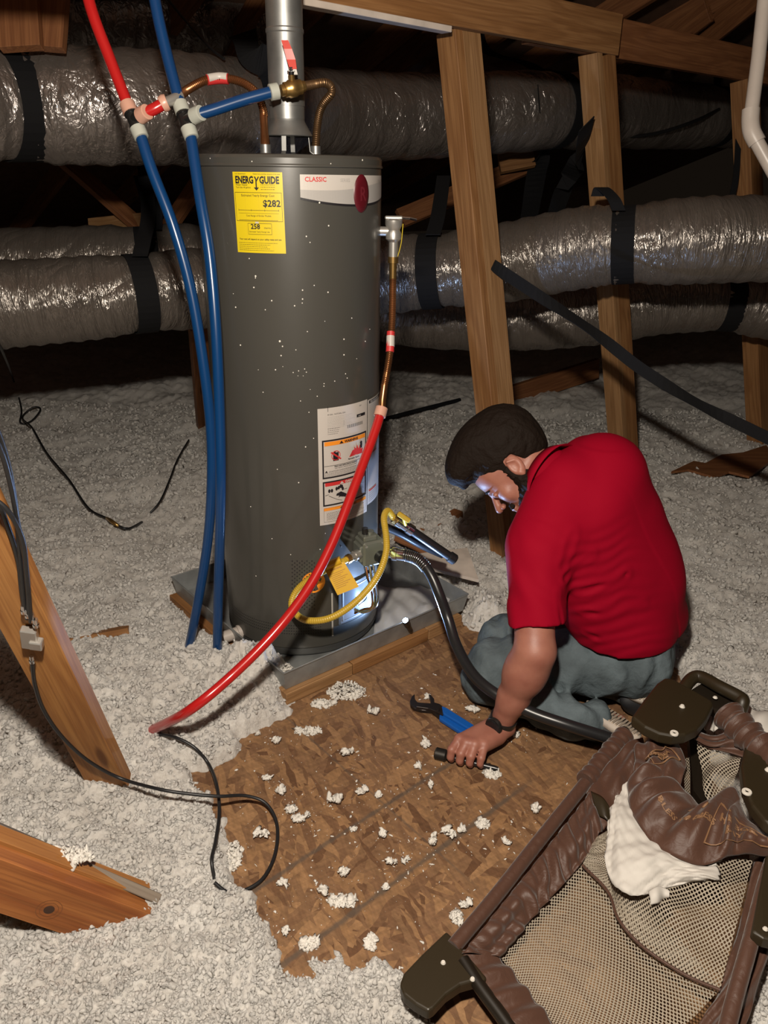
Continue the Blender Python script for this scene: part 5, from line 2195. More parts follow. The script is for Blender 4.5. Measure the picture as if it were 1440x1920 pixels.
# head
g.ell(hd(-.014, 0, .036), HAX, (.099, .078, .090), 0)
g.ell(hd(.040, 0, .040), HAX, (.052, .062, .058), .03)
g.ell(hd(.028, 0, -.035), HAX, (.060, .056, .085), .03)
for sgn in (-1, 1):
    g.cone(hd(-.010, sgn * .055, -.055), hd(.062, sgn * .014, -.100), .018, .020, .03)
    g.ball(hd(.060, sgn * .042, -.024), .022, .02)
g.ball(hd(.068, 0, -.100), .020, .02)
g.cone(hd(.083, -.030, .019), hd(.083, .030, .019), .0105, .0105, .012)
for sgn in (-1, 1):
    g.ball(hd(.097, sgn * .031, .000), .0150, .008, 'sub')
    g.ball(hd(.079, sgn * .031, .000), .0125, .002)
    g.cone(hd(.089, sgn * .020, .003), hd(.086, sgn * .044, .002), .0042, .0042, .004)
g.cone(hd(.090, 0, .008), hd(.116, 0, -.030), .0080, .0115, .010)
for sgn in (-1, 1):
    g.ball(hd(.103, sgn * .0115, -.034), .0085, .006)
    g.ball(hd(.104, sgn * .0065, -.0425), .0038, .002, 'sub')
g.cone(hd(.088, -.020, -.063), hd(.088, .020, -.063), .0060, .0060, .008)
g.cone(hd(.094, -.009, -.062), hd(.094, .009, -.062), .0055, .0055, .005)
g.cone(hd(.089, -.014, -.073), hd(.089, .014, -.073), .0068, .0068, .006)
g.cone(hd(.0995, -.020, -.0672), hd(.0995, .020, -.0672), .0022, .0022, .002, 'sub')
# ears
for sgn in (-1, 1):
    ea = [tuple((hf * .96 + hl * sgn * -.05 + hu * .25).normalized()), tuple(hl), tuple((hu * .97 - hf * .25).normalized())]
    g.ell(hd(-.016, sgn * .080, .000), ea, (.021, .009, .033), .006)
    g.ell(hd(-.013, sgn * .089, .004), ea, (.0125, .006, .019), .003, 'sub')
    g.cone(hd(-.008, sgn * .083, -.020), hd(-.010, sgn * .082, -.028), .007, .0065, .004)
    g.cone(hd(-.026, sgn * .086, .012), hd(-.010, sgn * .087, .026), .0032, .0032, .003)
    g.ball(hd(-.001, sgn * .080, -.003), .0055, .003)
# neck, trunk (under the clothes)
g.cone(hd(-.040, 0, -.020), NB, .056, .060, .02)
TK = Vector((.03, .05, -.035))
g.cone(NB, PEL.lerp(NB, .75) + TK, .060, .095, .04)
g.cone(PEL.lerp(NB, .75) + TK, PEL, .095, .100, .04)
g.cone(NB + Vector((.02, 0, -.03)), S_.lerp(NB, .10), .045, .050, .03)
g.cone(NB + Vector((.02, .0, -.03)), RS_ - UPZ * .03, .045, .050, .03)
# left arm
FA = (W_J - E_)
g.cone(S_, E_, .054, .052, .02)
g.cone(E_, E_ + FA * .28, .050, .0535, .02)
g.cone(E_ + FA * .22, E_ + FA * .62, .053, .041, .03)
g.cone(E_ + FA * .60, W_J, .041, .0300, .02)
g.ball(E_ + Vector((.012, .02, -.008)), .040, .02)
# right arm, resting on the far thigh
RE_, RW_ = RS_ + Vector((-.04, .06, -.26)), Vector((.52, 2.08, .20))
g.cone(RS_ - UPZ * .03, RE_, .050, .046, .02)
g.cone(RE_, RW_, .046, .030, .02)
g.ell(RW_ + Vector((-.05, -.03, -.01)), [(1, 0, 0), (0, 1, 0), (0, 0, 1)], (.05, .035, .02), .02)
# left hand closed over the black tool
TL, TR = G(822, 1414, .014), G(934, 1442, .014)
bar = (TR - TL)
hfd = ((TL + TR) * .5 - W_J)
hfd.z = 0
hfd = (hfd - bar.normalized() * hfd.dot(bar.normalized()) * .6).normalized()
FX = []
for i, (px_, ext) in enumerate(((850, 0), (868.5, .004), (886.5, .003), (904, -.003))):
    B = TL + bar * ((px_ - 822) / 112.0) + hfd * ext
    mcp = B - hfd * (.019 - ext) + UPZ * (.050 - (.003 if i == 3 else 0)) + bar.normalized() * (.004 * (1.5 - i))
    pip = B + hfd * .0115 + UPZ * (.036 - .002 * i)
    dip = B + hfd * .0175 + UPZ * .015
    tip = B + hfd * .010 + UPZ * .002
    FX.append((mcp, pip, dip, tip))
for i, (mcp, pip, dip, tip) in enumerate(FX):
    wr = W_J + bar.normalized() * (.014 * (i - 1.5)) * 1.0 - UPZ * .004
    g.cone(wr, mcp, .022, .0145, .014)
    g.cone(wr.lerp(mcp, .4) - UPZ * .012, mcp - UPZ * .010, .018, .0115, .012)
for i, (mcp, pip, dip, tip) in enumerate(FX):
    s_ = (1.27, 1.32, 1.27, 1.14)[i]
    g.ball(mcp + UPZ * .002, .0108 * s_, .006)
    g.cone(mcp, pip, .0104 * s_, .0094 * s_, .0022)
    g.ball(pip, .0098 * s_, .0022)
    g.cone(pip, dip, .0092 * s_, .0082 * s_, .0020)
    g.cone(dip, tip, .0080 * s_, .0072 * s_, .0020)
th0 = W_J - bar.normalized() * .028 + hfd * .010 - UPZ * .016
th1 = TL + bar * .22 - hfd * .045 + UPZ * .018
th2 = TL + bar * .26 - hfd * .022 + UPZ * .008
g.cone(th0, th1, .0165, .0115, .010)
g.cone(th1, th2, .0108, .0088, .003)
# legs and feet inside the jeans and shoes
g.cone(HPL, KL, .078, .055, .03)
g.cone(HPR, KR, .078, .055, .03)
g.cone(KL, AL, .050, .036, .02)
g.cone(KR, AR, .050, .036, .02)
g.cone(AL, AL + Vector((.11, .02, -.02)), .034, .024, .02)
g.cone(AR, AR + Vector((.10, .02, -.02)), .034, .024, .02)
g.plane((0, 0, .002), (0, 0, -1))
V, F = g.mesh(1)
npmesh('body', V, F, M_SKIN, man)
del g

# ---- hair and beard
gh = Grid(np.array(HO) - .24, np.array(HO) + .24, 0.0030)
gh.ell(hd(-.036, 0, .066), HAX, (.122, .092, .108), 0)
gh.ell(hd(.016, 0, .126), HAX, (.090, .078, .060), .03)
gh.ell(hd(.072, .01, .122), HAX, (.056, .060, .044), .02)
gh.cone(hd(.088, .028, .104), hd(.112, .020, .092), .022, .010, .015)
gh.ell(hd(-.085, 0, .010), HAX, (.045, .062, .060), .03)
# hairline
X, Y, Z = gh.full()
fx = (X - HO.x) * hf.x + (Y - HO.y) * hf.y + (Z - HO.z) * hf.z
fu = (X - HO.x) * hu.x + (Y - HO.y) * hu.y + (Z - HO.z) * hu.z
fl_ = (X - HO.x) * hl.x + (Y - HO.y) * hl.y + (Z - HO.z) * hl.z
line = np.interp(fx, [-.2, -.075, -.045, -.036, -.005, .004, .016, .022, .05, .085, .14], [-.050, -.045, -.020, .030, .036, .010, .006, .034, .052, .066, .066]).astype(np.float32)
nz = 0.010 * (vn3(fx * 70, fl_ * 70, fu * 30) - .5)
gh.D = np.maximum(gh.D, (line + nz - fu) * .8)
strand = lambda x, y, z: .0075 * (np.abs(fbm((x * hf.x + y * hf.y + z * hf.z) * 26, (x * hl.x + y * hl.y + z * hl.z) * 60, (x * hu.x + y * hu.y + z * hu.z) * 34, 4)) * 2 - .25)
gh.disp(strand)
V, F = gh.mesh(1)
ob = npmesh('hair', V, F, M_HAIR, man)
gb = Grid(np.array(HO) - .18, np.array(HO) + .18, 0.0028)
for sgn in (-1, 1):
    gb.cone(hd(.006, sgn * .068, .012), hd(.004, sgn * .064, -.045), .013, .024, .01)
    gb.cone(hd(.000, sgn * .058, -.055), hd(.058, sgn * .024, -.100), .033, .036, .012)
gb.ball(hd(.068, 0, -.106), .034, .012)
gb.cone(hd(.086, -.022, -.054), hd(.086, .022, -.054), .0085, .0085, .004)
gb.cone(hd(.088, -.018, -.084), hd(.088, .018, -.084), .010, .010, .008)
gb.cone(hd(.090, -.016, -.067), hd(.1, .016, -.067), .011, .011, .004, 'sub')
gb.disp(lambda x, y, z: .004 * (vn3(x * 160, y * 160, z * 160) - .5) * 2)
V, F = gb.mesh(1)
npmesh('beard', V, F, M_HAIR, man)
mb = MB()
for sgn in (-1, 1):
    mb = MB()
    mb.tube(catmull([hd(.093, sgn * .016, .021), hd(.094, sgn * .030, .026), hd(.083, sgn * .047, .022)], 5), [.0035, .0038, .0042, .0042, .0042, .004, .0036, .0034, .003, .0025, .002], 8)
    mb.build('eyebrow', M_HAIR, man)

# ---- shirt
zh = PY(1140, 1268, 1.84).z
gs = Grid([.20, 1.58, .08], [.98, 2.34, .92], 0.0045)
CH = NB.lerp(PEL, .25)
A0, A1 = PY(1112, 912, 2.05), PY(1206, 1150, 2.03)
B0, B1 = PY(1042, 1015, 1.90), PY(1160, 1178, 1.92)
gs.cone(A0, A1, .118, .120, 0)
gs.cone(B0, B1, .108, .122, .05)
gs.cone(A1, A1 + Vector((.015, .0, -.14)), .120, .118, .03)
gs.cone(B1, B1 + Vector((.02, .0, -.14)), .122, .118, .03)
gs.ball(PY(1096, 940, 1.99), .125, .05)
gs.ball(PY(1128, 892, 2.03), .122, .06)
gs.ball(PY(1162, 975, 2.03), .122, .06)
gs.ball(PY(1186, 1050, 2.02), .132, .06)
gs.cone(PY(1100, 960, 1.97), PY(1183, 1168, 1.96), .122, .128, .06)
gs.cone(NB + Vector((.015, 0, -.01)), PY(1075, 930, 1.98), .082, .10, .04)
gs.cone(NB + Vector((.01, -.02, -.02)), S_ + Vector((.02, .01, 0)), .080, .078, .04)
gs.cone(PY(1022, 930, 1.95), PY(990, 1005, 1.88), .045, .05, .03)
gs.ball(PY(1215, 1095, 1.99), .095, .05)
SE = S_.lerp(E_, .80)
g2 = (E_ - S_).normalized()
# sleeve made apart so it can be cut square
gl = Grid([.20, 1.58, .08], [.98, 2.34, .92], 0.0045)
gl.cone(S_ + Vector((.015, .02, .0)), SE + g2 * .12, .080, .072, 0)
gl.plane(PY(1008, 1172, 1.72), g2 + Vector((.10, .1, 0)))
gl.disp(lambda x, y, z: .004 * np.sin((x + z) * 55 + 5 * vn3(x * 12, y * 12, z * 12)) * .6, .02)
gs.plane((0, 0, zh), (0, .05, -1))
h_ = np.clip(0.5 + 0.5 * (gl.D - gs.D) / .028, 0, 1)
gs.D = gl.D * (1 - h_) + gs.D * h_ - .028 * h_ * (1 - h_)
del gl
gs.cone(RS_, RS_ + Vector((-.03, .06, -.20)), .078, .070, .04)
# neck opening
gs.cone(hd(-.030, 0, -.03), hd(-.04, 0, -.02).lerp(NB, .72), .068, .060, .008, 'sub')
gs.cone(hd(.02, 0, -.09), hd(-.02, 0, -.06), .06, .06, .01, 'sub')
# folds: arcs that sweep out of the armpit across the lower back, and drag lines under the arm
arm = PY(1062, 1100, 1.80)
d1 = (CR * .90 + CU * .36).normalized()
d2 = (CR * -.36 + CU * .90).normalized()


def sf(px, py, y0):
    return PY(px, py, y0)


CREASE = [(sf(1010, 885, 1.86), sf(985, 960, 1.80), .010, .0050), (sf(1040, 905, 1.87), sf(1000, 985, 1.79), .009, .0040),
          (sf(1062, 1085, 1.76), sf(1120, 1040, 1.80), .008, .0045), (sf(1066, 1120, 1.77), sf(1170, 1075, 1.84), .008, .0045),
          (sf(1062, 1160, 1.78), sf(1200, 1130, 1.84), .008, .0040), (sf(1050, 1190, 1.80), sf(1220, 1195, 1.84), .008, .0035),
          (sf(1060, 1060, 1.76), sf(1085, 990, 1.80), .009, .0035), (sf(1055, 1110, 1.72), sf(1050, 1170, 1.70), .007, .0030)]


def folds(x, y, z):
    px_, py_, pz_ = x - arm.x, y - arm.y, z - arm.z
    a = px_ * d1.x + py_ * d1.y + pz_ * d1.z
    b = px_ * d2.x + py_ * d2.y + pz_ * d2.z + 0.9 * a * a
    w = np.clip((a + .03) / .06, 0, 1) * np.clip((.20 - b) / .14, 0, 1) * np.clip((z - zh) / .05 + .15, 0, 1) * np.clip((.26 - a) / .12, 0.15, 1)
    n = fbm(x * 7, y * 7, z * 7, 3)
    ph = b * 185 + 9 * n + 1.5 * np.sin(a * 20)
    f = np.sin(ph + 4 * n) * .0013 * w * (0.55 + 1.2 * vn3(a * 14, b * 26, z * 3))
    c1 = np.exp(-((px_ * CU.x + py_ * CU.y + pz_ * CU.z - .16) / .018) ** 2) * 0
    # a few long drag creases: shoulder to armpit, and down the sleeve
    cr = 0
    for (p0, p1, w_, amp) in CREASE:
        e_ = np.array(p1 - p0)
        L_ = e_ @ e_
        t = ((x - p0.x) * e_[0] + (y - p0.y) * e_[1] + (z - p0.z) * e_[2]) / L_
        tc_ = np.clip(t, 0, 1)
        d_ = np.sqrt((x - p0.x - tc_ * e_[0]) ** 2 + (y - p0.y - tc_ * e_[1]) ** 2 + (z - p0.z - tc_ * e_[2]) ** 2) + .006 * (vn3(x * 25, y * 25, z * 25) - .5)
        cr = cr + amp * np.exp(-(d_ / w_) ** 2) - .6 * amp * np.exp(-((d_ - 1.9 * w_) / w_) ** 2)
    return f + cr + .006 * fbm(x * 5 + 3, y * 5, z * 5, 3)


gs.disp(folds)
V, F = gs.mesh(2)
npmesh('polo_shirt', V, F, M_SHIRT, man)
# collar
nd = (HO + hf * -.04 + hu * -.03 - NB).normalized()
cx_, cy_, cz_ = basis(nd)
mb = MB()
pts = []
for j, (rr, hh) in enumerate(((.074, -.012), (.072, .026), (.077, .029), (.098, -.002))):
    pts.append([NB + nd * (hh + .022 + .008 * math.sin(2 * math.pi * k / 40 + 1)) + (cy_ * math.cos(2 * math.pi * k / 40) + cz_ * math.sin(2 * math.pi * k / 40)) * rr for k in range(40)])
vs = [p for r in pts for p in r]
fs = [(j * 40 + k, j * 40 + (k + 1) % 40, (j + 1) * 40 + (k + 1) % 40, (j + 1) * 40 + k) for j in range(3) for k in range(40)]
mb.add(vs, fs, 0)
co = mb.build('collar', M_SHIRT, man)
so = co.modifiers.new('solid', 'SOLIDIFY')
so.thickness = .002

# ---- jeans
gj = Grid([.20, 1.62, -.01], [.98, 2.34, .42], 0.0045)
gj.ball(PEL + Vector((.0, -.01, -.02)), .122, 0)
gj.cone(HPL + Vector((.02, .005, -.02)), KL + Vector((.02, .01, .035)), .108, .086, .04)
gj.cone(HPR + Vector((.01, 0, -.02)), KR + Vector((.015, .01, .03)), .108, .088, .02)
gj.cone(KL, AL + Vector((-.02, 0, .0)), .070, .056, .02)
gj.cone(KR, AR, .070, .052, .02)
gj.ball(KL + Vector((-.005, .0, .0)), .072, .03)
gj.cone(AL + Vector((-.04, 0, 0)), AL + Vector((.035, .01, -.004)), .052, .054, .01)
gj.cone(AR + Vector((-.04, 0, 0)), AR + Vector((.03, .01, 0)), .050, .050, .01)
wd_ = lambda x, y, z: .0095 * np.sin(x * 70 + 7 * vn3(x * 9, y * 14, z * 14)) * (vn3(x * 10 + 4, y * 16, z * 16) ** 1.5) + .010 * np.abs(fbm(x * 14, y * 20, z * 20, 3))
gj.disp(wd_)
gj.plane((0, 0, .003), (0, 0, -1))
gj.plane(AL + Vector((.022, 0, 0)), ((AL - KL).normalized() + Vector((1.2, -.5, -.9))).normalized()) if False else None
V, F = gj.mesh(2)
npmesh('jeans', V, F, M_JEAN, man)
# belt glimpse at the back of the waist
mb = MB()
q0, q1 = PY(1232, 1262, 2.0), PY(1250, 1272, 2.02)
mb.strip([q0, q0.lerp(q1, .5), q1], UPZ * .014, .006)
mb.build('belt', M_STRAP, man)

# ---- shoes
M_CANV = plain('black_canvas', (0.012, 0.012, 0.014), 0.7)
M_SOLE = plain('dirty_white_rubber', (0.48, 0.42, 0.36), 0.7, var=.15)
M_TANS = plain('tan_outsole', (0.40, 0.33, 0.26), 0.8, var=.15)


def shoe(h, t, side, upn, flip):
    """h heel, t toe, sole facing upn"""
    ax = (t - h).normalized()
    sd_ = ax.cross(upn).normalized()
    upn = sd_.cross(ax).normalized()
    A3 = [tuple(ax), tuple(sd_), tuple(upn)]
    L = (t - h).length
    gg = Grid(np.minimum(h, t) - .09, np.maximum(h, t) + .09, .0032)
    c = h.lerp(t, .5)
    gg.ell(h.lerp(t, .25) - upn * .030, A3, (.075, .036, .036), 0)
    gg.ell(h.lerp(t, .70) - upn * .026, A3, (.085, .044, .030), .02)
    gg.ell(h.lerp(t, .22) - upn * .052, A3, (.045, .036, .030), .02)
    V, F = gg.mesh(1)
    sh = empty('shoe_tmp', c) if False else None
    o = npmesh('shoe', V, F, M_CANV, man)
    # sole outline
    n = 30
    ol = []
    for k in range(n):
        a = 2 * math.pi * k / n
        u = math.cos(a)
        w = .040 + .006 * u - .004 * math.cos(2 * a)
        ol.append(c + ax * (u * (L / 2 + .035)) + sd_ * (math.sin(a) * w))
    m_ = MB()
    m_.prism([p - upn * .010 for p in ol], upn, .020, 0, True)
    so_ = m_.build('sole', M_SOLE, o)
    m_ = MB()
    for k in range(17):
        u = -1 + 2 * (k + .5) / 17
        w = .036 * math.sqrt(max(0, 1 - u * u)) + .002
        m_.box(c + ax * (u * (L / 2 + .030)) + upn * .0115, (.0055, w * 2, .004), 0, Matrix((ax, sd_, upn)).transposed())
    m_.build('tread', M_TANS, o)
    m_ = MB()
    for k in range(5):
        p = h.lerp(t, .42 + k * .09)
        m_.tube(catmull([p + sd_ * .038 * s2 - upn * z2 for (s2, z2) in ((-1, .02), (-.7, .05), (0, .06), (.7, .05), (1, .02))], 4), .0028, 6)
    m_.build('laces', M_SOLE, o)
    return o


shoe(G(1118, 1332, .075), G(1178, 1372, .055), 1, (CR * .75 + CU * .30 - _F * .55), False)
shoe(G(1196, 1302, .085), G(1262, 1300, .055), 1, (CR * .25 + CU * .7 - _F * .65), False)

# ---- wristwatch
wa = (W_J - E_).normalized()
wc = E_ + FA * .93
fn_ = (CR * -.30 + CU * .45 - _F * .84).normalized()
fn_ = (fn_ - wa * fn_.dot(wa)).normalized()
x_, y_, z_ = wa, fn_, wa.cross(fn_)
watch = empty('wristwatch', wc, 'black smartwatch with a dark round face and strap on the man\'s left wrist', 'watch')
mb = MB()
pr = [(-.0125, -.001), (-.0125, .0034), (.0125, .0034), (.0125, -.001)]
n = 48
vs, fs = [], []
for k in range(n):
    a = 2 * math.pi * k / n
    rx, ry = .0362, .0345
    base_ = wc + y_ * math.cos(a) * rx + z_ * math.sin(a) * ry
    o_ = (y_ * math.cos(a) + z_ * math.sin(a))
    for (h1, r1) in pr:
        vs.append(base_ + wa * h1 + o_ * r1)
fs = [(k * 4 + j, k * 4 + (j + 1) % 4, ((k + 1) % n) * 4 + (j + 1) % 4, ((k + 1) % n) * 4 + j) for k in range(n) for j in range(4)]
mb.add(vs, fs, 0, smooth=False)
mb.build('strap', M_BLKP, watch)
mb = MB()
mb.lathe([(0, 0), (.024, 0), (.0255, .003), (.0255, .009), (.0235, .0125), (0, .0128)], wc + fn_ * .036, fn_, seg=32)
mb.cyl(wc + fn_ * .042 - wa * .0 + z_ * .021, wc + fn_ * .042 + z_ * .0245, .003, seg=10)
mb.build('case', M_CHROME if False else plain('watch_case', (0.03, 0.03, 0.03), 0.25, metal=.6), watch)
mb = MB()
mb.lathe([(0, .0134), (.0205, .0134), (.0220, .0127)], wc + fn_ * .036, fn_, seg=32)
mb.build('face', plain('watch_glass', (0.008, 0.008, 0.010), 0.08), watch)

# ---- black tool under the hand
e = empty('hand_tool', TL, 'dark tool gripped in the man\'s left hand on the floor, hexagonal end showing', 'tool')
bx = bar.normalized()
mb = MB()
mb.tube([TL + bx * .008, TR - bx * .01, TR], [.0085, .0075, .006], 12)
mb.build('handle', M_BLKP, e)
mb = MB()
mb.tube([TL - bx * .010, TL - bx * .007, TL + bx * .020, TL + bx * .026], [.013, .0175, .0175, .010], 6)
mb.build('hex_head', plain('dark_steel', (0.03, 0.026, 0.022), 0.45, metal=.6), e)

# ================================================================ folded play yard at the lower right
def polyres(pts, n):
    P = [Vector(p) for p in pts]
    L = [0.0]
    for i in range(1, len(P)):
        L.append(L[-1] + (P[i] - P[i - 1]).length)
    out = []
    for k in range(n + 1):
        s = L[-1] * k / n
        j = 0
        while j < len(L) - 2 and L[j + 1] < s:
            j += 1
        out.append(P[j].lerp(P[j + 1], (s - L[j]) / max(1e-9, L[j + 1] - L[j])))
    return out


class Patch:
    """soft sheet spanned between two edge curves given as (px, py, height)"""
    def __init__(s, A, B, n=60, m=24, disp=None, bulge=0.0, smoothpts=True):
        f = (lambda q: catmull([G(*p) for p in q], 6)) if smoothpts else (lambda q: [G(*p) for p in q])
        s.A, s.B, s.n, s.m = polyres(f(A), n), polyres(f(B), n), n, m
        s.disp, s.bulge = disp, bulge

    def base(s, u, v):
        a = s._at(s.A, u)
        b = s._at(s.B, u)
        return a.lerp(b, v)

    def _at(s, P, u):
        t = min(max(u, 0), 1) * s.n
        k = min(int(t), s.n - 1)
        return P[k].lerp(P[k + 1], t - k)

    def P(s, u, v, off=0.0):
        p = s.base(u, v)
        du = s.base(min(u + .02, 1), v) - s.base(max(u - .02, 0), v)
        dv = s.base(u, min(v + .05, 1)) - s.base(u, max(v - .05, 0))
        nn = du.cross(dv)
        if nn.length < 1e-9:
            nn = Vector((0, 0, 1))
        nn.normalize()
        if nn.z < 0:
            nn = -nn
        h = s.bulge * math.sin(math.pi * v) if s.bulge else 0.0
        if s.disp:
            h += s.disp(u, v)
        return p + nn * (h + off)

    def mesh(s, mb, mi=0):
        vs, fs, uv = [], [], []
        n, m = s.n, s.m
        LU = sum((s.A[i + 1] - s.A[i]).length + (s.B[i + 1] - s.B[i]).length for i in range(n)) / 2
        LV = sum((s.A[i] - s.B[i]).length for i in range(n + 1)) / (n + 1)
        for i in range(n + 1):
            for j in range(m + 1):
                vs.append(s.P(i / n, j / m))
        for i in range(n):
            for j in range(m):
                a = i * (m + 1) + j
                fs.append((a, a + m + 1, a + m + 2, a + 1))
                uv.append([(i / n * LU, j / m * LV), ((i + 1) / n * LU, j / m * LV), ((i + 1) / n * LU, (j + 1) / m * LV), (i / n * LU, (j + 1) / m * LV)])
        mb.add(vs, fs, mi, uv)
        return s


def cloth(name, A, B, mat, parent, n=60, m=24, disp=None, bulge=0.0, th=.0022, extra=None, label=None):
    p = Patch(A, B, n, m, disp, bulge)
    mbx = MB()
    p.mesh(mbx)
    mats = [mat]
    if extra:
        extra(p, mbx)
        mats.append(M_PRINT)
    o = mbx.build(name, mats, parent)
    if th:
        so_ = o.modifiers.new('solid', 'SOLIDIFY')
        so_.thickness = th
        so_.offset = -1
    if label:
        o['label'] = label
    return o


def satin():
    m, nt, b = newmat('brown_nylon')
    tc = N(nt, 'ShaderNodeTexCoord')
    b.inputs['Base Color'].default_value = (0.070, 0.031, 0.019, 1)
    b.inputs['Roughness'].default_value = 0.52
    b.inputs['Specular IOR Level'].default_value = 0.35
    b.inputs['Sheen Weight'].default_value = 0.15
    n = N(nt, 'ShaderNodeTexNoise')
    n.inputs['Scale'].default_value = 26
    n.inputs['Detail'].default_value = 5
    n.inputs['Distortion'].default_value = 1.0
    nt.links.new(tc.outputs['Object'], n.inputs['Vector'])
    bp = N(nt, 'ShaderNodeBump')
    bp.inputs['Strength'].default_value = 0.55
    bp.inputs['Distance'].default_value = 0.006
    nt.links.new(n.outputs['Fac'], bp.inputs['Height'])
    nt.links.new(bp.outputs[0], b.inputs['Normal'])
    return m


def netting():
    m, nt, b = newmat('mesh_netting')
    tc = N(nt, 'ShaderNodeTexCoord')
    b.inputs['Base Color'].default_value = (0.30, 0.255, 0.195, 1)
    b.inputs['Roughness'].default_value = 0.7
    mp = N(nt, 'ShaderNodeMapping')
    mp.inputs['Scale'].default_value = (165, 165, 1)
    mp.inputs['Rotation'].default_value = (0, 0, .78)
    nt.links.new(tc.outputs['UV'], mp.inputs['Vector'])
    fr = N(nt, 'ShaderNodeVectorMath', operation='FRACTION')
    nt.links.new(mp.outputs[0], fr.inputs[0])
    sb = N(nt, 'ShaderNodeVectorMath', operation='SUBTRACT')
    sb.inputs[1].default_value = (.5, .5, 0)
    nt.links.new(fr.outputs[0], sb.inputs[0])
    sx = N(nt, 'ShaderNodeSeparateXYZ')
    nt.links.new(sb.outputs[0], sx.inputs[0])
    cx = N(nt, 'ShaderNodeCombineXYZ')
    nt.links.new(sx.outputs[0], cx.inputs[0])
    nt.links.new(sx.outputs[1], cx.inputs[1])
    ln = N(nt, 'ShaderNodeVectorMath', operation='LENGTH')
    nt.links.new(cx.outputs[0], ln.inputs[0])
    gt = N(nt, 'ShaderNodeMath', operation='LESS_THAN')
    gt.inputs[1].default_value = 0.365
    nt.links.new(ln.outputs['Value'], gt.inputs[0])
    tr = N(nt, 'ShaderNodeBsdfTransparent')
    mx = N(nt, 'ShaderNodeMixShader')
    nt.links.new(gt.outputs[0], mx.inputs[0])
    nt.links.new(b.outputs[0], mx.inputs[1])
    nt.links.new(tr.outputs[0], mx.inputs[2])
    nt.links.new(mx.outputs[0], nt.nodes['Material Output'].inputs['Surface'])
    return m


M_NYL = satin()
M_NET = netting()
M_OLIVE = plain('olive_brown_plastic', (0.022, 0.015, 0.006), 0.45)
M_OLIVED = plain('dark_inner_plastic', (0.010, 0.007, 0.004), 0.4)
M_PRINT = plain('tan_print', (0.22, 0.115, 0.055), 0.6)
M_RIVET = plain('rivet_white', (0.62, 0.58, 0.52), 0.3)
M_PAPER = plain('white_liner', (0.52, 0.49, 0.45), 0.7, var=0.05)

pen = empty('play_yard', G(1150, 1650, 0), 'collapsed brown play yard with netting panels lying at the lower right', 'play yard')
FT = (850, 1776, .075)
TOPN = (1172, 1376, .150)
# long tube on the left side
mb = MB()
tp = [G(*FT), G(930, 1680, .088), G(1010, 1578, .105), G(1090, 1478, .125), G(*TOPN)]
mb.tube(catmull(tp, 8), .0150, 20)
mb.build('side_tube', M_NYL, pen)
mb = MB()
pts = catmull([G(1098, 1466, .132), G(1125, 1434, .138), G(1150, 1404, .145), G(1172, 1378, .15)], 14)
rs = [.024 + .003 * math.sin(i * .9) * math.cos(i * .37) for i in range(len(pts))]
mb.tube(pts, rs, 22)
mb.build('tube_sleeve', M_NYL, pen)
mb = MB()
mb.sphere(G(1170, 1374, .155), .0165, 14, 10)
mb.build('end_cap', M_OLIVE, pen)
# foot plate
z = .055
fp = [(836, 1762), (790, 1806), (756, 1842), (749, 1862), (756, 1882), (778, 1900), (802, 1914), (812, 1908), (836, 1882), (862, 1864), (890, 1856), (905, 1860), (912, 1850), (880, 1812), (850, 1776)]
mb = MB()
mb.prism([G(a, b, z) for a, b in fp], UPZ, .026)
fpo = mb.build('foot_plate', M_OLIVE, pen)
bvm = fpo.modifiers.new('bev', 'BEVEL')
bvm.width, bvm.segments, bvm.limit_method = .005, 3, 'ANGLE'
for (a, b) in ((831, 1805), (886, 1836)):
    mb = MB()
    mb.lathe([(0, .0035), (.0035, .003), (.005, 0)], G(a, b, z + .026), UPZ, seg=14)
    mb.build('rivet', M_RIVET, fpo)
mb = MB()
mb.tube(catmull([G(868, 1800, .075), G(900, 1850, .070), G(940, 1905, .065), G(985, 1970, .060)], 6), .013, 14)
mb.build('bottom_tube', M_OLIVED, pen)

wr = lambda u, v: .010 * (math.sin(u * 31 + 4 * math.sin(v * 3 + u * 9)) * (0.4 + .6 * v)) + .004 * math.sin(u * 83 + v * 5)
cloth('fabric_border', [(866, 1788, .085), (950, 1686, .098), (1030, 1584, .115), (1104, 1490, .135)], [(936, 1794, .060), (1012, 1706, .075), (1090, 1620, .095), (1130, 1556, .12)], M_NYL, pen, 90, 16, wr, .008)
cloth('fabric_border', [(862, 1782, .078), (890, 1832, .074), (930, 1888, .070), (980, 1960, .066)], [(936, 1792, .062), (968, 1830, .060), (1012, 1884, .058), (1062, 1950, .056)], M_NYL, pen, 60, 16, lambda u, v: .005 * math.sin(u * 26 + 3 * v), .006)
# upper left pleated panel beside the sleeve
cloth('fabric_border', [(1100, 1488, .130), (1135, 1440, .150), (1180, 1395, .165), (1205, 1385, .17)], [(1130, 1560, .110), (1158, 1520, .125), (1190, 1468, .15), (1222, 1425, .17)], M_NYL, pen, 50, 22, lambda u, v: .007 * math.sin(v * 13 + 2 * u) * u + .004 * math.sin(u * 18), .008)
cloth('strap_tab', [(1108, 1484, .145), (1128, 1494, .15), (1142, 1512, .145)], [(1122, 1530, .130), (1136, 1536, .135), (1146, 1552, .12)], M_OLIVE, pen, 14, 8, None, .003)
# lower netting
cloth('netting_panel', [(936, 1793, .050), (1012, 1706, .062), (1090, 1620, .085), (1128, 1562, .105)], [(1062, 1950, .045), (1160, 1940, .05), (1270, 1930, .06), (1350, 1858, .08)], M_NET, pen, 70, 50, lambda u, v: .006 * math.sin(u * 5) * math.sin(v * 4), 0, 0)
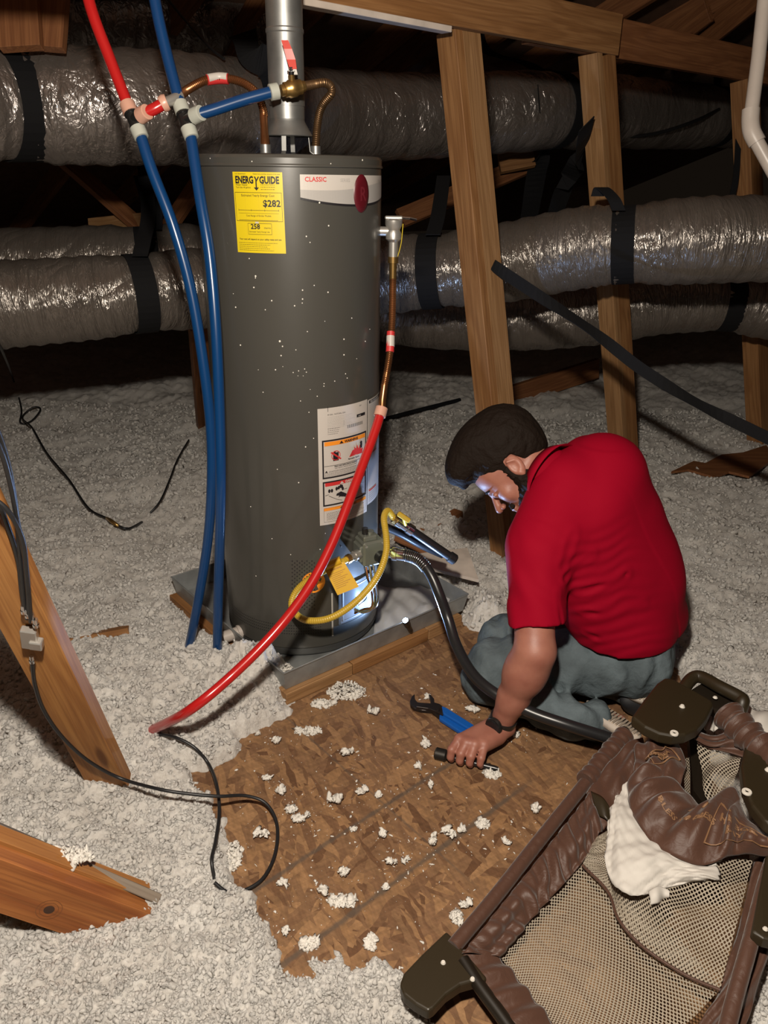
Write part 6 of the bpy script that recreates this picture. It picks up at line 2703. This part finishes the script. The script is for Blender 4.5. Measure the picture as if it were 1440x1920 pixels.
# upper draped netting, baggy
bag = lambda u, v: .028 * math.sin(math.pi * min(1, v * 1.05)) * math.sin(math.pi * u) + .007 * math.sin(u * 17 - v * 6) * math.sin(math.pi * v) + .004 * math.sin(u * 9 + v * 21) * math.sin(math.pi * v)
cloth('netting_bag', [(1118, 1570, .125), (1150, 1545, .13), (1180, 1480, .165), (1260, 1560, .175), (1340, 1590, .18), (1412, 1612, .17)], [(1092, 1622, .10), (1140, 1672, .098), (1160, 1724, .095), (1205, 1775, .09), (1285, 1828, .09), (1350, 1856, .10)], M_NET, pen, 90, 60, bag, 0, 0)
mb = MB()
mb.tube(catmull([G(1092, 1622, .102), G(1140, 1672, .1), G(1160, 1724, .097), G(1205, 1775, .092), G(1285, 1828, .092), G(1350, 1856, .102)], 8), .0032, 8)
mb.build('net_seam', M_NYL, pen)
# right border and post
cloth('fabric_border', [(1414, 1612, .16), (1398, 1690, .14), (1372, 1780, .115), (1345, 1860, .09), (1290, 1960, .07)], [(1500, 1600, .17), (1480, 1700, .15), (1440, 1800, .12), (1412, 1880, .10), (1380, 1985, .08)], M_NYL, pen, 70, 20, lambda u, v: .007 * math.sin(v * 12 + 3 * math.sin(u * 8)), .014)
mb = MB()
mb.tube(catmull([G(1470, 1560, .20), G(1440, 1640, .19), G(1408, 1762, .165), G(1378, 1870, .13), G(1350, 1980, .10)], 8), .0145, 16)
mb.build('corner_tube', M_NYL, pen)
mb = MB()
mb.prism([G(1436, 1600, .19), G(1490, 1600, .19), G(1480, 1790, .17), G(1426, 1778, .17), G(1404, 1765, .17), G(1418, 1690, .18)], UPZ, .026)
po = mb.build('corner_plate', M_OLIVE, pen)
bvm = po.modifiers.new('bev', 'BEVEL')
bvm.width, bvm.segments, bvm.limit_method = .005, 3, 'ANGLE'
mb = MB()
mb.lathe([(0, .0035), (.0035, .003), (.005, 0)], G(1435, 1742, .2), UPZ, seg=14)
mb.build('rivet', M_RIVET, po)


# padded top rail, gathered, with printed tags
def gather(u, v):
    e = math.sin(math.pi * v)
    return .010 * math.sin(u * 44 + 3 * math.sin(u * 7)) * (0.35 + 0.65 * e) + .007 * math.sin(u * 19 + v * 5 + 1) * e + .004 * math.sin(u * 71 - v * 4) * e


def on(p, mbx, txt, u, v, size, ang, sx=1.0, box=None, flip=1):
    ub = (p.base(min(u + .02, 1), v) - p.base(max(u - .02, 0), v)).length / .04
    vb = (p.base(u, .9) - p.base(u, .1)).length / .8
    ca, sa = math.cos(ang), math.sin(ang)

    def Q(x, y):
        X, Y = x * ca - y * sa, x * sa + y * ca
        return p.P(u + X / ub, v - flip * Y / vb, .0068)
    if txt:
        for li, line in enumerate(txt.split('|')):
            tv_, tf_ = text_geo(line, size, 'CENTER', .0003, sx)
            mbx.add([Q(a, b - li * size * 1.15) for a, b in tv_], tf_, 1, smooth=False)
    if box:
        w, h, cy = box
        for (x0, y0, x1, y1) in ((-w, cy - h, w, cy - h + .0012), (-w, cy + h, w, cy + h - .0012), (-w, cy - h, -w + .0012, cy + h), (w - .0012, cy - h, w, cy + h)):
            k = 10
            vs = []
            for i in range(k + 1):
                t = i / k
                if abs(x1 - x0) > abs(y1 - y0):
                    vs += [Q(x0 + (x1 - x0) * t, y0), Q(x0 + (x1 - x0) * t, y1)]
                else:
                    vs += [Q(x0, y0 + (y1 - y0) * t), Q(x1, y0 + (y1 - y0) * t)]
            mbx.add(vs, [(2 * i, 2 * i + 1, 2 * i + 3, 2 * i + 2) for i in range(k)], 1, smooth=False)


def prints(p, mbx):
    on(p, mbx, 'HARBOR|BAY', .70, .52, .0150, 0.05, box=(.040, .026, -.004))
    on(p, mbx, 'BLESS TO BLESS', .40, .62, .0165, -.0)
    for (u, v) in ((.36, .36), (.46, .40)):
        c = p.base(u, v)
        ring_ = []
        for k in range(24):
            a = 2 * math.pi * k / 24
            for r in (.0055, .0068):
                ring_.append(p.P(u + math.cos(a) * r / .55, v + math.sin(a) * r / .16, .0068))
        mbx.add(ring_, [(2 * k, 2 * k + 1, (2 * k + 3) % 48, (2 * k + 2) % 48) for k in range(24)], 1)


cloth('padded_rail', [(1232, 1440, .22), (1262, 1462, .225), (1290, 1488, .22), (1312, 1512, .215), (1340, 1496, .22), (1378, 1478, .23), (1396, 1530, .23), (1440, 1566, .23), (1500, 1575, .23)],
      [(1178, 1470, .19), (1184, 1520, .19), (1212, 1566, .188), (1250, 1600, .186), (1296, 1620, .186), (1338, 1618, .19), (1376, 1602, .2), (1440, 1604, .21), (1500, 1612, .21)], M_NYL, pen, 130, 26, gather, .030, .003, prints)


def prints2(p, mbx):
    on(p, mbx, 'HARBOR|BAY', .42, .55, .0125, .9, box=(.032, .020, -.003))


cloth('padded_rail', [(1188, 1402, .20), (1190, 1440, .20), (1186, 1478, .192)], [(1270, 1388, .235), (1286, 1432, .232), (1262, 1492, .222)], M_NYL, pen, 50, 30, lambda u, v: .007 * math.sin(v * 17 + 2 * u) + .005 * math.sin(u * 14), .020, .003, prints2)
# rail running to the right behind
mb = MB()
pts = catmull([G(1362, 1338, .30), G(1392, 1368, .295), G(1420, 1395, .29), G(1470, 1440, .28)], 12)
mb.tube(pts, [.034 + .004 * math.sin(i * .8) + .002 * math.sin(i * 2.3) for i in range(len(pts))], 22)
mb.build('padded_rail', M_NYL, pen)
cloth('inner_flap', [(1308, 1372, .25), (1345, 1380, .27), (1398, 1352, .28)], [(1310, 1394, .23), (1350, 1408, .24), (1396, 1424, .25)], M_NYL, pen, 30, 14, lambda u, v: .006 * math.sin(v * 14), .01)
cloth('net_pocket', [(1308, 1392, .22), (1350, 1408, .232), (1392, 1422, .24)], [(1326, 1500, .17), (1340, 1496, .18), (1374, 1478, .2)], M_NET, pen, 36, 40, lambda u, v: .008 * math.sin(u * 7 + v * 9), .01, 0)
cloth('net_pocket', [(1278, 1424, .21), (1282, 1450, .2), (1284, 1486, .19)], [(1292, 1420, .2), (1294, 1450, .19), (1294, 1492, .18)], M_NET, pen, 14, 8, None, 0, 0)
mb = MB()
mb.prism([G(1288, 1398, .12), G(1318, 1380, .12), G(1330, 1500, .10), G(1318, 1530, .10), G(1296, 1500, .10)], UPZ, .03)
mb.build('dark_slab', M_OLIVED, pen)  # flat dark slab below the net pockets

# corner shells with rivets


def shell(name, pts, z, th, rivets, z2=None):
    m_ = MB()
    m_.prism([G(p[0], p[1], p[2] if len(p) > 2 else z) for p in pts], UPZ, th)
    o = m_.build(name, M_OLIVE, pen)
    bv_ = o.modifiers.new('bev', 'BEVEL')
    bv_.width, bv_.segments, bv_.limit_method = .007, 4, 'ANGLE'
    for (a, b, r) in rivets:
        m_ = MB()
        if r > .008:
            m_.lathe([(.0035, .002), (.004, .0045), (r * .9, .0045), (r, .003), (r, 0)], G(a, b, z + th), UPZ, seg=24)
        else:
            m_.lathe([(0, .006), (r * .6, .005), (r, 0)], G(a, b, z + th), UPZ, seg=18)
        m_.build('rivet', M_RIVET, o)
    return o


shell('corner_shell', [(1181, 1362), (1205, 1328), (1229, 1298), (1243, 1288), (1258, 1290), (1298, 1312), (1332, 1332), (1334, 1340), (1322, 1364), (1304, 1385), (1282, 1396), (1258, 1399), (1232, 1394), (1205, 1381)], .262, .030, [(1279, 1325, .0068), (1264, 1376, .0095)])
shell('corner_shell', [(1396, 1402), (1412, 1394), (1450, 1406), (1520, 1430), (1520, 1580), (1462, 1580), (1428, 1560), (1404, 1530), (1389, 1496), (1384, 1456)], .262, .030, [(1440, 1444, .0068), (1400, 1486, .0100)])
mb = MB()
mb.tube(catmull([G(1268, 1318, .235), G(1282, 1292, .25), G(1298, 1272, .26), G(1316, 1270, .265), G(1350, 1288, .27), G(1388, 1308, .27), G(1392, 1318, .265), G(1386, 1338, .24)], 6), .0165, 16)
ho = mb.build('hinge_loop', M_OLIVE, pen)
mb = MB()
mb.prism([G(1296, 1300, .225), G(1318, 1286, .235), G(1384, 1320, .235), G(1376, 1342, .225), G(1340, 1346, .215), G(1300, 1328, .215)], UPZ, .012)
mb.build('hinge_web', M_OLIVED, pen)
mb = MB()
mb.lathe([(0, .004), (.004, .003), (.006, 0)], G(1341, 1308, .250), UPZ, seg=14)
mb.build('rivet', M_RIVET, ho)


# white liner bunched under the rail
def crump(u, v):
    tri = lambda x: abs((x % 1.0) * 2 - 1)
    return .0012 * math.sin(u * 190 + v * 30) * v + .012 * tri(u * 3.1 + .9 * v) * math.sin(math.pi * min(1, v + .1)) + .008 * tri(u * 5.3 - v * 1.9 + .3) * v + .004 * tri(u * 11 + 3 * v) + .0025 * tri(v * 6 + u * 3)


o = cloth('white_liner', [(1188, 1466, .185), (1182, 1512, .182), (1212, 1560, .182), (1255, 1600, .18), (1300, 1622, .18), (1340, 1622, .184), (1374, 1604, .19)],
          [(1160, 1526, .165), (1141, 1570, .155), (1140, 1640, .15), (1178, 1682, .15), (1240, 1668, .15), (1300, 1650, .162), (1366, 1608, .184)], M_PAPER, None, 110, 26, crump, .012, .001)
tag(o, 'crumpled white paper liner hanging out beneath the brown padded rail', 'paper')
o = cloth('paper_scrap', [(1216, 1672, .160), (1236, 1662, .168), (1256, 1672, .165)], [(1219, 1697, .150), (1236, 1692, .150), (1252, 1684, .152)], M_PAPER, None, 16, 10, lambda u, v: .006 * math.sin(u * 6), .006, .001)
tag(o, 'small curled white scrap under the liner on the netting', 'paper')
o = cloth('white_cloth', [(1386, 1318, .20), (1420, 1330, .21), (1490, 1352, .2)], [(1396, 1352, .19), (1430, 1372, .2), (1490, 1405, .19)], M_PAPER, None, 24, 12, lambda u, v: .006 * math.sin(u * 14 + v * 4), .01, .001)
tag(o, 'white cloth edge showing behind the brown rail at the right edge', 'cloth')
o = cloth('white_cloth', [(1322, 1338, .19), (1336, 1330, .2), (1346, 1345, .19)], [(1320, 1366, .18), (1336, 1372, .18), (1352, 1362, .18)], M_PAPER, None, 14, 10, lambda u, v: .005 * math.sin(u * 14 + v * 4), .006, .001)
tag(o, 'bit of white cloth tucked between the corner shell and the inner flap', 'cloth')

# ================================================================ cables, tools and loose bits
def GI(px, py, off=0.0):
    """place on the insulation or the board along a sight line"""
    z = 0.03
    for _ in range(6):
        p = G(px, py, z)
        h = float(ins_height(np.array([p.x]), np.array([p.y]))[0])
        z = 0.5 * z + 0.5 * (max(h, 0.0) + off)
    return G(px, py, z)


CR_ = .0042
_bo = (br_top + br_bot) / 2
_bx = (br_bot - br_top).normalized()
_by = Vector(wv)
_by = (_by - _bx * _by.dot(_bx)).normalized()
_bz = _bx.cross(_by)
if _bz.dot(_F) > 0:
    _bz = -_bz


def BR(px, py, off=.004):
    """on the camera-side face of the slanting brace, lifted by off"""
    d = ray(px, py)
    o = _bo + _bz * (.020 + off)
    return CP + d * ((o - CP).dot(_bz) / d.dot(_bz))


cable('coax_cable', [BR(-60, 690, .03), BR(-12, 790, .02), BR(12, 858, .012), BR(28, 940, .012), BR(36, 1020, .012), BR(42, 1085, .012), BR(47, 1142, .012)], CR_, 'black coax cable, leftmost of the four above the splitter', world=True)
cable('coax_cable', [BR(-60, 740, .04), BR(-5, 830, .03), BR(18, 900, .022), BR(34, 985, .022), BR(50, 1070, .018), BR(54, 1150, .014)], CR_, 'black coax cable running straight down to the splitter\'s second port', world=True)
cable('coax_cable', [BR(-60, 870, .01), BR(-10, 930, .005), BR(14, 985, .005), BR(34, 1050, .005), BR(41, 1110, .007), BR(51, 1160, .012)], CR_, 'black coax cable crossing under the others above the splitter', world=True)
cable('coax_cable', [BR(-60, 920, .03), BR(-8, 938, .03), BR(22, 968, .032), BR(43, 1015, .030), BR(50, 1075, .024), BR(58, 1166, .014)], CR_, 'black coax cable bending in from the left edge to the splitter', world=True)
sp = BR(56, 1196, .010)
e = empty('coax_splitter', sp, 'small metal coax splitter block on the slanting brace, fed by four black cables', 'splitter')
up_ = (BR(48, 1150, .01) - BR(60, 1236, .01)).normalized()
rt_ = up_.cross(_bz).normalized()
if rt_.dot(CR) < 0:
    rt_ = -rt_
RS3 = Matrix((rt_, up_, rt_.cross(up_))).transposed()
mb = MB()
mb.box(sp, (.030, .058, .016), 0, RS3, .002)
mb.box(sp + rt_ * .012 - up_ * .012 + _bz * .003, (.024, .024, .018), 0, RS3, .002)
mb.build('block', M_NICK, e)
for (a, b) in ((44, 1142), (52, 1150), (60, 1158), (67, 1168), (60, 1236)):
    q = BR(a, b, .012)
    mb = MB()
    mb.tube([q - up_ * .010, q - up_ * .002, q - up_ * .001, q + up_ * .012], [.0062, .0062, .0050, .0045], 8)
    mb.build('connector', M_CHROME, e)
cable('coax_cable', [BR(60, 1236, .012), BR(66, 1285, .014), BR(84, 1335, .014), BR(118, 1383, .016), BR(165, 1426, .016), BR(225, 1459, .014), G(300, 1480, .105), G(360, 1489, .09), G(411, 1493, .075), G(460, 1492, .050), G(498, 1506, .03), G(519, 1545, .014), G(516, 1600, .008), G(492, 1648, .008), G(452, 1672, .012), G(425, 1672, .03), G(402, 1655, .05)], CR_, 'black coax cable from the splitter looping over the board in a wide curl', world=True)
cable('coax_cable', [GI(300, 1377, .010), GI(330, 1383, .034), GI(365, 1402, .028), GI(392, 1434, .030), G(407, 1475, .050), G(411, 1525, .040), GI(404, 1578, .030), GI(397, 1612, .020), GI(402, 1648, .0)], CR_, 'black cable running down from the red pipe\'s end across the loop', world=True)
w_ = [D(-30, 600, 2.9), D(5, 660, 3.0), GI(25, 712, .03), GI(40, 765, .02), GI(38, 792, .015), GI(58, 790, .03), GI(76, 768, .04), GI(62, 764, .04), GI(42, 783, .03), GI(60, 802, .034), GI(88, 850, .034), GI(128, 898, .034), GI(165, 952, .034), GI(200, 972, .024), GI(222, 986, .024), GI(242, 991, .024), GI(266, 979, .002)]
cable('black_wire', w_, .0055, 'black wire with a small knot lying on the far left insulation', world=True)
mb = MB()
mb.tube([GI(200, 971, .034), GI(206, 975, .034), GI(217, 983, .034), GI(222, 986, .025)], [.006, .0085, .0085, .006], 10)
tag(mb.build('inline_connector', M_BRASS), 'small brass inline connector on the black wire in the insulation', 'connector')
cable('black_wire', [GI(277, 967, .0), GI(300, 940, .034), GI(318, 900, .034), GI(330, 868, .034), GI(342, 845, .034), GI(354, 825, .034)], .0045, 'short black wire curving up out of the insulation left of the blue pipes', world=True)

# ---- tongue and groove pliers
M_STEELB = plain('blackened_steel', (0.040, 0.032, 0.030), 0.38, metal=.7, var=.2)
M_GRIP = plain('blue_grip', (0.005, 0.085, 0.36), 0.35)


def c8(a, b):
    return (740 + a / 2.571, 1120 + b / 2.571)


e = empty('pliers', G(825, 1338, 0), 'groove-joint pliers with blue handles lying open on the board', 'pliers')
def flat(name, pts, z, th, mat, par, bev=.0015):
    m_ = MB()
    m_.prism([G(*c8(a, b), z) for a, b in pts], UPZ, th)
    o = m_.build(name, mat, par)
    bv_ = o.modifiers.new('bev', 'BEVEL')
    bv_.width, bv_.segments, bv_.limit_method = bev, 3, 'ANGLE'
    return o


flat('fixed_jaw', [(96, 477), (82, 490), (73, 512), (76, 532), (92, 546), (130, 556), (178, 560), (214, 590), (236, 572), (232, 545), (212, 524), (150, 522), (110, 518), (98, 506), (96, 492)], .004, .010, M_STEELB, e)
flat('sliding_jaw', [(163, 478), (176, 484), (190, 502), (190, 518), (216, 526), (244, 548), (232, 580), (200, 562), (160, 548), (104, 540), (104, 532), (176, 530), (172, 505)], .012, .010, M_STEELB, e)
flat('handle', [(226, 542), (250, 552), (380, 634), (384, 650), (368, 662), (348, 650), (232, 580)], .010, .016, M_GRIP, e, .004)
flat('handle', [(216, 576), (240, 582), (352, 656), (358, 672), (344, 680), (322, 670), (214, 600)], .003, .014, M_GRIP, e, .004)
mb = MB()
q = G(*c8(208, 545), .020)
mb.lathe([(0, .006), (.006, .005), (.007, 0)], q, UPZ, seg=16)
mb.build('pivot_bolt', M_STEELB, e)

# ---- clumps and crumbs of insulation on the board
BI, BF = ico(1)
M_TUFT = plain('loose_tuft', (0.64, 0.61, 0.56), 0.9, spec=.1)
cable('black_strap', [GI(705, 790, .0), GI(740, 781, .03), GI(790, 768, .03), GI(862, 750, .0)], .014, 'black strap lying on the insulation right behind the heater', M_STRAP, world=True, cat='strap')


def clump_np(c, rx, ry, rz, n, rs):
    P, F = [], []
    n = int(n * 2.2)
    for i in range(n):
        a, r = rs.random() * 6.283, math.sqrt(rs.random())
        x, y = math.cos(a) * r * rx, math.sin(a) * r * ry
        z = rz * (1 - r * r) * rs.random()
        s_ = (0.0016 + 0.0036 * rs.random() ** 1.5)
        if i % 4 == 0:
            s_ = .0055 + .004 * rs.random()
            x, y, z = x * .8, y * .8, rz * (1 - r * r) * .35 * rs.random()
        q = BI * (1 + 1.2 * (rs.random((len(BI), 1)) - .5)) * (0.35 + np.array([1.5, .7, .5]) * rs.random(3)) * s_
        q = q @ np.array(Quaternion(rs.normal(size=4)).normalized().to_matrix())
        q = q + np.array([c.x + x, c.y + y, c.z + z + s_ * .35])
        F.append(BF + len(BI) * i)
        P.append(q)
    return np.concatenate(P), np.concatenate(F)


rs = np.random.default_rng(11)
BIG = [((650, 1300), .062, .040, .040, 190, 'largest fluffy clump of insulation on the board just before the pan'),
       ((606, 1322), .040, .018, .018, 60, 'low ragged clump left of the large one before the pan'),
       ((578, 1372), .045, .018, .012, 50, 'streaky clump below the pan corner on the board'),
       ((436, 1608), .022, .045, .024, 90, 'upright clump of insulation inside the cable loop'),
       ((922, 1452), .024, .015, .016, 50, 'clump of insulation beside the kneeling man\'s hand'),
       ((906, 1546), .016, .013, .015, 34, 'round tuft in the middle of the board, right of centre'),
       ((856, 1722), .014, .016, .018, 34, 'tuft on the board close to the brown side tube'),
       ((697, 1768), .012, .020, .012, 26, 'upright tuft near the front edge of the board'),
       ((640, 1690), .035, .016, .008, 36, 'scattered tuft on the rear nailing line, lower part of the board'),
       ((528, 1262), .045, .040, .035, 120, 'clump of insulation lying in the front corner of the pan'),
       ((895, 1160), .045, .050, .040, 170, 'heap of insulation at the pan\'s right corner by the man\'s knee'),
       ((580, 1772), .020, .014, .014, 34, 'tuft near the bottom insulation edge on the front nailing line'),
       ((132, 1606), .050, .022, .020, 90, 'clump of insulation caught on the grey board at lower left')]
for (p, rx, ry, rz, n, lab) in BIG:
    zz = .095 if 'pan,' in lab or 'corner of the pan' in lab else 0.0
    if 'grey board' in lab:
        zz = D(132, 1606, 1.63).z + .03
    if 'corner of the pan' in lab:
        zz = .050
    c = G(p[0], p[1], max(zz, 0))
    c.z = zz
    V_, F_ = clump_np(c, rx, ry, rz, n, rs)
    tag(npmesh('insulation_clump', V_, F_, M_TUFT, smooth=True), lab, 'clump')
SM = [(518, 1393), (651, 1418), (491, 1568), (526, 1488), (546, 1520), (562, 1540), (576, 1532), (628, 1506), (680, 1488), (708, 1494), (662, 1556), (797, 1398), (783, 1441), (807, 1476), (843, 1566), (865, 1560), (800, 1308), (885, 1335), (718, 1568), (733, 1622), (760, 1616), (608, 1676), (530, 1660), (536, 1750), (644, 1640), (812, 1582), (948, 1582), (1005, 1520), (968, 1380), (502, 1462), (484, 1378), (700, 1340), (874, 1700), (722, 1666)]
proto = None
for i, (a, b) in enumerate(SM):
    c = G(a, b, 0)
    if i < 6:
        V_, F_ = clump_np(Vector((0, 0, 0)), .011 + .004 * (i % 3), .008 + .003 * (i % 2), .007, 14, rs)
        o = npmesh('insulation_tuft', V_, F_, M_TUFT)
        protos = [o] if i == 0 else protos + [o]
    else:
        o = protos[i % 6].copy()
        COL.objects.link(o)
        o.rotation_euler.z = i * 1.3
        k = .6 + .5 * ((i * 37) % 10) / 10
        o.scale = (k, k, k)
    o.location = (c.x, c.y, -0.0005)
    tag(o, 'small white tuft of loose insulation lying on the brown board', 'tuft', 'loose insulation tufts on the board')
Ps, Fs, off = [], [], 0
m = 900
cx = rs.random(m) * 640 + 430
cy = rs.random(m) * 620 + 1240
for i in range(m):
    if i % 3:
        j = rs.integers(0, len(SM))
        cx[i] = SM[j][0] + rs.normal() * 26
        cy[i] = SM[j][1] + rs.normal() * 22
    p = G(cx[i], cy[i], 0)
    if sdpoly(OSB_W, np.array([p.x]), np.array([p.y]))[0] > -.01 or sdpoly(PANW, np.array([p.x]), np.array([p.y]))[0] < .05:
        continue
    s_ = .0006 + .0021 * rs.random() ** 3
    q = BI * (1 + 1.2 * (rs.random((len(BI), 1)) - .5)) * (0.35 + np.array([1.9, .8, .5]) * rs.random(3)) * s_
    q = q @ np.array(Matrix.Rotation(rs.random() * 6.28, 3, 'Z')) + np.array([p.x, p.y, s_ * .3])
    Ps.append(q)
    Fs.append(BF + off)
    off += len(BI)
tag(npmesh('insulation_crumbs', np.concatenate(Ps), np.concatenate(Fs), M_TUFT), 'fine white crumbs of insulation dusted over the brown board', 'crumbs', kind='stuff')
